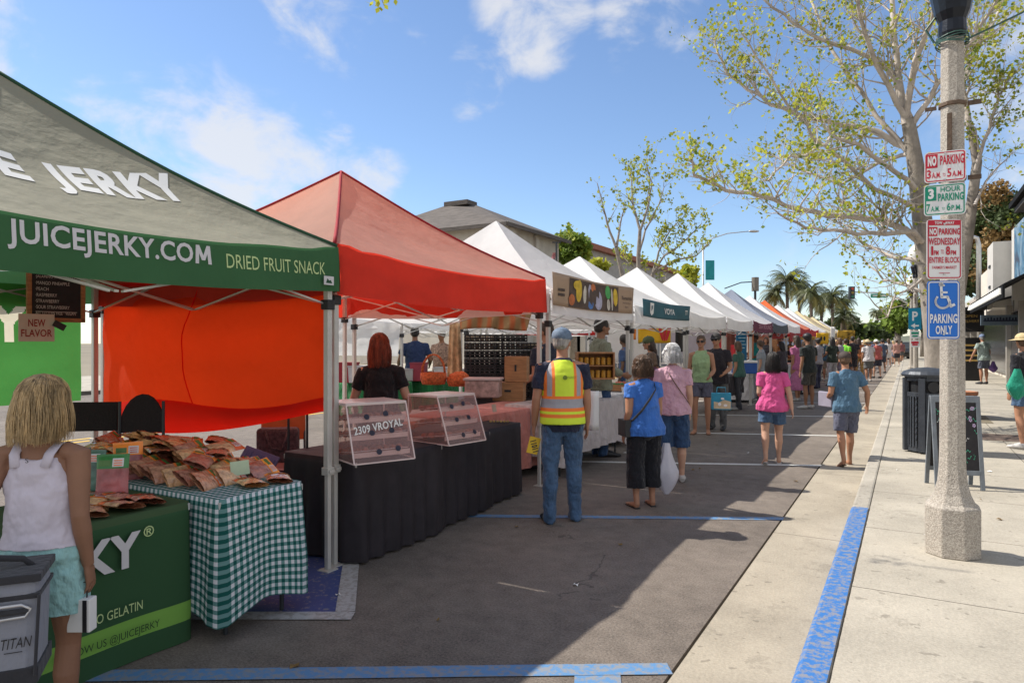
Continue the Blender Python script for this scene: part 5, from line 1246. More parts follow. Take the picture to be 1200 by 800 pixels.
    if hat:
        k, hm_ = hat; q = MB()
        if k == 'cap':
            q.ell(HP((0,-.010,.045)), [v*S for v in (.091,.107,.082)], 18, 12, HT)
            q.tube([HP((0,.07,.035)), HP((0,.12,.030)), HP((0,.165,.018))], [(.075*S,.012*S),(.07*S,.007*S),(.045*S,.004*S)], 12, ref=HT @ X); q.ell(HP((0,-.01,.126)), [.009*S]*3, 8, 6)
        elif k == 'sun':
            q.ell(HP((0,-.010,.055)), [v*S for v in (.090,.105,.080)], 18, 12, HT)
            b = len(q.v); q.tube([HP((0,-.01,.045)), HP((0,-.01,.030)), HP((0,-.01,.022))], [(.09*S,.105*S),(.15*S,.165*S),(.185*S,.20*S)], 24, ref=HT @ X)
        elif k == 'visor': q.tube([HP((0,-.008,.04)), HP((0,-.008,.07))], [(.088*S,.104*S),(.086*S,.102*S)], 18, ref=HT @ X); q.tube([HP((0,.08,.045)), HP((0,.15,.03))], [(.07*S,.009*S),(.05*S,.004*S)], 10, ref=HT @ X)
        q.build('hat', hm_, body, smooth=True)
    J['S'] = S; J['rz'] = rz; J['o'] = Vector((pos[0], pos[1], gz)); J['U'] = U; J['C'] = C; J['X'] = X; J['F'] = F; J['HP'] = HP
    def world(p): return J['o'] + Matrix.Rotation(rz, 3, 'Z') @ C(p)
    J['w'] = world
    return body, J
def at(px, fy, hy, gz=0.0):            # ground spot and height from feet and head rows
    zc = FPX*(CH-gz)/(fy-HOR); return A(px, zc), ZOF(hy, zc)-gz
def ax_(px, zc, hy, gz=0.0): return A(px, zc), ZOF(hy, zc)-gz
shW = mat('shoe_white', (.5,.48,.46), .6, .1); shB = mat('shoe_black', (.02,.02,.022), .5, .2); sand = mat('sandal_brown', (.13,.075,.05), .7, .2); sandb = mat('sandal_black', (.02,.02,.02), .6, .2)
denim = cloth('blue_denim', (.06,.11,.195), var=.35); denimd = cloth('dark_denim', (.03,.065,.14), var=.25)
# 1 foreground woman
P1, JJ = person('blond woman seen from behind in a white racerback tank top and mint shorts', A(50, 2.7), 1.445, 4, 'm', 1.04, True, 'hang', ((.07,-.10,-.22),(.02,-.15,-.09)), .0, ('blond','bob'), cloth('tank_white_lilac', (.60,.55,.62), .05, .3, 8), 0, ('shorts', cloth('mint_shorts', (.32,.56,.55), .05), .60), (shW,'shoe'), 0, tank=True, topz=.97, hairk=1.17, vox=.005, ease=1.0, topflare=.6)
# tank straps
q = MB(); C_ = JJ['C']; 
for s in (-1,1): q.tube([C_((s*.066,-.098,1.36)), C_((s*.078,-.082,1.42)), C_((s*.085,-.03,1.462)), C_((s*.085,.03,1.45)), C_((s*.082,.085,1.38)), C_((s*.09,.105,1.30))], [(.020,.007)]*6, 8, ref=(1,0,0))
q.build('strap', MATS['tank_white_lilac'], P1, smooth=True)
q = MB(); q.text('S', .012, .018, plane_fn(C_((-.008,-.118,1.385)),(1,0,0),(0,0,1))); q.build('shirt_mark', blackp, P1)
# cooler bag carried in front of her on the camera side
cb = thing('cooler_bag', 'grey soft cooler bag lettered TITAN at the lower left edge', 'cooler bag', (*A(-14, 2.38), ZOF(792,2.38)), TH+R(24))
gryb = cloth('cooler_grey', (.25,.26,.30), .06, .2, 30); dkb = cloth('cooler_dark', (.04,.04,.045), .1, .2, 30); zipm = mat('zip_silver', (.55,.55,.56), .3, .05, metal=.6)
cb.scale = (1.03, 1.1, 1.26)
q = MB(); q.box((0,0,.0+.145),(.31,.2,.27), taper=1.06); q.build('body', gryb, cb, bev=.03)
q = MB(); q.box((0,0,.285),(.345,.225,.022)); q.box((0,0,.235),(.335,.215,.014)); q.box((0,0,.02),(.325,.212,.045)); q.tube([(.155,-.112,.02),(.168,-.115,.24)], .006, 6); q.build('trim', dkb, cb, bev=.006)
q = MB(); q.tube([(-.16,-.116,.215),(.12,-.118,.218),(.145,-.117,.205),(.13,-.117,.185),(-.16,-.117,.178)], .0048, 8); q.build('zip', zipm, cb, smooth=True)
q = MB(); q.tube([(-.16,-.113,.197),(.14,-.114,.2)], (.012,.004) if False else .008, 6); q.build('pocket_flap', dkb, cb)
q = MB(); q.text('TITAN', .085, .028, plane_fn((.062,-.1085,.10),(1,0,.02),(0,0,1)), bold=.0, shear=.25); q.box((.095,-.1085,.09),(.05,.001,.002)); q.build('lettering', blackp, cb)
q = MB(); q.tube([(-.1,0,.29),(-.08,-.02,.315),(.02,-.02,.33),(.1,0,.315),(.13,0,.29)], .009, 8); q.tube([(.03,-.06,.29),(.03,-.10,.27),(.04,-.125,.24),(.045,-.125,.20)], .008, 8); q.build('strap', dkb, cb, smooth=True)
# small striped tote at her right hand, beyond the shorts
x, y = A(96, 2.7)
tg = thing('paper_bag', 'small cream bag with a black stripe hanging beside the mint shorts', 'bag', (x, y, ZOF(738,2.7)), TH)
q = MB(); q.box((0,0,.065),(.09,.05,.13)); q.build('body', paperw, tg, bev=.004)
q = MB(); q.box((.027,-.027,.065),(.016,.002,.125)); q.build('stripe', blackp, tg)
q = MB(); q.tube([(-.02,0,.13),(-.02,0,.19),(.02,0,.19),(.02,0,.13)], .003, 6); q.build('handle', blackp, tg)
# 2 red haired vendor
(p, h) = ax_(447, 6.3, 393)
person('auburn haired woman in a black tee behind the acrylic cases, seen from behind', p, h, 5, 'f', 1.08, True, 'work', 'work', 0, ('red','shoulder'), cloth('black_tee', (.016,.014,.016)), .5, ('pants', denimd), (shB,'shoe'), 0, vox=.009, topz=.9)
# 3 safety vest man
def vest_mat():
    m = bpy.data.materials.new('safety_vest'); m.use_nodes = True; t = m.node_tree; p = t.nodes['Principled BSDF']
    c = N(t, 'ShaderNodeTexCoord'); s = N(t, 'ShaderNodeSeparateXYZ'); t.links.new(c.outputs['Object'], s.inputs[0])
    lime, org, sil = (.62,.78,.04,1), (.85,.20,.03,1), (.33,.33,.36,1)
    def ramp(v, stops):
        r = N(t, 'ShaderNodeValToRGB'); r.color_ramp.interpolation = 'CONSTANT'; e = r.color_ramp.elements; e[0].position = 0; e[0].color = stops[0][1]; e[1].position = stops[1][0]; e[1].color = stops[1][1]
        for a, b in stops[2:]: x = e.new(a); x.color = b
        t.links.new(v, r.inputs[0]); return r.outputs[0]
    ax = M(t, 'ABSOLUTE', s.outputs[0]); ax2 = M(t, 'MULTIPLY', ax, 2.0)
    vert = ramp(ax2, [(0,lime),(.165,org),(.215,sil),(.30,org),(.35,lime)])
    z = M(t, 'DIVIDE', s.outputs[2], 2.0)
    hor = ramp(z, [(0,lime),(.470,org),(.487,lime),(.498,org),(.512,sil),(.552,org),(.567,lime)])
    low = M(t, 'LESS_THAN', s.outputs[2], 1.135)
    mx = N(t, 'ShaderNodeMix', data_type='RGBA'); t.links.new(low, mx.inputs[0]); t.links.new(vert, mx.inputs[6]); t.links.new(hor, mx.inputs[7])
    t.links.new(mx.outputs[2], p.inputs['Base Color']); p.inputs['Roughness'].default_value = .7; return m
navy = cloth('navy_tee', (.022,.026,.05))
(p, h) = at(659, 611, 386)
P3, J3 = person('man in a lime and orange safety vest and jeans beside the red tent leg', p, h, 4, 't', 1.02, False, 'hang', 'hang', .12, ('grey','short'), navy, .55, ('pants', denim), (shB,'shoe'), 0, hat=('cap', mat('cap_blue_grey', (.13,.18,.25), .8, .3, 30)), topz=.83, topflare=.2, headturn=-18, vox=.008, spread=.02)
q = MB(); S = J3['S']; 
rows = [(.90,.222,.168),(1.0,.216,.162),(1.08,.200,.148),(1.17,.200,.148),(1.27,.205,.152),(1.34,.196,.146),(1.40,.176,.122),(1.44,.140,.098),(1.475,.085,.080)]
q.tube([Vector((0,-.002,z))*S for z, a, b in rows], [(a*.96*S, b*1.04*S) for z, a, b in rows], 28, ref=(1,0,0))
q.build('safety_vest', vest_mat(), P3, rem=.009*S, sm=2, disp=.014*S, dsize=.12)
q = MB(); q.tube([Vector((0,-.163,1.32))*S, Vector((0,-.172,1.32))*S], .02, 14); q.text('MARKET', .075, .022, plane_fn(Vector((.022,-.170,1.31))*S,(1,0,0),(0,0,1))); q.build('vest_emblem', mat('olive_print', (.16,.22,.03), .8), P3)
# yellow number card in his left hand
hw = J3['w'](J3[-1][2]); cd = thing('ticket_pad', 'yellow card printed with black figures held by the vest man', 'card', (hw.x-.01, hw.y, hw.z-.20), TH+R(8))
q = MB(); q.box((0,-.02,.02),(.10,.02,.15), Matrix.Rotation(.25,3,'Y')); q.build('card', mat('card_yellow', (.75,.48,.03), .6, .05), cd, bev=.002)
q = MB(); q.text('11011', .105, .055, plane_fn(Vector((.045,-.0325,-.03)),(-.25,0,1),(-1,0,-.25)), bold=.04, mirror=True); q.build('lettering', blackp, cd)
# 4 blue top woman
(p, h) = at(755, 594, 418)
P4, J4 = person('woman in a bright blue top and wide black trousers holding a white carrier bag', p, h, 12, 't', 1.25, True, 'hang2', 'hang', .10, ('brown','curly'), cloth('royal_blue_top', (.045,.15,.48)), .36, ('wide', cloth('black_trousers', (.014,.014,.018))), (sandb,'sandal'), 0, vox=.008, topz=.85, topflare=1.2)
q = MB(); C_ = J4['C']; pts = [(.10,-.02,1.45),(.075,-.115,1.38),(.0,-.135,1.27),(-.09,-.135,1.14),(-.17,-.09,1.03),(-.225,.02,.98)]
q.tube([C_((a*1.1, b*1.22, c)) for a, b, c in pts], [(.012,.004)]*6, 8, ref=(0,0,1)); q.box(C_((-.235,.02,.93)), (.06,.2,.16)); q.build('crossbody_bag', blackp, P4, bev=.004)
# carrier bag at right hand
hw = J4['w'](J4[1][2]+Vector((0,0,-.1)))
def carrier(label, x, y, ztop, H_, W_, m, rz=0, cat='carrier bag', name='carrier_bag', seed=1):
    t = thing(name, label, cat, (x, y, ztop-H_), rz); rn = random.Random(seed); q = MB()
    def fn(u, v):
        a = u*2*math.pi; z = v
        r_ = (W_/2)*(math.sin(min(1, z*2.2+.12)*math.pi/2)) if z < .45 else (W_/2)*(1-.72*((z-.45)/.55)**.8)
        nz_ = 1+.22*noise.noise(Vector((math.cos(a)*1.7, math.sin(a)*1.7, z*2.4+seed)))+.06*math.sin(a*9+z*3)*z
        return (r_*nz_*math.cos(a), r_*.55*nz_*math.sin(a), z*H_)
    q.grid(fn, 36, 22); q.build('body', m, t, smooth=True); return t
bagm = mat('thin_plastic', (.68,.66,.72), .35, .06, 6, .5, 9, tl=.35, spec=.5)
carrier('thin white plastic carrier bag hanging from the hand of the woman in blue', *A(781, 6.72), ZOF(519, 6.72), .50, .23, bagm, TH, seed=4)
# 5 white haired woman
(p, h) = at(789, 565, 404)
P5, J5 = person('white haired woman in a pale pink tee and capris beside the woman in blue', p, h, -8, 'f', 1.15, True, 'hang', 'fwd', .1, ('white','curly'), cloth('pale_pink_tee', (.52,.31,.38)), .5, ('shorts', denimd, 1.1), (shW,'shoe'), 0, vox=.009, topz=.88, topflare=1.2)
q = MB(); C_ = J5['C']; q.tube([C_((a, b, c)) for a, b, c in [(-.09,-.03,1.46),(-.05,-.13,1.36),(.04,-.15,1.22),(.14,-.14,1.08),(.20,-.05,1.0)]], [(.006,.003)]*5, 6, ref=(0,0,1)); q.build('bag_strap', sand, P5)
# 6 green top woman facing
(p, h) = at(822, 508, 393)
person('woman with sunglasses in a pale green sleeveless top and grey shorts facing the camera', p, h, 158, 't', .98, True, 'hang', 'fwd', .1, ('brown','bun'), cloth('pale_green_top', (.30,.42,.22)), .0, ('shorts', cloth('grey_shorts', (.11,.11,.15)), .6), (sand,'sandal'), 0, glasses=True, vox=.010, topz=.93)
x, y = at(808, 505, 400)[0]
gj = thing('light_jacket', 'pale green jacket hanging at the side of the woman with sunglasses', 'jacket', (x+.02, y-.05, .55), TH)
q = MB(); q.grid(lambda u, v: (-.07+.14*u+.01*math.sin(v*9), .02*math.sin(u*12), .42-.42*v), 16, 12); q.build('cloth', cloth('jacket_mint', (.26,.44,.32)), gj, smooth=True, solid=.01)
# 7 man in black tee with tote
(p, h) = at(841, 503, 391)
P7, J7 = person('man in a black tee and dark cap holding a picture tote behind the sunglasses woman', p, h, 150, 't', 1.08, False, 'hip', 'fwd', .0, ('dkbrown','short'), cloth('charcoal_tee', (.03,.025,.03)), .5, ('pants', cloth('grey_trousers', (.10,.10,.10))), (shB,'shoe'), 0, glasses=True, vox=.011, hat=('cap', mat('cap_dark', (.05,.045,.045), .8, .2)))
zc = 10.2; x, y = A(845, zc-.35)
tt = thing('tote_bag', 'square blue tote printed with a beach scene held by the man in black', 'tote bag', (x, y, ZOF(481, zc-.35)), TH+R(-12))
q = MB(); tt.scale = (.8,.8,.8); q.box((0,0,.17),(.34,.12,.30)); q.build('body', mat('tote_blue', (.03,.28,.42), .6, .3, 4), tt, bev=.01)
q = MB(); q.poly([(-.13,-.063,.04),(.16,-.063,.04),(.16,-.063,.17),(.05,-.063,.20),(-.05,-.063,.15),(-.13,-.063,.17)]); q.build('picture_sand', mat('tote_sand', (.6,.48,.3), .6, .2), tt)
q = MB(); q.ell((-.03,-.062,.12),(.03,.004,.03)); q.ell((.07,-.062,.10),(.035,.004,.025)); q.ell((.02,-.062,.22),(.03,.004,.02)); q.build('picture_detail', paperw, tt)
q = MB(); q.tube([(-.08,-.04,.32),(-.07,-.04,.42),(.07,-.04,.42),(.08,-.04,.32)], .008, 6); q.build('handle', mat('tote_blue2', (.03,.2,.3), .6), tt)
# 8 olive shirt man
(p, h) = ax_(703, 9.7, 373)
person('tall dark haired man in an olive grey shirt behind the table under the picture banner', p, h, -75, 'm', 1.05, False, 'fwd', 'fwd', 0, ('black','short'), cloth('olive_grey_shirt', (.20,.21,.15)), 1, ('pants', denimd), (shB,'shoe'), 0, vox=.011, headturn=0, ease=1.7)
# 9.. vendors and customers in the middle
(p, h) = ax_(768, 12.0, 394); person('stooping woman in a green cap and dark top behind the woman in blue', p, h, 100, 't', 1, True, 'fwd', 'fwd', 0, ('dkbrown','long'), MATS['charcoal_tee'], .5, ('pants', denimd), (shB,'shoe'), 1, lean=8, hat=('cap', mat('cap_olive', (.08,.10,.05), .8, .2)), vox=.013)
(p, h) = ax_(765, 10.3, 413); person('short brown haired woman half hidden between the woman in blue and the white haired woman', p, h, 0, 'f', 1, True, 'hang', 'hang', 0, ('brown','bob'), cloth('plum_top', (.12,.05,.08)), .5, ('pants', denimd), (shB,'shoe'), 1, vox=.013)
(p, h) = ax_(643, 8.7, 377); person('dark haired person in a dark printed tee just behind the vest man', p, h, 40, 't', 1.05, False, 'fwd', 'fwd', 0, ('dkbrown','short'), cloth('dark_print_tee', (.025,.03,.05)), .5, ('pants', denimd), (shB,'shoe'), 1, vox=.013)
(p, h) = ax_(487, 13.8, 383); person('man in a navy tee standing under the back row tent', p, h, 10, 'm', 1.1, False, 'work', 'work', 0, ('black','short'), cloth('navy_blue_tee', (.03,.05,.12)), .5, ('pants', denimd), (shB,'shoe'), 1, vox=.014)
(p, h) = ax_(517, 15.0, 386); person('person in a floral shirt and pale hat far under the back row tent', p, h, 150, 't', 1.1, False, 'fwd', 'fwd', 0, ('grey','short'), mat('floral_shirt', (.38,.24,.18), .8, .7, 26), .6, ('pants', denimd), (shB,'shoe'), 2, hat=('sun', paperw))
(p, h) = ax_(733, 14.5, 392); person('man in a blue shirt in the shade behind the picture banner stall', p, h, 60, 'd', 1, False, 'fwd', 'hang', 0, ('black','short'), cloth('mid_blue_shirt', (.05,.09,.2)), .6, ('pants', denimd), (shB,'shoe'), 2)
# 11 pink tee woman
(p, h) = at(905, 544, 414)
P11, J11 = person('woman in a bright pink tee and denim shorts walking away down the middle', p, h, -14, 'f', 1.22, True, 'back', 'fwd', .38, ('black','shoulder'), cloth('hot_pink_tee', (.62,.09,.26)), .5, ('shorts', denim, .62), (shW,'sandal'), 0, vox=.009, topz=.86, topflare=1.6)
# 12 blue tee man
(p, h) = at(992, 546, 413)
P12, J12 = person('man in a slate blue tee, grey shorts and brown cap walking by the gutter', p, h, -2, 't', 1.12, False, 'out', 'fwd', .42, ('brown','short'), cloth('slate_blue_tee', (.075,.15,.23)), .5, ('shorts', cloth('slate_shorts', (.10,.105,.15)), .92), (sand,'sandal'), 0, vox=.009, hat=('cap', mat('cap_brown', (.06,.045,.04), .8, .2)), headturn=-25)
hw = J12['w'](J12[-1][2]); g = thing('shoulder_bag', 'grey flat bag under the left arm of the man in the slate blue tee', 'bag', (hw.x-.02, hw.y, hw.z-.02), TH+R(10))
q = MB(); q.box((0,0,0),(.05,.28,.2)); q.build('body', mat('bag_lilac_grey', (.26,.24,.3), .7, .1), g, bev=.012)
# far crowd
rn = random.Random(77)
crowd = [ # px, feet y, head y, f, skin, fem, hair, top colour, bottom, label, extras
 (886,462,388,95,'d',False,('black','short'),(.01,.22,.22),('pants',(.02,.02,.03)),'man in a teal tee working under the grey blue tent',{}),
 (935,470,393,20,'t',True,('dkbrown','long'),(.42,.13,.26),('dress',(.45,.16,.30)),'woman in a long pink dress with dark hair',{}),
 (948,479,391,25,'m',False,('black','short'),(.025,.03,.03),('shorts',(.06,.055,.05)),'man in a black printed tee beside the pink dress',{'hat':('cap',shB)}),
 (975,452,395,10,'m',True,('black','long'),(.03,.04,.03),('pants',(.4,.38,.4)),'person in black with pale trousers left of the lime shirt',{}),
 (985,449,396,40,'t',True,('brown','bob'),(.32,.3,.34),('pants',(.2,.18,.22)),'person in a grey lilac top left of the lime shirt',{}),
 (990,446,397,-60,'t',False,('dkbrown','short'),(.18,.55,.04),('pants',(.05,.05,.06)),'man in a lime green shirt among the crowd',{}),
 (999,446,394,-10,'m',False,('black','short'),(.03,.025,.03),('shorts',(.05,.05,.06)),'man in a dark tee right of the lime shirt',{}),
 (1007,441,396,0,'t',True,('dkbrown','long'),(.42,.14,.05),('pants',(.4,.24,.08)),'woman in rust orange clothes beside the straw hat man',{}),
 (1018,447,398,-5,'t',False,('grey','short'),(.55,.52,.52),('shorts',(.13,.13,.13)),'man in a white shirt, grey shorts and straw sun hat seen from behind',{'hat':('sun',mat('straw', (.55,.45,.28), .8, .2, 20)),'fat':1.25}),
 (1028,443,398,5,'f',True,('brown','short'),(.40,.10,.09),('shorts',(.04,.04,.06)),'woman in a red and cream top beside the straw hat man',{'hat':('cap',paperw),'fat':1.1}),
 (1034,437,397,0,'m',False,('black','short'),(.07,.09,.14),('shorts',(.06,.06,.08)),'man in a slate tee just beyond the woman in red',{}),
 (1041,430,396,0,'f',True,('brown','long'),(.6,.57,.57),('shorts',(.6,.58,.57)),'woman in white top and white shorts far down the kerb side',{}),
 (1051,429,398,0,'f',True,('dkbrown','bun'),(.45,.24,.2),('shorts',(.04,.04,.05)),'woman in a peach top and black shorts near the parked cars',{}),
 (1047,426,399,30,'t',True,('blond','long'),(.45,.3,.28),('shorts',(.2,.22,.3)),'woman in a pale coral top near the parked cars',{}),
 (960,446,397,70,'t',False,('dkbrown','short'),(.06,.09,.04),('pants',(.1,.1,.1)),'man in dark green at the orange topped tent',{}),
 (968,438,398,-90,'m',True,('black','bob'),(.05,.04,.05),('pants',(.05,.05,.05)),'person in black near the yellow sign',{}),
 (914,448,397,100,'m',True,('black','short'),(.2,.09,.05),('pants',(.05,.05,.05)),'vendor in a brown top behind the white valance stall',{}),
 (925,446,396,180,'d',False,('black','short'),(.03,.03,.04),('pants',(.03,.03,.04)),'vendor in black beside the shelves of jars',{}),
 (897,452,395,160,'t',True,('dkbrown','bob'),(.05,.05,.06),('pants',(.05,.05,.05)),'vendor in dark clothes right of the teal tee man',{}),
 (1013,433,398,0,'t',True,('blond','long'),(.1,.2,.3),('shorts',(.1,.1,.1)),'woman in a blue top beyond the rust orange clothes',{}),
 (1004,430,398,20,'m',False,('black','short'),(.3,.1,.06),('pants',(.05,.05,.05)),'man in a brick red tee deep in the crowd',{}),
 (996,428,398,180,'t',False,('brown','short'),(.35,.33,.3),('shorts',(.1,.12,.15)),'man in a beige shirt coming towards the camera in the crowd',{}),
 (1024,428,399,0,'t',True,('brown','bob'),(.12,.12,.2),('pants',(.05,.06,.1)),'woman in indigo beyond the woman in red',{}),
 (1057,424,399,0,'t',False,('dkbrown','short'),(.25,.1,.1),('shorts',(.1,.1,.1)),'man in maroon by the front of the parked cars',{}),
 (1032,424,399,180,'m',False,('black','short'),(.4,.4,.42),('pants',(.05,.05,.08)),'man in a light grey tee walking towards the camera far off',{}),
 (958,455,396,15,'m',True,('black','bun'),(.3,.28,.3),('pants',(.05,.05,.09)),'woman in a pale grey top at the crimson valance stall',{}),
 (969,447,397,-30,'t',False,('dkbrown','short'),(.04,.10,.16),('shorts',(.25,.22,.18)),'man in a petrol tee and beige shorts near the white placard',{}),
 (980,441,398,160,'f',True,('blond','bob'),(.5,.42,.2),('pants',(.08,.1,.2)),'woman in a mustard top facing the camera in the crowd',{}),
 (992,436,397,0,'d',False,('black','short'),(.12,.02,.03),('pants',(.04,.04,.05)),'man in a dark red tee at the yellow stalls',{}),
 (1001,437,398,-20,'t',True,('brown','long'),(.2,.3,.42),('skirt',(.3,.3,.35)),'woman in a light blue top and long skirt in the crowd',{}),
 (1011,428,399,10,'f',False,('grey','short'),(.45,.45,.4),('shorts',(.15,.14,.12)),'older man in a cream shirt deep in the crowd',{'hat':('cap',paperw)}),
 (942,462,398,-70,'t',True,('dkbrown','bob'),(.08,.08,.1),('pants',(.03,.03,.05)),'woman in charcoal leaning over the bread shelves',{}),
 (917,463,400,30,'m',True,('black','long'),(.06,.05,.06),('pants',(.03,.03,.03)),'woman in black at the pale valance stall behind the pink tee',{}),
 (893,470,399,60,'f',False,('brown','short'),(.3,.33,.36),('pants',(.09,.1,.14)),'customer in a light grey tee left of the pink tee woman',{}),
 (866,480,400,40,'t',True,('brown','bob'),(.05,.12,.10),('pants',(.05,.05,.06)),'customer in a bottle green top by the black clothed table',{}),
 (1036,421,399,10,'t',False,('black','short'),(.1,.1,.12),('pants',(.05,.05,.07)),'man in dark clothes by the dark blue van',{}),
 (1019,423,399,0,'t',True,('black','long'),(.5,.2,.1),('shorts',(.3,.3,.3)),'woman in orange far off in the crowd',{}),
]
for i, (px, fy, hy, f, sk, fem, hr, tc_, (bk, bc), lb, ex) in enumerate(crowd):
    (p, h) = at(px, fy, hy); far = fy < 440
    person(lb, p, min(1.9, max(1.5, h)), f, sk, ex.get('fat', 1.05), fem, rn.choice(['hang','fwd','hold','hang2']), rn.choice(['hang','fwd','hang']), rn.choice([0,.2,.3,-.25]), hr, cloth('crowd_top_%d' % i, tc_), .5, (bk, cloth('crowd_bottom_%d' % i, bc)), (rn.choice([shB, shW]),'shoe'), 2, hat=ex.get('hat'), vox=.018 if not far else .024, group='people strolling along the market')
# pavement people
(p, h) = at(1153, 450, 392, .12)
P, J = person('man in a mint grey tee and dark shorts in front of the shops', p, h, 5, 't', 1.15, False, 'hang', 'out', 0, ('grey','short'), cloth('mint_grey_tee', (.33,.40,.36)), .5, ('shorts', cloth('slate_shorts2', (.09,.10,.13)), .85), (shB,'shoe'), 1, gz=.12, hat=('cap', mat('cap_blue', (.15,.2,.32), .8, .2)), vox=.016)
carrier('small purple bag carried by the man in front of the shops', *A(1164, DEPTH(*p)-.1), .95, .4, .3, mat('purple_bag', (.12,.06,.2), .6, .1), TH, seed=9)
(p, h) = ax_(1201, 9.6, 392, .12)
P, J = person('woman in a straw hat with a green sling bag at the right edge', p, h, 12, 't', 1.1, True, 'fwd', 'hang', .2, ('brown','short'), cloth('black_top', (.02,.02,.025)), .7, ('shorts', denim, .6), (shW,'shoe'), 0, gz=.12, hat=('sun', mat('straw2', (.50,.40,.22), .8, .25, 30)), vox=.012)
x, y = A(1192, 9.3); carrier('green sling bag of the woman in the straw hat', x, y, ZOF(432, 9.3), .42, .28, cloth('bag_green', (.02,.26,.17)), TH, cat='bag', name='sling_bag', seed=11)
# ================= GOODS AND STALL CONTENTS
# --- snack pouches on the gingham
apr = mat('dried_fruit', (.36,.15,.07), .6, .6, 34, .6, 60); redh = mat('pouch_red', (.90,.16,.035), .35, .25, 9, .3, 14, spec=.6); clearm = mat('pouch_film', (.70,.36,.20), .18, .5, 22, .8, 26, spec=.8, coat=.6); 
for m_ in (clearm, redh):
    t_ = m_.node_tree; p_ = t_.nodes['Principled BSDF']; src_ = p_.inputs['Base Color'].links[0].from_socket
    oi = N(t_, 'ShaderNodeObjectInfo'); hs_ = N(t_, 'ShaderNodeHueSaturation'); t_.links.new(src_, hs_.inputs['Color'])
    t_.links.new(M(t_, 'MULTIPLY_ADD', oi.outputs['Random'], .05, .475), hs_.inputs['Hue']); t_.links.new(M(t_, 'MULTIPLY_ADD', oi.outputs['Random'], .7, .7), hs_.inputs['Value']); t_.links.new(hs_.outputs[0], p_.inputs['Base Color'])
labw = mat('pouch_label', (.70,.68,.66), .4, .05)
gprint = mat('pouch_green_print', (.10,.22,.06), .4, .2)
def pouch(label, loc, rot, sc=1.0, group='dried fruit pouches heaped on the gingham cloth', standing=False, body=None, head=None):
    t = thing('snack_pouch', label, 'snack pouch', loc, 0, group); t.rotation_euler = rot; t.scale = (sc, sc, sc)
    def fn(top):
        def g(u, v):
            x = (u-.5)*.15; y = (v-.5)*.21
            e = max(0, (1-(abs(u-.5)*2)**3))*max(0, 1-(abs(v-.42)*1.75)**4 if v < .9 else 0)
            z = .021*e**.6 + .006*noise.noise(Vector((u*6, v*7, sc*50)))*e
            return (x*(1-.04*math.sin(v*math.pi)), y, z if top else -z*.6)
        return g
    q = MB(); q.grid(fn(True), 14, 18); q.grid(fn(False), 10, 12); bo = q.build('body', body or clearm, t, smooth=True)
    q = MB(); f = fn(True)
    q.grid(lambda u, v: Vector(f(u, .66+.34*v))+Vector((0,0,.0025)), 12, 6); q.build('header', head or redh, t, smooth=True)
    q = MB(); q.grid(lambda u, v: Vector(f(.52+.34*u, .70+.20*v))+Vector((0,0,.0045)), 4, 3); lb_ = q.build('label', labw, t, smooth=True)
    q = MB()
    for r_ in range(3): q.grid(lambda u, v: Vector(f(.56+.26*u, .725+.055*r_+.022*v))+Vector((0,0,.0062)), 3, 1)
    q.build('print', redh, lb_)
    q = MB(); q.grid(lambda u, v: Vector(f(.10+.36*u, .72+.14*v))+Vector((0,0,.0045)), 4, 2); q.build('print', gprint, t)
    return t
protoP = pouch('clear pouch of dried fruit with a red header lying in the heap on the gingham', (0,0,-5), (0,0,0))
rn = random.Random(4)
reds = []
zt = CZ
cnt = 0
for row in range(3):
    for k in range(13):
        x = CX-.34-.112*k+rn.gauss(0,.008); y = CY0+.17+row*.205+rn.gauss(0,.012); lift = .035+.05*min(k, 6)/6*(1 if row else .6)
        c = protoP if cnt == 0 else copy_tree(protoP)
        c['label'] = 'clear pouch of dried fruit with a red header in the %s row of the heap' % ['left','middle','right'][row]; c['group'] = '%s row of pouches on the gingham cloth' % ['left','middle','right'][row]
        c.location = (x, y, zt+lift+rn.uniform(0,.02)); c.rotation_euler = (R(rn.uniform(-8,8)), R(38+rn.gauss(0,7)), R(rn.gauss(12,12))); cnt += 1
        for e in (1,):
            pass
for k in range(20):
    c = copy_tree(protoP); c['label'] = 'pouch with a red header thrown loosely on top of the gingham heap'; c['group'] = 'loose pouches on top of the heap'; c.location = (CX-.5-.062*k, CY0+.28+.12*(k % 3)+rn.gauss(0,.04), zt+.12+.02*(k % 3)+rn.uniform(0,.03)); c.rotation_euler = (R(rn.uniform(-10,10)), R(20+rn.gauss(0,12)), R(rn.gauss(40,40)))
c = copy_tree(protoP); c['label'] = 'dark sample pouch lying flat at the front end of the gingham heap'; c.location = (CX-.16, CY0+.33, zt+.02); c.rotation_euler = (0, R(5), R(70)); del c['group']
c = copy_tree(protoP); c['label'] = 'orange card sleeve pouch at the front right tip of the gingham heap'; c.location = (CX-.12, CY0+.50, zt+.022); c.rotation_euler = (0, R(6), R(55)); del c['group']
# pouches on the green cloth
for k in range(8):
    c = copy_tree(protoP); c['label'] = 'dried fruit pouch lying flat at the front of the dark green table'; c['group'] = 'pouches lying on the dark green table'
    c.location = (GX-.13-.16*(k % 3)+rn.gauss(0,.01), GY1-.17-.145*(k//3)-.05*(k % 3), GZ+.028); c.rotation_euler = (R(rn.gauss(0,5)), R(10), R(65+rn.gauss(0,10)))
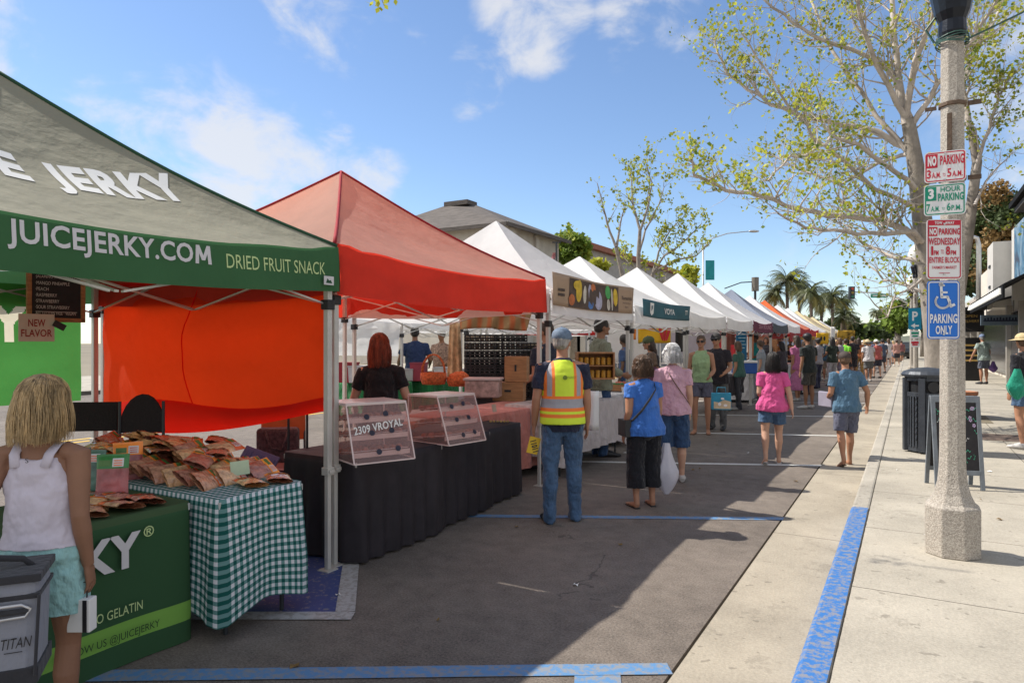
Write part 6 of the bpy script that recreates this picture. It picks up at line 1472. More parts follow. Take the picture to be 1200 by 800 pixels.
# standing pouches at the back of the gingham table
gpm = mat('pouch_mint', (.10,.20,.15), .35, .5, 10, .3, 14, spec=.6); ppm = mat('pouch_pinkred', (.42,.12,.12), .35, .45, 9, .3, 14, spec=.6); gg = mat('pouch_green', (.04,.22,.05), .35, .3, 8, spec=.6)
for i, (px, py, zc, m, h_, lb) in enumerate([(90,520,4.0,gpm,gpm,'mint grey printed pouch standing behind the tank top woman'),(106,526,3.9,gpm,gpm,'second mint printed pouch, standing just right of the first'),(132,540,3.75,ppm,gg,'pink and green printed pouch standing at the left end of the heap'),(150,520,4.2,ppm,redh,'rose printed pouch standing half behind the pink and green one')]):
    x, y = A(px, zc); pouch(lb, (x, y, CZ+.11), (R(82), 0, TH+R(-10+12*i)), 1.1, None, body=m, head=h_)
# --- acrylic cases
acr = bpy.data.materials.new('acrylic'); acr.use_nodes = True; t_ = acr.node_tree; p_ = t_.nodes['Principled BSDF']
tr_ = N(t_, 'ShaderNodeBsdfTransparent'); tr_.inputs[0].default_value = (.98,.93,.92,1); ms_ = N(t_, 'ShaderNodeMixShader'); ms_.inputs[0].default_value = .16
p_.inputs['Base Color'].default_value = (.62,.42,.40,1); p_.inputs['Roughness'].default_value = .12
t_.links.new(tr_.outputs[0], ms_.inputs[1]); t_.links.new(p_.outputs[0], ms_.inputs[2]); t_.links.new(ms_.outputs[0], t_.nodes['Material Output'].inputs[0])
edge = mat('acrylic_edge', (.70,.55,.52), .25, .05, spec=.7)
def case(label, loc, rz, w_, d, h, stick, txt=None, nose=0):
    t = thing('display_case', label, 'display case', loc, rz)      # local: x width, y depth (front = -y), front face slopes back
    s = d*.28
    B = [(-w_/2,-d/2,0),(w_/2,-d/2,0),(w_/2,d/2,0),(-w_/2,d/2,0)]; T = [(-w_/2,-d/2+s,h),(w_/2,-d/2+s,h),(w_/2,d/2,h),(-w_/2,d/2,h)]
    q = MB(); b = len(q.v); q.v += [Vector(p) for p in B+T]
    for f in ((0,1,5,4),(1,2,6,5),(2,3,7,6),(3,0,4,7)): q.face(*[b+i for i in f])
    q.build('panel', acr, t, solid=.004)
    q = MB()
    for a, c in ((0,1),(1,2),(2,3),(3,0),(4,5),(5,6),(6,7),(7,4),(0,4),(1,5),(2,6),(3,7)): q.bar((B+T)[a], (B+T)[c], .009)
    q.build('edge', edge, t)
    q = MB(); q.box((0, s/2, h+.008),(w_+.01, d-s+.01, .012)); q.build('lid', mat('acrylic_lid', (.66,.56,.53), .25, .1, 5, spec=.6), t, bev=.003)
    q = MB()
    for k in range(3):
        z = .05+k*h*.30; q.box((0, .02+.02*k, z), (w_-.02, d*.74-.03*k, .005), Matrix.Rotation(-.12, 3, 'X')); q.box((0, -d/2+.06+.035*k, z+.0),(w_-.02,.006,.035))
    q.build('shelf', edge, t)
    rn = random.Random(int(w_*1000))
    q = MB()
    for k in range(3):
        for j in range(8):
            for r_ in range(3):
                q.ell((-w_/2+.045+j*(w_-.09)/7, -.10+.09*r_+rn.uniform(-.015,.015)+.02*k, .07+k*h*.30-.010*r_), (.026,.040,.024), 8, 5)
    q.build('sweets', mat('sweet_pastry', (.34,.12,.08), .6, .7, 14), t)
    n = Vector((0, -h, s)).normalized(); up = Vector((0, s, h)).normalized(); L = math.hypot(s, h)
    for (u, v) in stick:
        c = Vector((-w_/2+w_*u, -d/2, 0))+up*L*v+n*.005; q = MB(); q.tube([c, c+n*.002], .021, 14)
        q.build('sticker', mat('sticker_dark', (.02,.02,.04), .5, .3, 20), t)
    if txt:
        q = MB(); o = Vector((-w_/2+.03, -d/2, 0))+up*L*.48+n*.005; q.text(txt, w_*.82, .058, lambda a, b: o+Vector((1,0,0))*a+up*(b+a*.12), bold=.02); q.build('lettering', white_t, t)
    return t
# case 1: px 380..482, base y about 540 -> table top z .757
st6 = [(.30,.78),(.62,.82),(.35,.50),(.68,.52),(.42,.17),(.74,.20)]
x, y = cw((431-600)/FPX*5.0, 5.0+.08)
case('clear acrylic sweet case with lettering and six dark stickers, nearest the white tent leg', (x, y, .757), TH+R(36), .47, .52, .40, st6, '2309 VROYAL')
x, y = cw((524-600)/FPX*5.95, 5.95)
case('clear acrylic case with six dark stickers on the right of the black table', (x, y, .757), TH+R(50), .45, .50, .39, st6)
# chopsticks bundle on the end table
x, y = W(585, 494, .77)
cs_ = thing('skewers', 'row of wrapped candies lying on the end black table', 'sweets', (x, y, .765), TH)
q = MB()
for k in range(6): q.ell((-.09+.036*k, 0, .01), (.015,.03,.012), 8, 5)
q.build('wrapped_sweets', mat('gold_wrapper', (.45,.32,.10), .4, .6, 40), cs_)
# --- orange folding chair with a bag, luggage handle, chairs, lid
orgm = mat('orange_vinyl', (.62,.14,.035), .5, .1)
x, y = A(333, 6.3); fc = thing('folding_chair', 'orange folding chair with thin dark legs beneath the orange wall', 'chair', (x, y, 0), TH+R(200))
def Zp(py, zc): return ZOF(py, zc)
q = MB(); q.box((0,.0,.50),(.40,.38,.03)); q.build('seat', orgm, fc, bev=.012)
q = MB(); q.box((0,-.20,.80),(.40,.025,.24)); q.build('backrest', orgm, fc, bev=.01)
for s in (-1,1):
    q = MB(); q.tube([(s*.19,-.22,.92),(s*.19,-.16,.50),(s*.19,.22,0)], .011, 8); q.build('leg', darkm, fc, smooth=True)
    q = MB(); q.tube([(s*.17,.14,.49),(s*.17,-.26,0)], .011, 8); q.build('leg', darkm, fc, smooth=True)
q = MB(); q.tube([(-.19,.12,.14),(.19,.12,.14)], .008, 6); q.build('stretcher', darkm, fc)
x2, y2 = A(326, 6.15); hb = thing('handbag', 'dark plum patterned bag resting on the orange chair', 'bag', (x2, y2, .52), TH+R(8))
q = MB(); q.box((0,0,.16),(.36,.14,.32)); q.build('body', mat('plum_pattern', (.10,.055,.06), .8, .6, 30, .3, 30), hb, bev=.03)
q = MB(); q.tube([(-.1,-.07,.30),(-.05,-.085,.15),(.05,-.085,.13),(.1,-.07,.30)], .012, 8); q.build('handle', MATS['plum_pattern'], hb, smooth=True)
x, y = A(349, 5.5); lh = thing('luggage_cart', 'black telescopic trolley handle standing by the black table', 'trolley', (x, y, 0), TH)
q = MB(); a_, b_ = ZOF(477, 5.5), .2; q.tube([(-.075,0,.12),(-.075,0,a_),(.075,0,a_-.01),(.075,0,.12)], .010, 8); q.build('handle', blackp, lh)
q = MB(); q.box((0,.0,.16),(.32,.24,.05)); q.build('base', blackp, lh)
for s in (-1,1): q = MB(); q.tube([(s*.15,.1,.06),(s*.12,.1,.06)], .06, 12); q.build('wheel', blackp, lh)
x, y = A(296, 5.35); ld = thing('crate_lid', 'ribbed lilac plastic lid leaning between the tables', 'plastic lid', (x, y, .42), TH)
lilac = mat('lilac_plastic', (.16,.12,.24), .4, .1); q = MB(); Rm = Matrix.Rotation(-.5,3,'X')@Matrix.Rotation(.35,3,'Y'); q.box((0,0,.18),(.30,.02,.34),Rm)
for k in range(7): q.box(Rm@Vector((-.12+.04*k,-.014,0))+Vector((0,0,.18)),(.012,.012,.28),Rm)
q.build('lid', lilac, ld, bev=.004)
x, y = A(317, 5.6); bx_ = thing('storage_box', 'dark red box on the ground left of the black table', 'box', (x, y, 0), TH+R(20))
q = MB(); q.box((0,0,.28),(.36,.34,.56)); q.build('body', mat('dark_red_box', (.14,.03,.03), .6, .2), bx_, bev=.01); q = MB(); q.box((0,0,.57),(.38,.36,.03)); q.build('lid', mat('dark_red_box', (0,0,0)), bx_)
for i, (px, zc, pt, pb, w_, lb) in enumerate([(102, 5.6, 471, 505, .48, 'dark mesh camp chair back left of the rounded one'), (166, 5.4, 467, 507, .34, 'rounded black chair back against the orange wall')]):
    x, y = A(px, zc); t = thing('camp_chair', lb, 'chair', (x, y, 0), TH+R(8)); zt_, zb_ = ZOF(pt, zc), ZOF(pb, zc)
    q = MB()
    if i: q.poly([( w_/2*math.copysign(abs(math.cos(a))**.7, math.cos(a))*(1+.2*math.sin(a)) if math.sin(a) < 0 else w_/2*math.cos(a)+.0, 0, zb_+(zt_-zb_)*(max(0, math.sin(a)))**.8*(1-.15*math.cos(a+2))) for a in [k*math.pi/12 for k in range(13)]], .03, (0,-1,0))
    else: q.box((0,0,(zt_+zb_)/2),(w_,.03,zt_-zb_))
    q.build('backrest', mat('black_mesh', (.02,.014,.014), .8, .3, 60, .3, 60), t, bev=.01)
    q = MB(); q.box((0,-.22,.45),(w_,.44,.04)); q.build('seat', MATS['black_mesh'], t, bev=.01)
    for a in (-1,1):
        for b in (0,-.42): q = MB(); q.tube([(a*w_/2.1,b,0),(a*w_/2.1,b,.48 if b else zt_-.02)], .012, 6); q.build('leg', darkm, t)
# --- black crates of bottles
def crate(label, loc, rz, w_, d, h, m, fill=None, group='black bottle crates in the tall stack'):
    t = thing('bottle_crate', label, 'crate', loc, rz, group); q = MB()
    for z in (.012, h*.5, h-.015):
        hh = .022
        q.box((0,-d/2,z),(w_,.012,hh)); q.box((0,d/2,z),(w_,.012,hh)); q.box((-w_/2,0,z),(.012,d,hh)); q.box((w_/2,0,z),(.012,d,hh))
    for k in range(7): x = -w_/2+w_*k/6; q.box((x,-d/2,h/2),(.014,.014,h)); q.box((x,d/2,h/2),(.014,.014,h))
    q.box((0,0,.006),(w_,d,.01)); q.build('crate', m, t)
    if fill:
        q = MB(); 
        for k in range(6):
            for j in range(2): q.lathe([(.024,.015),(.024,h*.62),(.010,h*.8),(.010,h*.93)], (-w_/2+w_*(k+.5)/6, -d/4+j*d/2, 0), 7)
        q.build('bottles', fill, t, smooth=True)
    return t
bot = [mat('dark_bottle', (.02,.035,.03), .25, .4, 20, spec=.6), mat('amber_cap_bottle', (.38,.30,.20), .5, .5, 30), mat('red_bottle', (.14,.03,.02), .3, .4, 20)]
crm = mat('crate_black', (.018,.018,.02), .5, .2)
zc = 9.4; ang = TH+R(6); kz = zc/FPX
hcr = (460-385)/8*kz
first = {}
for cidx, (px, wd) in enumerate([(562, .40), (598, .42), (628, .30)]):
    for k in range(8 if cidx < 2 else 7):
        fi = bot[1 if k >= 6 else 0] if cidx != 1 else bot[(0, 0, 2, 0, 0, 0, 1, 0)[k]]
        x, y = A(px, zc+.1*cidx); z0 = ZOF(462, zc)-.05+k*hcr
        crate('black bottle crate %s in the %s column of the black stack' % (['at the very bottom','second from the bottom','third from the bottom','fourth from the bottom','fifth from the bottom','sixth from the bottom','seventh from the bottom','at the very top'][k], ['left','middle','right'][cidx]), (x, y, z0), ang, wd, .36, hcr-.006, crm, fi, ['left column of black crates','middle column of black crates','right column of black crates'][cidx])
x, y = A(590, zc+.2); pl = thing('storage_rack', 'low dark platform that carries the black crates', 'platform', (x, y, 0), ang)
q = MB(); q.box((0,0,(ZOF(462,zc)-.05)/2),(1.25,.5,ZOF(462,zc)-.06)); q.build('base', darkm, pl, bev=.01)
# draped striped cloth over the crates
x, y = A(581, 9.9); sc_ = thing('striped_cloth', 'tan and orange striped cloth hung above the black crates', 'cloth', (x, y, 0), TH)
def stripe_mat():
    m = bpy.data.materials.new('orange_stripe_cloth'); m.use_nodes = True; t = m.node_tree; p = t.nodes['Principled BSDF']; c = N(t, 'ShaderNodeTexCoord'); s = N(t, 'ShaderNodeTexWave'); s.inputs['Scale'].default_value = 2.0; s.inputs['Distortion'].default_value = 3
    t.links.new(c.outputs['Object'], s.inputs[0]); r = N(t, 'ShaderNodeValToRGB'); e = r.color_ramp.elements; e[0].position = .3; e[0].color = (.42,.27,.13,1); e[1].position = .9; e[1].color = (.55,.16,.06,1); t.links.new(s.outputs['Color'], r.inputs[0]); t.links.new(r.outputs[0], p.inputs[0]); p.inputs['Roughness'].default_value = .9; return m
stm = stripe_mat()
q = MB(); k9 = 9.9/FPX
q.grid(lambda u, v: (-42*k9+84*k9*u-v*6*k9*(1 if u > .5 else 0), .03*math.sin(u*20+v*3), ZOF(366,9.9)-(20*k9)*v+.02*math.sin(u*5)), 26, 6); q.build('cloth', stm, sc_, smooth=True, solid=.006)
x, y = A(533, 9.6); yc = thing('hanging_cloth', 'yellow and pink checked cloth hanging left of the crates', 'cloth', (x, y, 0), TH)
k9 = 9.6/FPX
q = MB(); q.grid(lambda u, v: (-9*k9*(.65+.35*v)+18*k9*(.65+.35*v)*u, .02*math.sin(u*14), ZOF(378,9.6)-(64*k9)*v), 16, 10); q.build('cloth', mat('yellow_pink_cloth', (.62,.42,.24), .9, .5, 9), yc, smooth=True, solid=.006)
# wooden boxes on the red-tinted cloth
for (px, yb, yt, wd, lb, op) in [(597, 469, 447, 36, 'low wooden box lying on the blush cloth', 0), (606, 447, 417, 26, 'upright wooden box standing on the low wooden box', 1)]:
    zc = 7.35; x, y = A(px, zc); kz = zc/FPX; z0, z1 = ZOF(yb, zc), ZOF(yt, zc)
    t = thing('wooden_box', lb, 'wooden box', (x, y, z0), TH+R(-10)); h = z1-z0-.004
    q = MB(); w_ = wd*kz; q.box((0,0,h/2),(w_,.2,h)); q.build('box', wood, t, bev=.004)
    q = MB(); q.box((0,-.103,h*.55),(.07 if not op else .02,.006,.022 if not op else .07)); q.build('hand_hole', blackp, t)
x, y = A(697, 9.1); wb = thing('wooden_box', 'wooden display box right of the vest man on the pale cloth', 'wooden box', (x-.0, y, ZOF(444,9.1)), TH)
q = MB(); 
for s in (-1,1): q.box((s*.24,0,.18),(.02,.25,.36))
q.box((0,.12,.18),(.48,.015,.36)); q.box((0,0,.01),(.46,.24,.02)); q.box((0,0,.35),(.46,.24,.02)); q.box((0,0,.18),(.46,.24,.015)); q.build('box', wood, wb)
q = MB()
for k in range(12): q.lathe([(.03,0),(.03,.09),(.02,.1)], (-.19+.075*(k % 6), -.04, .022+.17*(k//6)), 8)
q.build('jars', mat('honey_jar', (.48,.24,.03), .3, .3, 10), wb)
# clear tote, baskets
tubm = mat('clear_tub', (.42,.27,.24), .3, .5, 18, spec=.6)
x, y = A(567, 7.2); tb_ = thing('plastic_tub', 'clear plastic tub with a pale lid on the blush cloth', 'tub', (x, y, ZOF(466,7.2)), TH+R(-8))
q = MB(); q.box((0,0,.10),(.36,.26,.18)); q.build('tub', tubm, tb_, bev=.015)
q = MB(); q.box((0,0,.20),(.39,.29,.025)); q.build('lid', mat('tub_lid', (.55,.45,.43), .4), tb_, bev=.008)
for i, (px, yb, w_, h, lb) in enumerate([(508,450,.30,.13,'orange wicker basket with tall handles behind the acrylic cases'), (538,452,.28,.10,'red orange wicker bag beside the orange basket')]):
    zc = 7.6; x, y = A(px, zc); t = thing('wicker_basket', lb, 'basket', (x, y, ZOF(yb, zc)), TH)
    wk = mat('orange_wicker', (.55,.15,.05), .8, .5, 40, .6, 60)
    q = MB(); q.lathe([(w_*.42,0),(w_*.5,h*.5),(w_*.48,h),(w_*.43,h),(w_*.38,.03),(.0,.03)], n=22); q.build('basket', wk, t, smooth=True)
    if i == 0:
        for s in (-.05,.05): q = MB(); q.tube([(w_*.42*math.cos(a), s, h+.20*math.sin(a)) for a in [k*math.pi/10 for k in range(11)]], .008, 6); q.build('handle', wk, t, smooth=True)
    else: q = MB(); q.ell((0,0,h),(w_*.4,w_*.4,.06),14,8); q.build('filling', wk, t, disp=.03, dsize=.04)
x, y = A(535, 6.6); cst = thing('wicker_basket', 'flat orange tray just right of the auburn haired woman', 'basket', (*A(478,6.5), .80), TH)
q = MB(); q.box((0,0,.02),(.16,.24,.05)); q.build('tray', MATS['orange_wicker'], cst, bev=.01)
# boxes and things on back row tables: green cloth table, white tubs
gcl = cloth('kelly_green_cloth', (.02,.17,.05))
drape('tablecloth', 'kelly green cloth on the back row table under the white side wall', 1.5, .75, .86, .7, gcl, (-8.2, 9.6), 0, amp=.02, lam=.3, seed=60); drape('tablecloth', 'kelly green cloth on the second back row table behind the baskets', .8, 3.4, .86, .7, gcl, (-8.0, 10.6), 0, amp=.02, lam=.3, seed=61)
rn = random.Random(8)
for i, (px, c, w_, h) in enumerate([(408,(.30,.02,.03),.34,.36),(424,(.55,.54,.55),.5,.30),(440,(.50,.50,.52),.5,.26),(462,(.40,.05,.05),.36,.2),(478,(.45,.42,.42),.3,.22),(491,(.30,.04,.06),.3,.34),(535,(.45,.4,.38),.4,.22),(523,(.6,.58,.55),.45,.25)]):
    zc = 12.75 if px < 470 else 13.3; x, y = A(px, zc); t = thing('storage_box', ['dark red box at the left end of the back row table','larger white tub on the back row table','second white tub with a rim on the back row table','red carton between the white tubs and the poles','grey carton beside the twin poles','dark red carton right of the grey carton','beige carton at the right end of the green table','white crate on the green table right of the poles'][i], 'box', (x, y, .87), TH+R(rn.uniform(-10,10)))
    q = MB(); q.box((0,0,h/2),(w_*.9,.3,h),taper=1.08); q.build('body', mat('carton_%d' % i, c, .6, .15), t, bev=.01)
    q = MB(); q.box((0,0,h),(w_,.34,.03)); q.build('rim', mat('carton_rim_%d' % i, tuple(v*.8 for v in c), .5, .1), t)
# white side wall of back row
bw = thing('tent_side_wall', 'white cloth wall hanging at the end of the back row tent behind the auburn hair', 'tent wall', (0,0,0))
q = MB(); q.grid(lambda u, v: (-8.55-2.4*u-.25*v*0, 10.32+.06*math.sin(v*3)+.05*noise.noise(Vector((u*5,v*4,9))), 2.13-.78*v), 20, 10); q.build('cloth_panel', wht2, bw, smooth=True)
# --- banner hung on white tent 3 front
def banner(name, label, Y0, Y1, zt_, zb_, m, X=-3.435, cat='banner', rod=True):
    t = thing(name, label, cat, (X, Y0, 0)); L = Y1-Y0
    def fn(u, v): return (.012*math.sin(u*9+v*2)+.0, L*u, zt_+(zb_-zt_)*v-.02*math.sin(math.pi*u))
    q = MB(); q.grid(fn, 30, 6); q.build('cloth', m, t, smooth=True, solid=.003)
    return t, (lambda a, b, o=.006: Vector(fn(a, b))+Vector((o,0,0)))
Yb0, Yb1 = XL(642, XF), XL(738, XF); zc0 = DEPTH(XF, Yb1)
bt, bf = banner('banner', 'tan banner printed with squashes and vegetables on the white tent front', Yb0, Yb1, ZOF(337.5, zc0)+.0, ZOF(367.5, zc0), mat('banner_tan', (.38,.26,.17), .7, .05))
dkbr = mat('banner_brown', (.09,.06,.045), .7, .4, 8); 
def blob(q, cx, cy, rx, ry, o, f=bf, n=16, sq=0.0): q.poly([f(cx+rx*math.cos(a)*(1-sq*math.sin(a)), cy-ry*math.sin(a), o) for a in [k*2*math.pi/n for k in range(n)]])
q = MB(); 
for k in range(13): u = .16+.60*k/13; q.poly([bf(u,.06,.007), bf(u,.97,.007), bf(u+.60/13,.97,.007), bf(u+.60/13,.06,.007)])
q.build('picture_ground', dkbr, bt)
for nm, c, L in (('picture_yellow', (.62,.42,.04), [(.27,.42,.035,.36),(.25,.25,.05,.15),(.71,.45,.03,.32)]), ('picture_orange', (.50,.15,.05), [(.19,.74,.035,.18),(.44,.24,.03,.16)]), ('picture_blue', (.08,.18,.42), [(.41,.72,.035,.24)]), ('picture_lilac', (.42,.40,.50), [(.50,.62,.045,.34),(.40,.40,.02,.28)]), ('picture_green', (.08,.36,.10), [(.62,.30,.032,.24)]), ('picture_cream', (.55,.50,.42), [(.62,.74,.02,.2),(.665,.55,.012,.4),(.34,.5,.02,.3)]), ('picture_purple', (.22,.07,.18), [(.685,.5,.018,.2)])):
    q = MB()
    for i, (a, b, c_, d_) in enumerate(L): blob(q, a, b, c_, d_, .010+.001*i)
    q.build('picture', mat(nm, c, .7, .3, 12), bt)
q = MB(); f_ = lambda u0, v0: (lambda a, b: bf(u0+a, v0-b, .012))
q.text('Tamarinda', .17, .13, f_(.80,.50), bold=.02); q.text('local produce', .13, .07, f_(.82,.66)); q.text('farm', .05, .07, f_(.86,.80)); q.box(bf(.075,.5,.012),(.003,.16,.03)); q.box(bf(.075,.65,.012),(.003,.16,.03)); q.build('lettering', dkbr, bt)
Yb0, Yb1 = XL(742, XF), XL(805, XF); zc1 = DEPTH(XF, Yb1); zc0 = DEPTH(XF, Yb0)
bt2, bf2 = banner('banner', 'teal banner with a white shield and lettering on the second white tent', Yb0+.25, Yb1, ZOF(359, zc1), ZOF(374.5, zc1)-.02, mat('banner_teal', (.03,.11,.14), .7, .2, 4))
q = MB(); g_ = lambda u0, v0: (lambda a, b: bf2(u0+a, v0-b, .008)); q.poly([bf2(.12,.15,.008),bf2(.12,.75,.008),bf2(.155,.9,.008),bf2(.19,.75,.008),bf2(.19,.15,.008)]); q.text('VOYA', .20, .38, g_(.42,.68), bold=.02); q.text('TT', .07, .3, g_(.86,.62), bold=.03); q.build('lettering', paperw, bt2)
q = MB(); q.text('F', .03, .3, lambda a, b: bf2(.14+a, .62-b, .011), bold=.05); q.build('shield_mark', MATS['banner_teal'], bt2)
# maroon valance lettering, red strip, others (front lettering marks)
def valance_text(tidx, Y0, m, s, w_, h, z):
    q = MB(); q.text(s, w_, h, lambda a, b: Vector((.06, Y0+a, z+b)), bold=.02); q.build('valance_lettering', m, TT[tidx])
valance_text(4, .55, mat('pale_red_print', (.5,.25,.28), .7), 'SEA BOUND', 1.9, .12, 1.99)
rs, rf2 = banner('hanging_strip', 'crimson strip with a small white square hung below the pale valance', 24.6, 27.3, 1.97, 1.66, redv, X=-3.45, cat='banner')
q = MB(); q.poly([rf2(.6,.3,.01), rf2(.6,.75,.01), rf2(.72,.75,.01), rf2(.72,.3,.01)]); q.build('square_mark', paperw, rs)
rs2, _ = banner('hanging_strip', 'crimson strip hanging below the charcoal valance', 21.6, 24.3, 1.92, 1.76, redv, X=-3.6, cat='banner')
# interior banners and displays
def board(name, label, px0, px1, pt, pb, zc, m, cat='banner', rz=0.0, th=.03, legs=False):
    x, y = A((px0+px1)/2, zc); k = zc/FPX; t = thing(name, label, cat, (x, y, 0), TH+R(rz)); w_ = (px1-px0)*k; zt_, zb_ = ZOF(pt, zc), ZOF(pb, zc)
    q = MB(); q.grid(lambda u, v: (-w_/2+w_*u, .02*math.sin(u*7+v), zt_+(zb_-zt_)*v), 14, 6); q.build('cloth', m, t, smooth=True, solid=th)
    return t, w_, zt_, zb_
yel = mat('banner_yellow', (.72,.42,.015), .6, .1); redm = mat('banner_red', (.55,.03,.04), .6, .15); bluem = mat('banner_blue', (.012,.15,.30), .6, .15, 3)
t, w_, a_, b_ = board('banner', 'yellow banner with red lettering and red peppers inside the second white tent', 748, 786, 376, 402, 14.6, yel)
q = MB(); q.text('Chilaquiles', w_*.5, (a_-b_)*.3, plane_fn((-w_*.45,-.05,b_+(a_-b_)*.55),(1,0,0),(0,0,1)), bold=.02); q.build('lettering', redm, t)
q = MB()
for k in range(3): q.ell((w_*(.18+.12*k),-.04,(a_+b_)/2),(w_*.045,.01,(a_-b_)*.42),12,8,Matrix.Rotation(.25*(k-1),3,'Y'))
q.build('pepper_picture', redm, t)
board('banner', 'orange strip banner left of the yellow pepper banner', 740, 745, 376, 398, 14.6, mat('banner_orange', (.72,.22,.02), .6))
board('banner', 'dark board behind the couple with sunglasses', 792, 803, 386, 412, 15, blackp)
board('banner', 'bright red panel behind the man in the black tee', 843, 850, 388, 412, 16.5, redm)
board('banner', 'brown printed panel left of the tall blue banner', 852, 861, 382, 420, 19, mat('banner_maroonbrown', (.20,.06,.04), .7, .5, 3))
t, w_, a_, b_ = board('banner', 'tall blue banner with fine pale lines inside the grey white tent', 863, 875, 379, 424, 18.6, bluem)
q = MB()
for k in range(7): q.box((0,-.05,a_-.12-.09*k),(w_*(.5+.25*(k % 2)),.006,.02))
q.build('lettering', mat('pale_blue_print', (.4,.6,.7), .6), t)
board('banner', 'orange panel right of the tall blue banner', 877, 883, 384, 420, 19.5, mat('banner_orange2', (.6,.18,.05), .6))
board('banner', 'small red cloth near the foot of the brown panel', 857, 862, 404, 418, 17.8, redm)
t, w_, a_, b_ = board('sign', 'yellow sign with a dark smiling shape at the red valance tent', 957, 971, 390, 403, 27.5, yel, cat='sign')
q = MB(); q.ell((-w_*.15,-.04,(a_+b_)/2),(w_*.08,.01,.1),10,6); q.ell((w_*.12,-.04,(a_+b_)/2),(w_*.09,.01,.09),10,6); q.build('picture', blackp, t)
board('banner', 'long yellow price banner inside the far tents', 982, 1002, 387, 398, 38, mat('banner_amber', (.42,.25,.03), .8, .9, 3.5))
board('banner', 'white hanging sheet at the far yellow stalls', 974, 978.5, 383, 396, 30, paperw)
board('banner', 'ochre panel behind the jars stall', 930, 955, 383, 398, 33, mat('banner_ochre', (.40,.24,.06), .8, .5, 1.2))
board('backdrop', 'beige backdrop behind the man in the teal tee', 884, 910, 384, 425, 26.5, mat('beige_sheet', (.50,.40,.30), .9, .1), cat='backdrop')
board('backdrop', 'white sheet behind the white haired woman under the teal banner', 712, 760, 380, 425, 16, wht2, cat='backdrop')
board('backdrop', 'pale mauve sheet closing the third white tent', 786, 845, 378, 420, 20, mat('mauve_sheet', (.42,.38,.42), .9, .1), cat='backdrop')
# shelves of jars at tent with white valance
x, y = A(921, 25.5); sh_ = thing('display_shelf', 'wooden display shelves full of jars and bread behind the pink dress', 'shelf', (x, y, 0), TH)
k = 25.5/FPX; 
for j in range(4):
    z = ZOF(432-11*j, 25.5); q = MB(); q.box((0,0,z),(26*k,.4,.03)); q.build('shelf', wood, sh_)
    q = MB()
    for i in range(11): q.ell((-11*k+2.2*k*i+rn.uniform(-.02,.02),-.1,z+.09),(.035,.06,.075),6,5)
    q.build('jars', mat('jar_mix_%d' % j, [(.35,.14,.04),(.28,.08,.04),(.4,.2,.06),(.2,.1,.05)][j], .5, .7, 8), sh_)
for s in (-1,1): q = MB(); q.box((s*13*k,0,ZOF(398,25.5)/2),(.05,.4,ZOF(398,25.5))); q.build('upright', wood, sh_)
# blue cooler, produce bags under black cloth
x, y = A(872, 17.4); cl = thing('cooler', 'blue cooler box with a white lid on the table with the black cloth', 'cooler', (x, y, .83), TH)
q = MB(); q.box((0,0,.14),(.55,.36,.28)); q.build('body', mat('cooler_blue', (.02,.09,.36), .5, .1), cl, bev=.02); q = MB(); q.box((0,0,.30),(.57,.38,.06)); q.build('lid', paperw, cl, bev=.015)
for i, (px, py, c, lb) in enumerate([(864,462,(.45,.12,.25),'pink and yellow bag on the ground beneath the black cloth'),(872,466,(.45,.35,.05),'yellow bag on the ground beneath the black cloth'),(881,468,(.16,.36,.05),'lime green bag on the ground by the tent leg')]):
    x, y = W(px, py); carrier(lb, x, y, .5, .5, .36, mat('bag_mix_%d' % i, c, .6, .5, 5), TH, seed=20+i)
# produce crates on tables of teal banner stall etc
for i in range(10):
    px = 735+11*i; zc = 11.2+.33*i; x, y = A(px, zc); t = thing('produce_crate', 'small wooden crate of %s produce, %s from the left on the stall tables' % (['green','red','orange','purple'][i % 4], ['first','second','third','fourth','fifth','sixth','seventh','eighth','ninth','tenth'][i]), 'crate', (x-.2, y, .82), rn.uniform(-.2,.2), 'small produce crates along the stall tables')
    q = MB()
    for s in (-1,1): q.box((s*.17,0,.05),(.012,.26,.10)); q.box((0,s*.13,.05),(.34,.012,.10))
    q.box((0,0,.008),(.33,.25,.012)); q.build('crate', wood, t)
    q = MB()
    for k in range(12): q.ell((rn.uniform(-.13,.13),rn.uniform(-.1,.1),.09),(.04,.04,.04),7,5)
    q.build('produce', mat('produce_%d' % (i % 4), [(.05,.14,.03),(.45,.08,.03),(.5,.25,.03),(.2,.05,.1)][i % 4], .5, .4, 9), t)
# paper sign under pale cloth, white placard near vest man
t, w_, a_, b_ = board('poster', 'white poster hanging against the pale cloth behind the vest man', 686, 702, 458, 504, 7.9, paperw, cat='poster', th=.01)
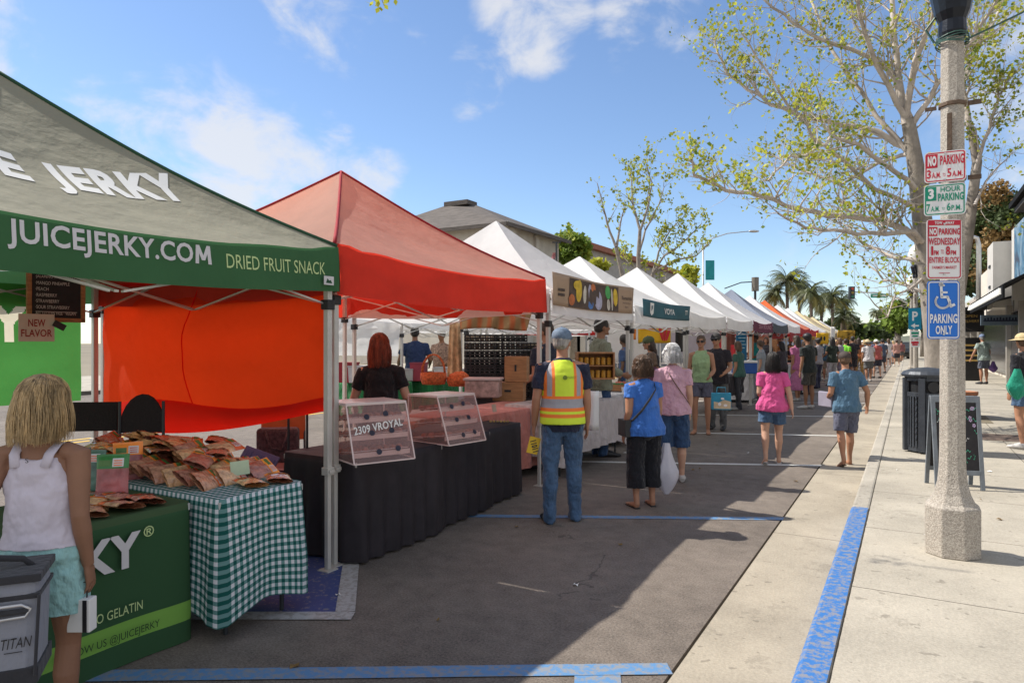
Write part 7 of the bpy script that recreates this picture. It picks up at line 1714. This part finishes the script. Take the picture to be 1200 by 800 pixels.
# traffic: dark parked cars closing the street
def car(label, px, zc, rz, col, suv=True):
    x, y = A(px, zc); t = thing('parked_car', label, 'car', (x, y, 0), rz, 'dark cars at the end of the market'); m = mat('car_paint_%s' % px, col, .25, .1, 2, metal=.4, spec=.6, coat=.8)
    L, Wd, H_ = 4.7, 1.9, 1.75 if suv else 1.45
    prof = [(-.5,.32),(-.5,.62),(-.44,.95 if suv else .85),(-.28,1.02),(-.17,H_-.02),(.30,H_),(.45,1.15 if suv else 1.0),(.5,.9),(.5,.35)]
    q = MB(); K = len(prof); b = len(q.v)
    for s, k_ in ((-1,1),(1,1)):
        for (u, z) in prof: q.v.append(Vector((s*Wd/2*(1 if z < 1.1 else .84), u*L, z)))
    q.face(*range(b, b+K)); q.face(*range(b+2*K-1, b+K-1, -1))
    for k in range(K): k2 = (k+1) % K; q.face(b+k2, b+k, b+K+k, b+K+k2)
    q.build('body', m, t, bev=.05)
    q = MB(); q.poly([(-.72,-.285*L,1.05),(.72,-.285*L,1.05),(.66,-.19*L,H_-.12),(-.66,-.19*L,H_-.12)], .02, (0,-.8,.5)); q.build('windscreen', glass, t)
    q = MB()
    for s in (-1,1): q.poly([(s*.95*1.0,-.20*L,1.08),(s*.95,.38*L,1.08),(s*.83,.30*L,H_-.1),(s*.83,-.13*L,H_-.1)][::s], .02, (s,0,.3))
    q.build('side_window', glass, t)
    for s in (-1,1):
        for v in (-.31,.31): q = MB(); q.tube([(s*(Wd/2-.2),v*L,.34),(s*(Wd/2+.01),v*L,.34)], .34, 20); wo = q.build('wheel', blackp, t); q = MB(); q.tube([(s*(Wd/2),v*L,.34),(s*(Wd/2+.02),v*L,.34)], .19, 12); q.build('rim', alu, wo)
        q = MB(); q.box((s*.68,-.5*L-.01,.72),(.35,.05,.16)); q.build('headlight', mat('headlight', (.6,.6,.62), .2), t, bev=.02)
    q = MB(); q.box((0,-.5*L-.01,.66),(.9,.04,.2)); q.build('grille', blackp, t)
car('dark blue parked van behind the crowd at the street end', 1036, 72, R(80), (.012,.03,.07))
car('black parked car right of the dark blue van', 1056, 66, R(10), (.012,.012,.014))
car('dark grey parked car beyond the black one', 1050, 84, R(0), (.05,.055,.06))
# flag pole with striped flag against the building
x, y = A(652, 40); fl = thing('flag', 'small striped flag on a dark pole against the cream building', 'flag', (x, y, 0), TH)
k = 40/FPX; q = MB(); q.tube([(0,0,0),(0,0,ZOF(284,40))], .06, 6); q.box((0,0,ZOF(284,40)),(.5,.1,.06)); q.build('pole', darkm, fl)
q = MB(); q.grid(lambda u, v: (-.15*v-.35*u*.6, .05*math.sin(v*6), ZOF(296,40)-12*k*v), 4, 8); q.build('cloth', mat('flag_red_white', (.5,.2,.2), .8, .8, 5), fl, smooth=True)
# small twig tip of an unseen tree at the top of the frame
tw = thing('tree_branch', 'small leafy branch tip poking into the top of the frame', 'branch', (*A(445, 6), 0), TH); q = MB(); lq = (MB(), MB()); rn = random.Random(2)
z0 = ZOF(6, 6); q.tube([(-.15,0,z0+.7),(-.02,0,z0+.15),(.04,0,z0-.01)], [.012,.007,.003], 6)
for k in range(16): leaf(lq[0], Vector((rn.gauss(0,.06), rn.gauss(0,.05), z0+rn.gauss(.03,.03))), .06, rn)
q.build('twig', bark, tw); lq[0].build('leaves', lf1, tw)
# a little life on the ground: leaves, gum and paper scraps
rn = random.Random(31)
for i in range(26):
    x = rn.uniform(-3.2, 3.0); y = rn.uniform(2.2, 11); z = .1215 if x > XK1 else .004
    if XG < x < XK1: z = .006
    t = MB(); s_ = rn.uniform(.012, .035); a0 = rn.random()*6
    t.poly([(s_*math.cos(a0+a)*(1 if k % 2 else .6), s_*math.sin(a0+a)*(1 if k % 2 else .6), .002+.006*(k % 3)) for k, a in enumerate([j*math.pi/4 for j in range(8)])])
    o = t.build('fallen_leaf', lf4 if i % 3 else paperw, None, loc=(x, y, z)); tag(o, 'small dry leaf or paper scrap lying on the ground near the camera', 'litter', 'litter scattered on the road and sidewalk')

for i, (x, y, z, c) in enumerate([(-3.5,2.75,.80,'green'),(-3.62,7.9,.86,'white'),(-3.62,8.6,.86,'white'),(-4.0,6.5,.83,'pale'),(-3.95,10.4,.81,'white'),(-3.95,11.3,.81,'yellow')]):
    t = thing('price_card', ['small green edged price card beside the gingham heap','first white price card on the pale cloth right of the vest man','second white price card on the pale cloth, farther along','pale price card at the end of the blush cloth','white price card on the teal banner table','yellow price card on the teal banner table'][i], 'card', (x, y, z), R(90+rn.uniform(-15,15)))
    q = MB(); q.box((0,0,.045),(.12,.003,.085),Matrix.Rotation(-.2,3,'X')); q.build('card', {'green':mat('card_green', (.5,.6,.4), .6),'white':paperw,'pale':mat('card_beige',(0,0,0)),'yellow':mat('card_yellow',(0,0,0))}[c], t)
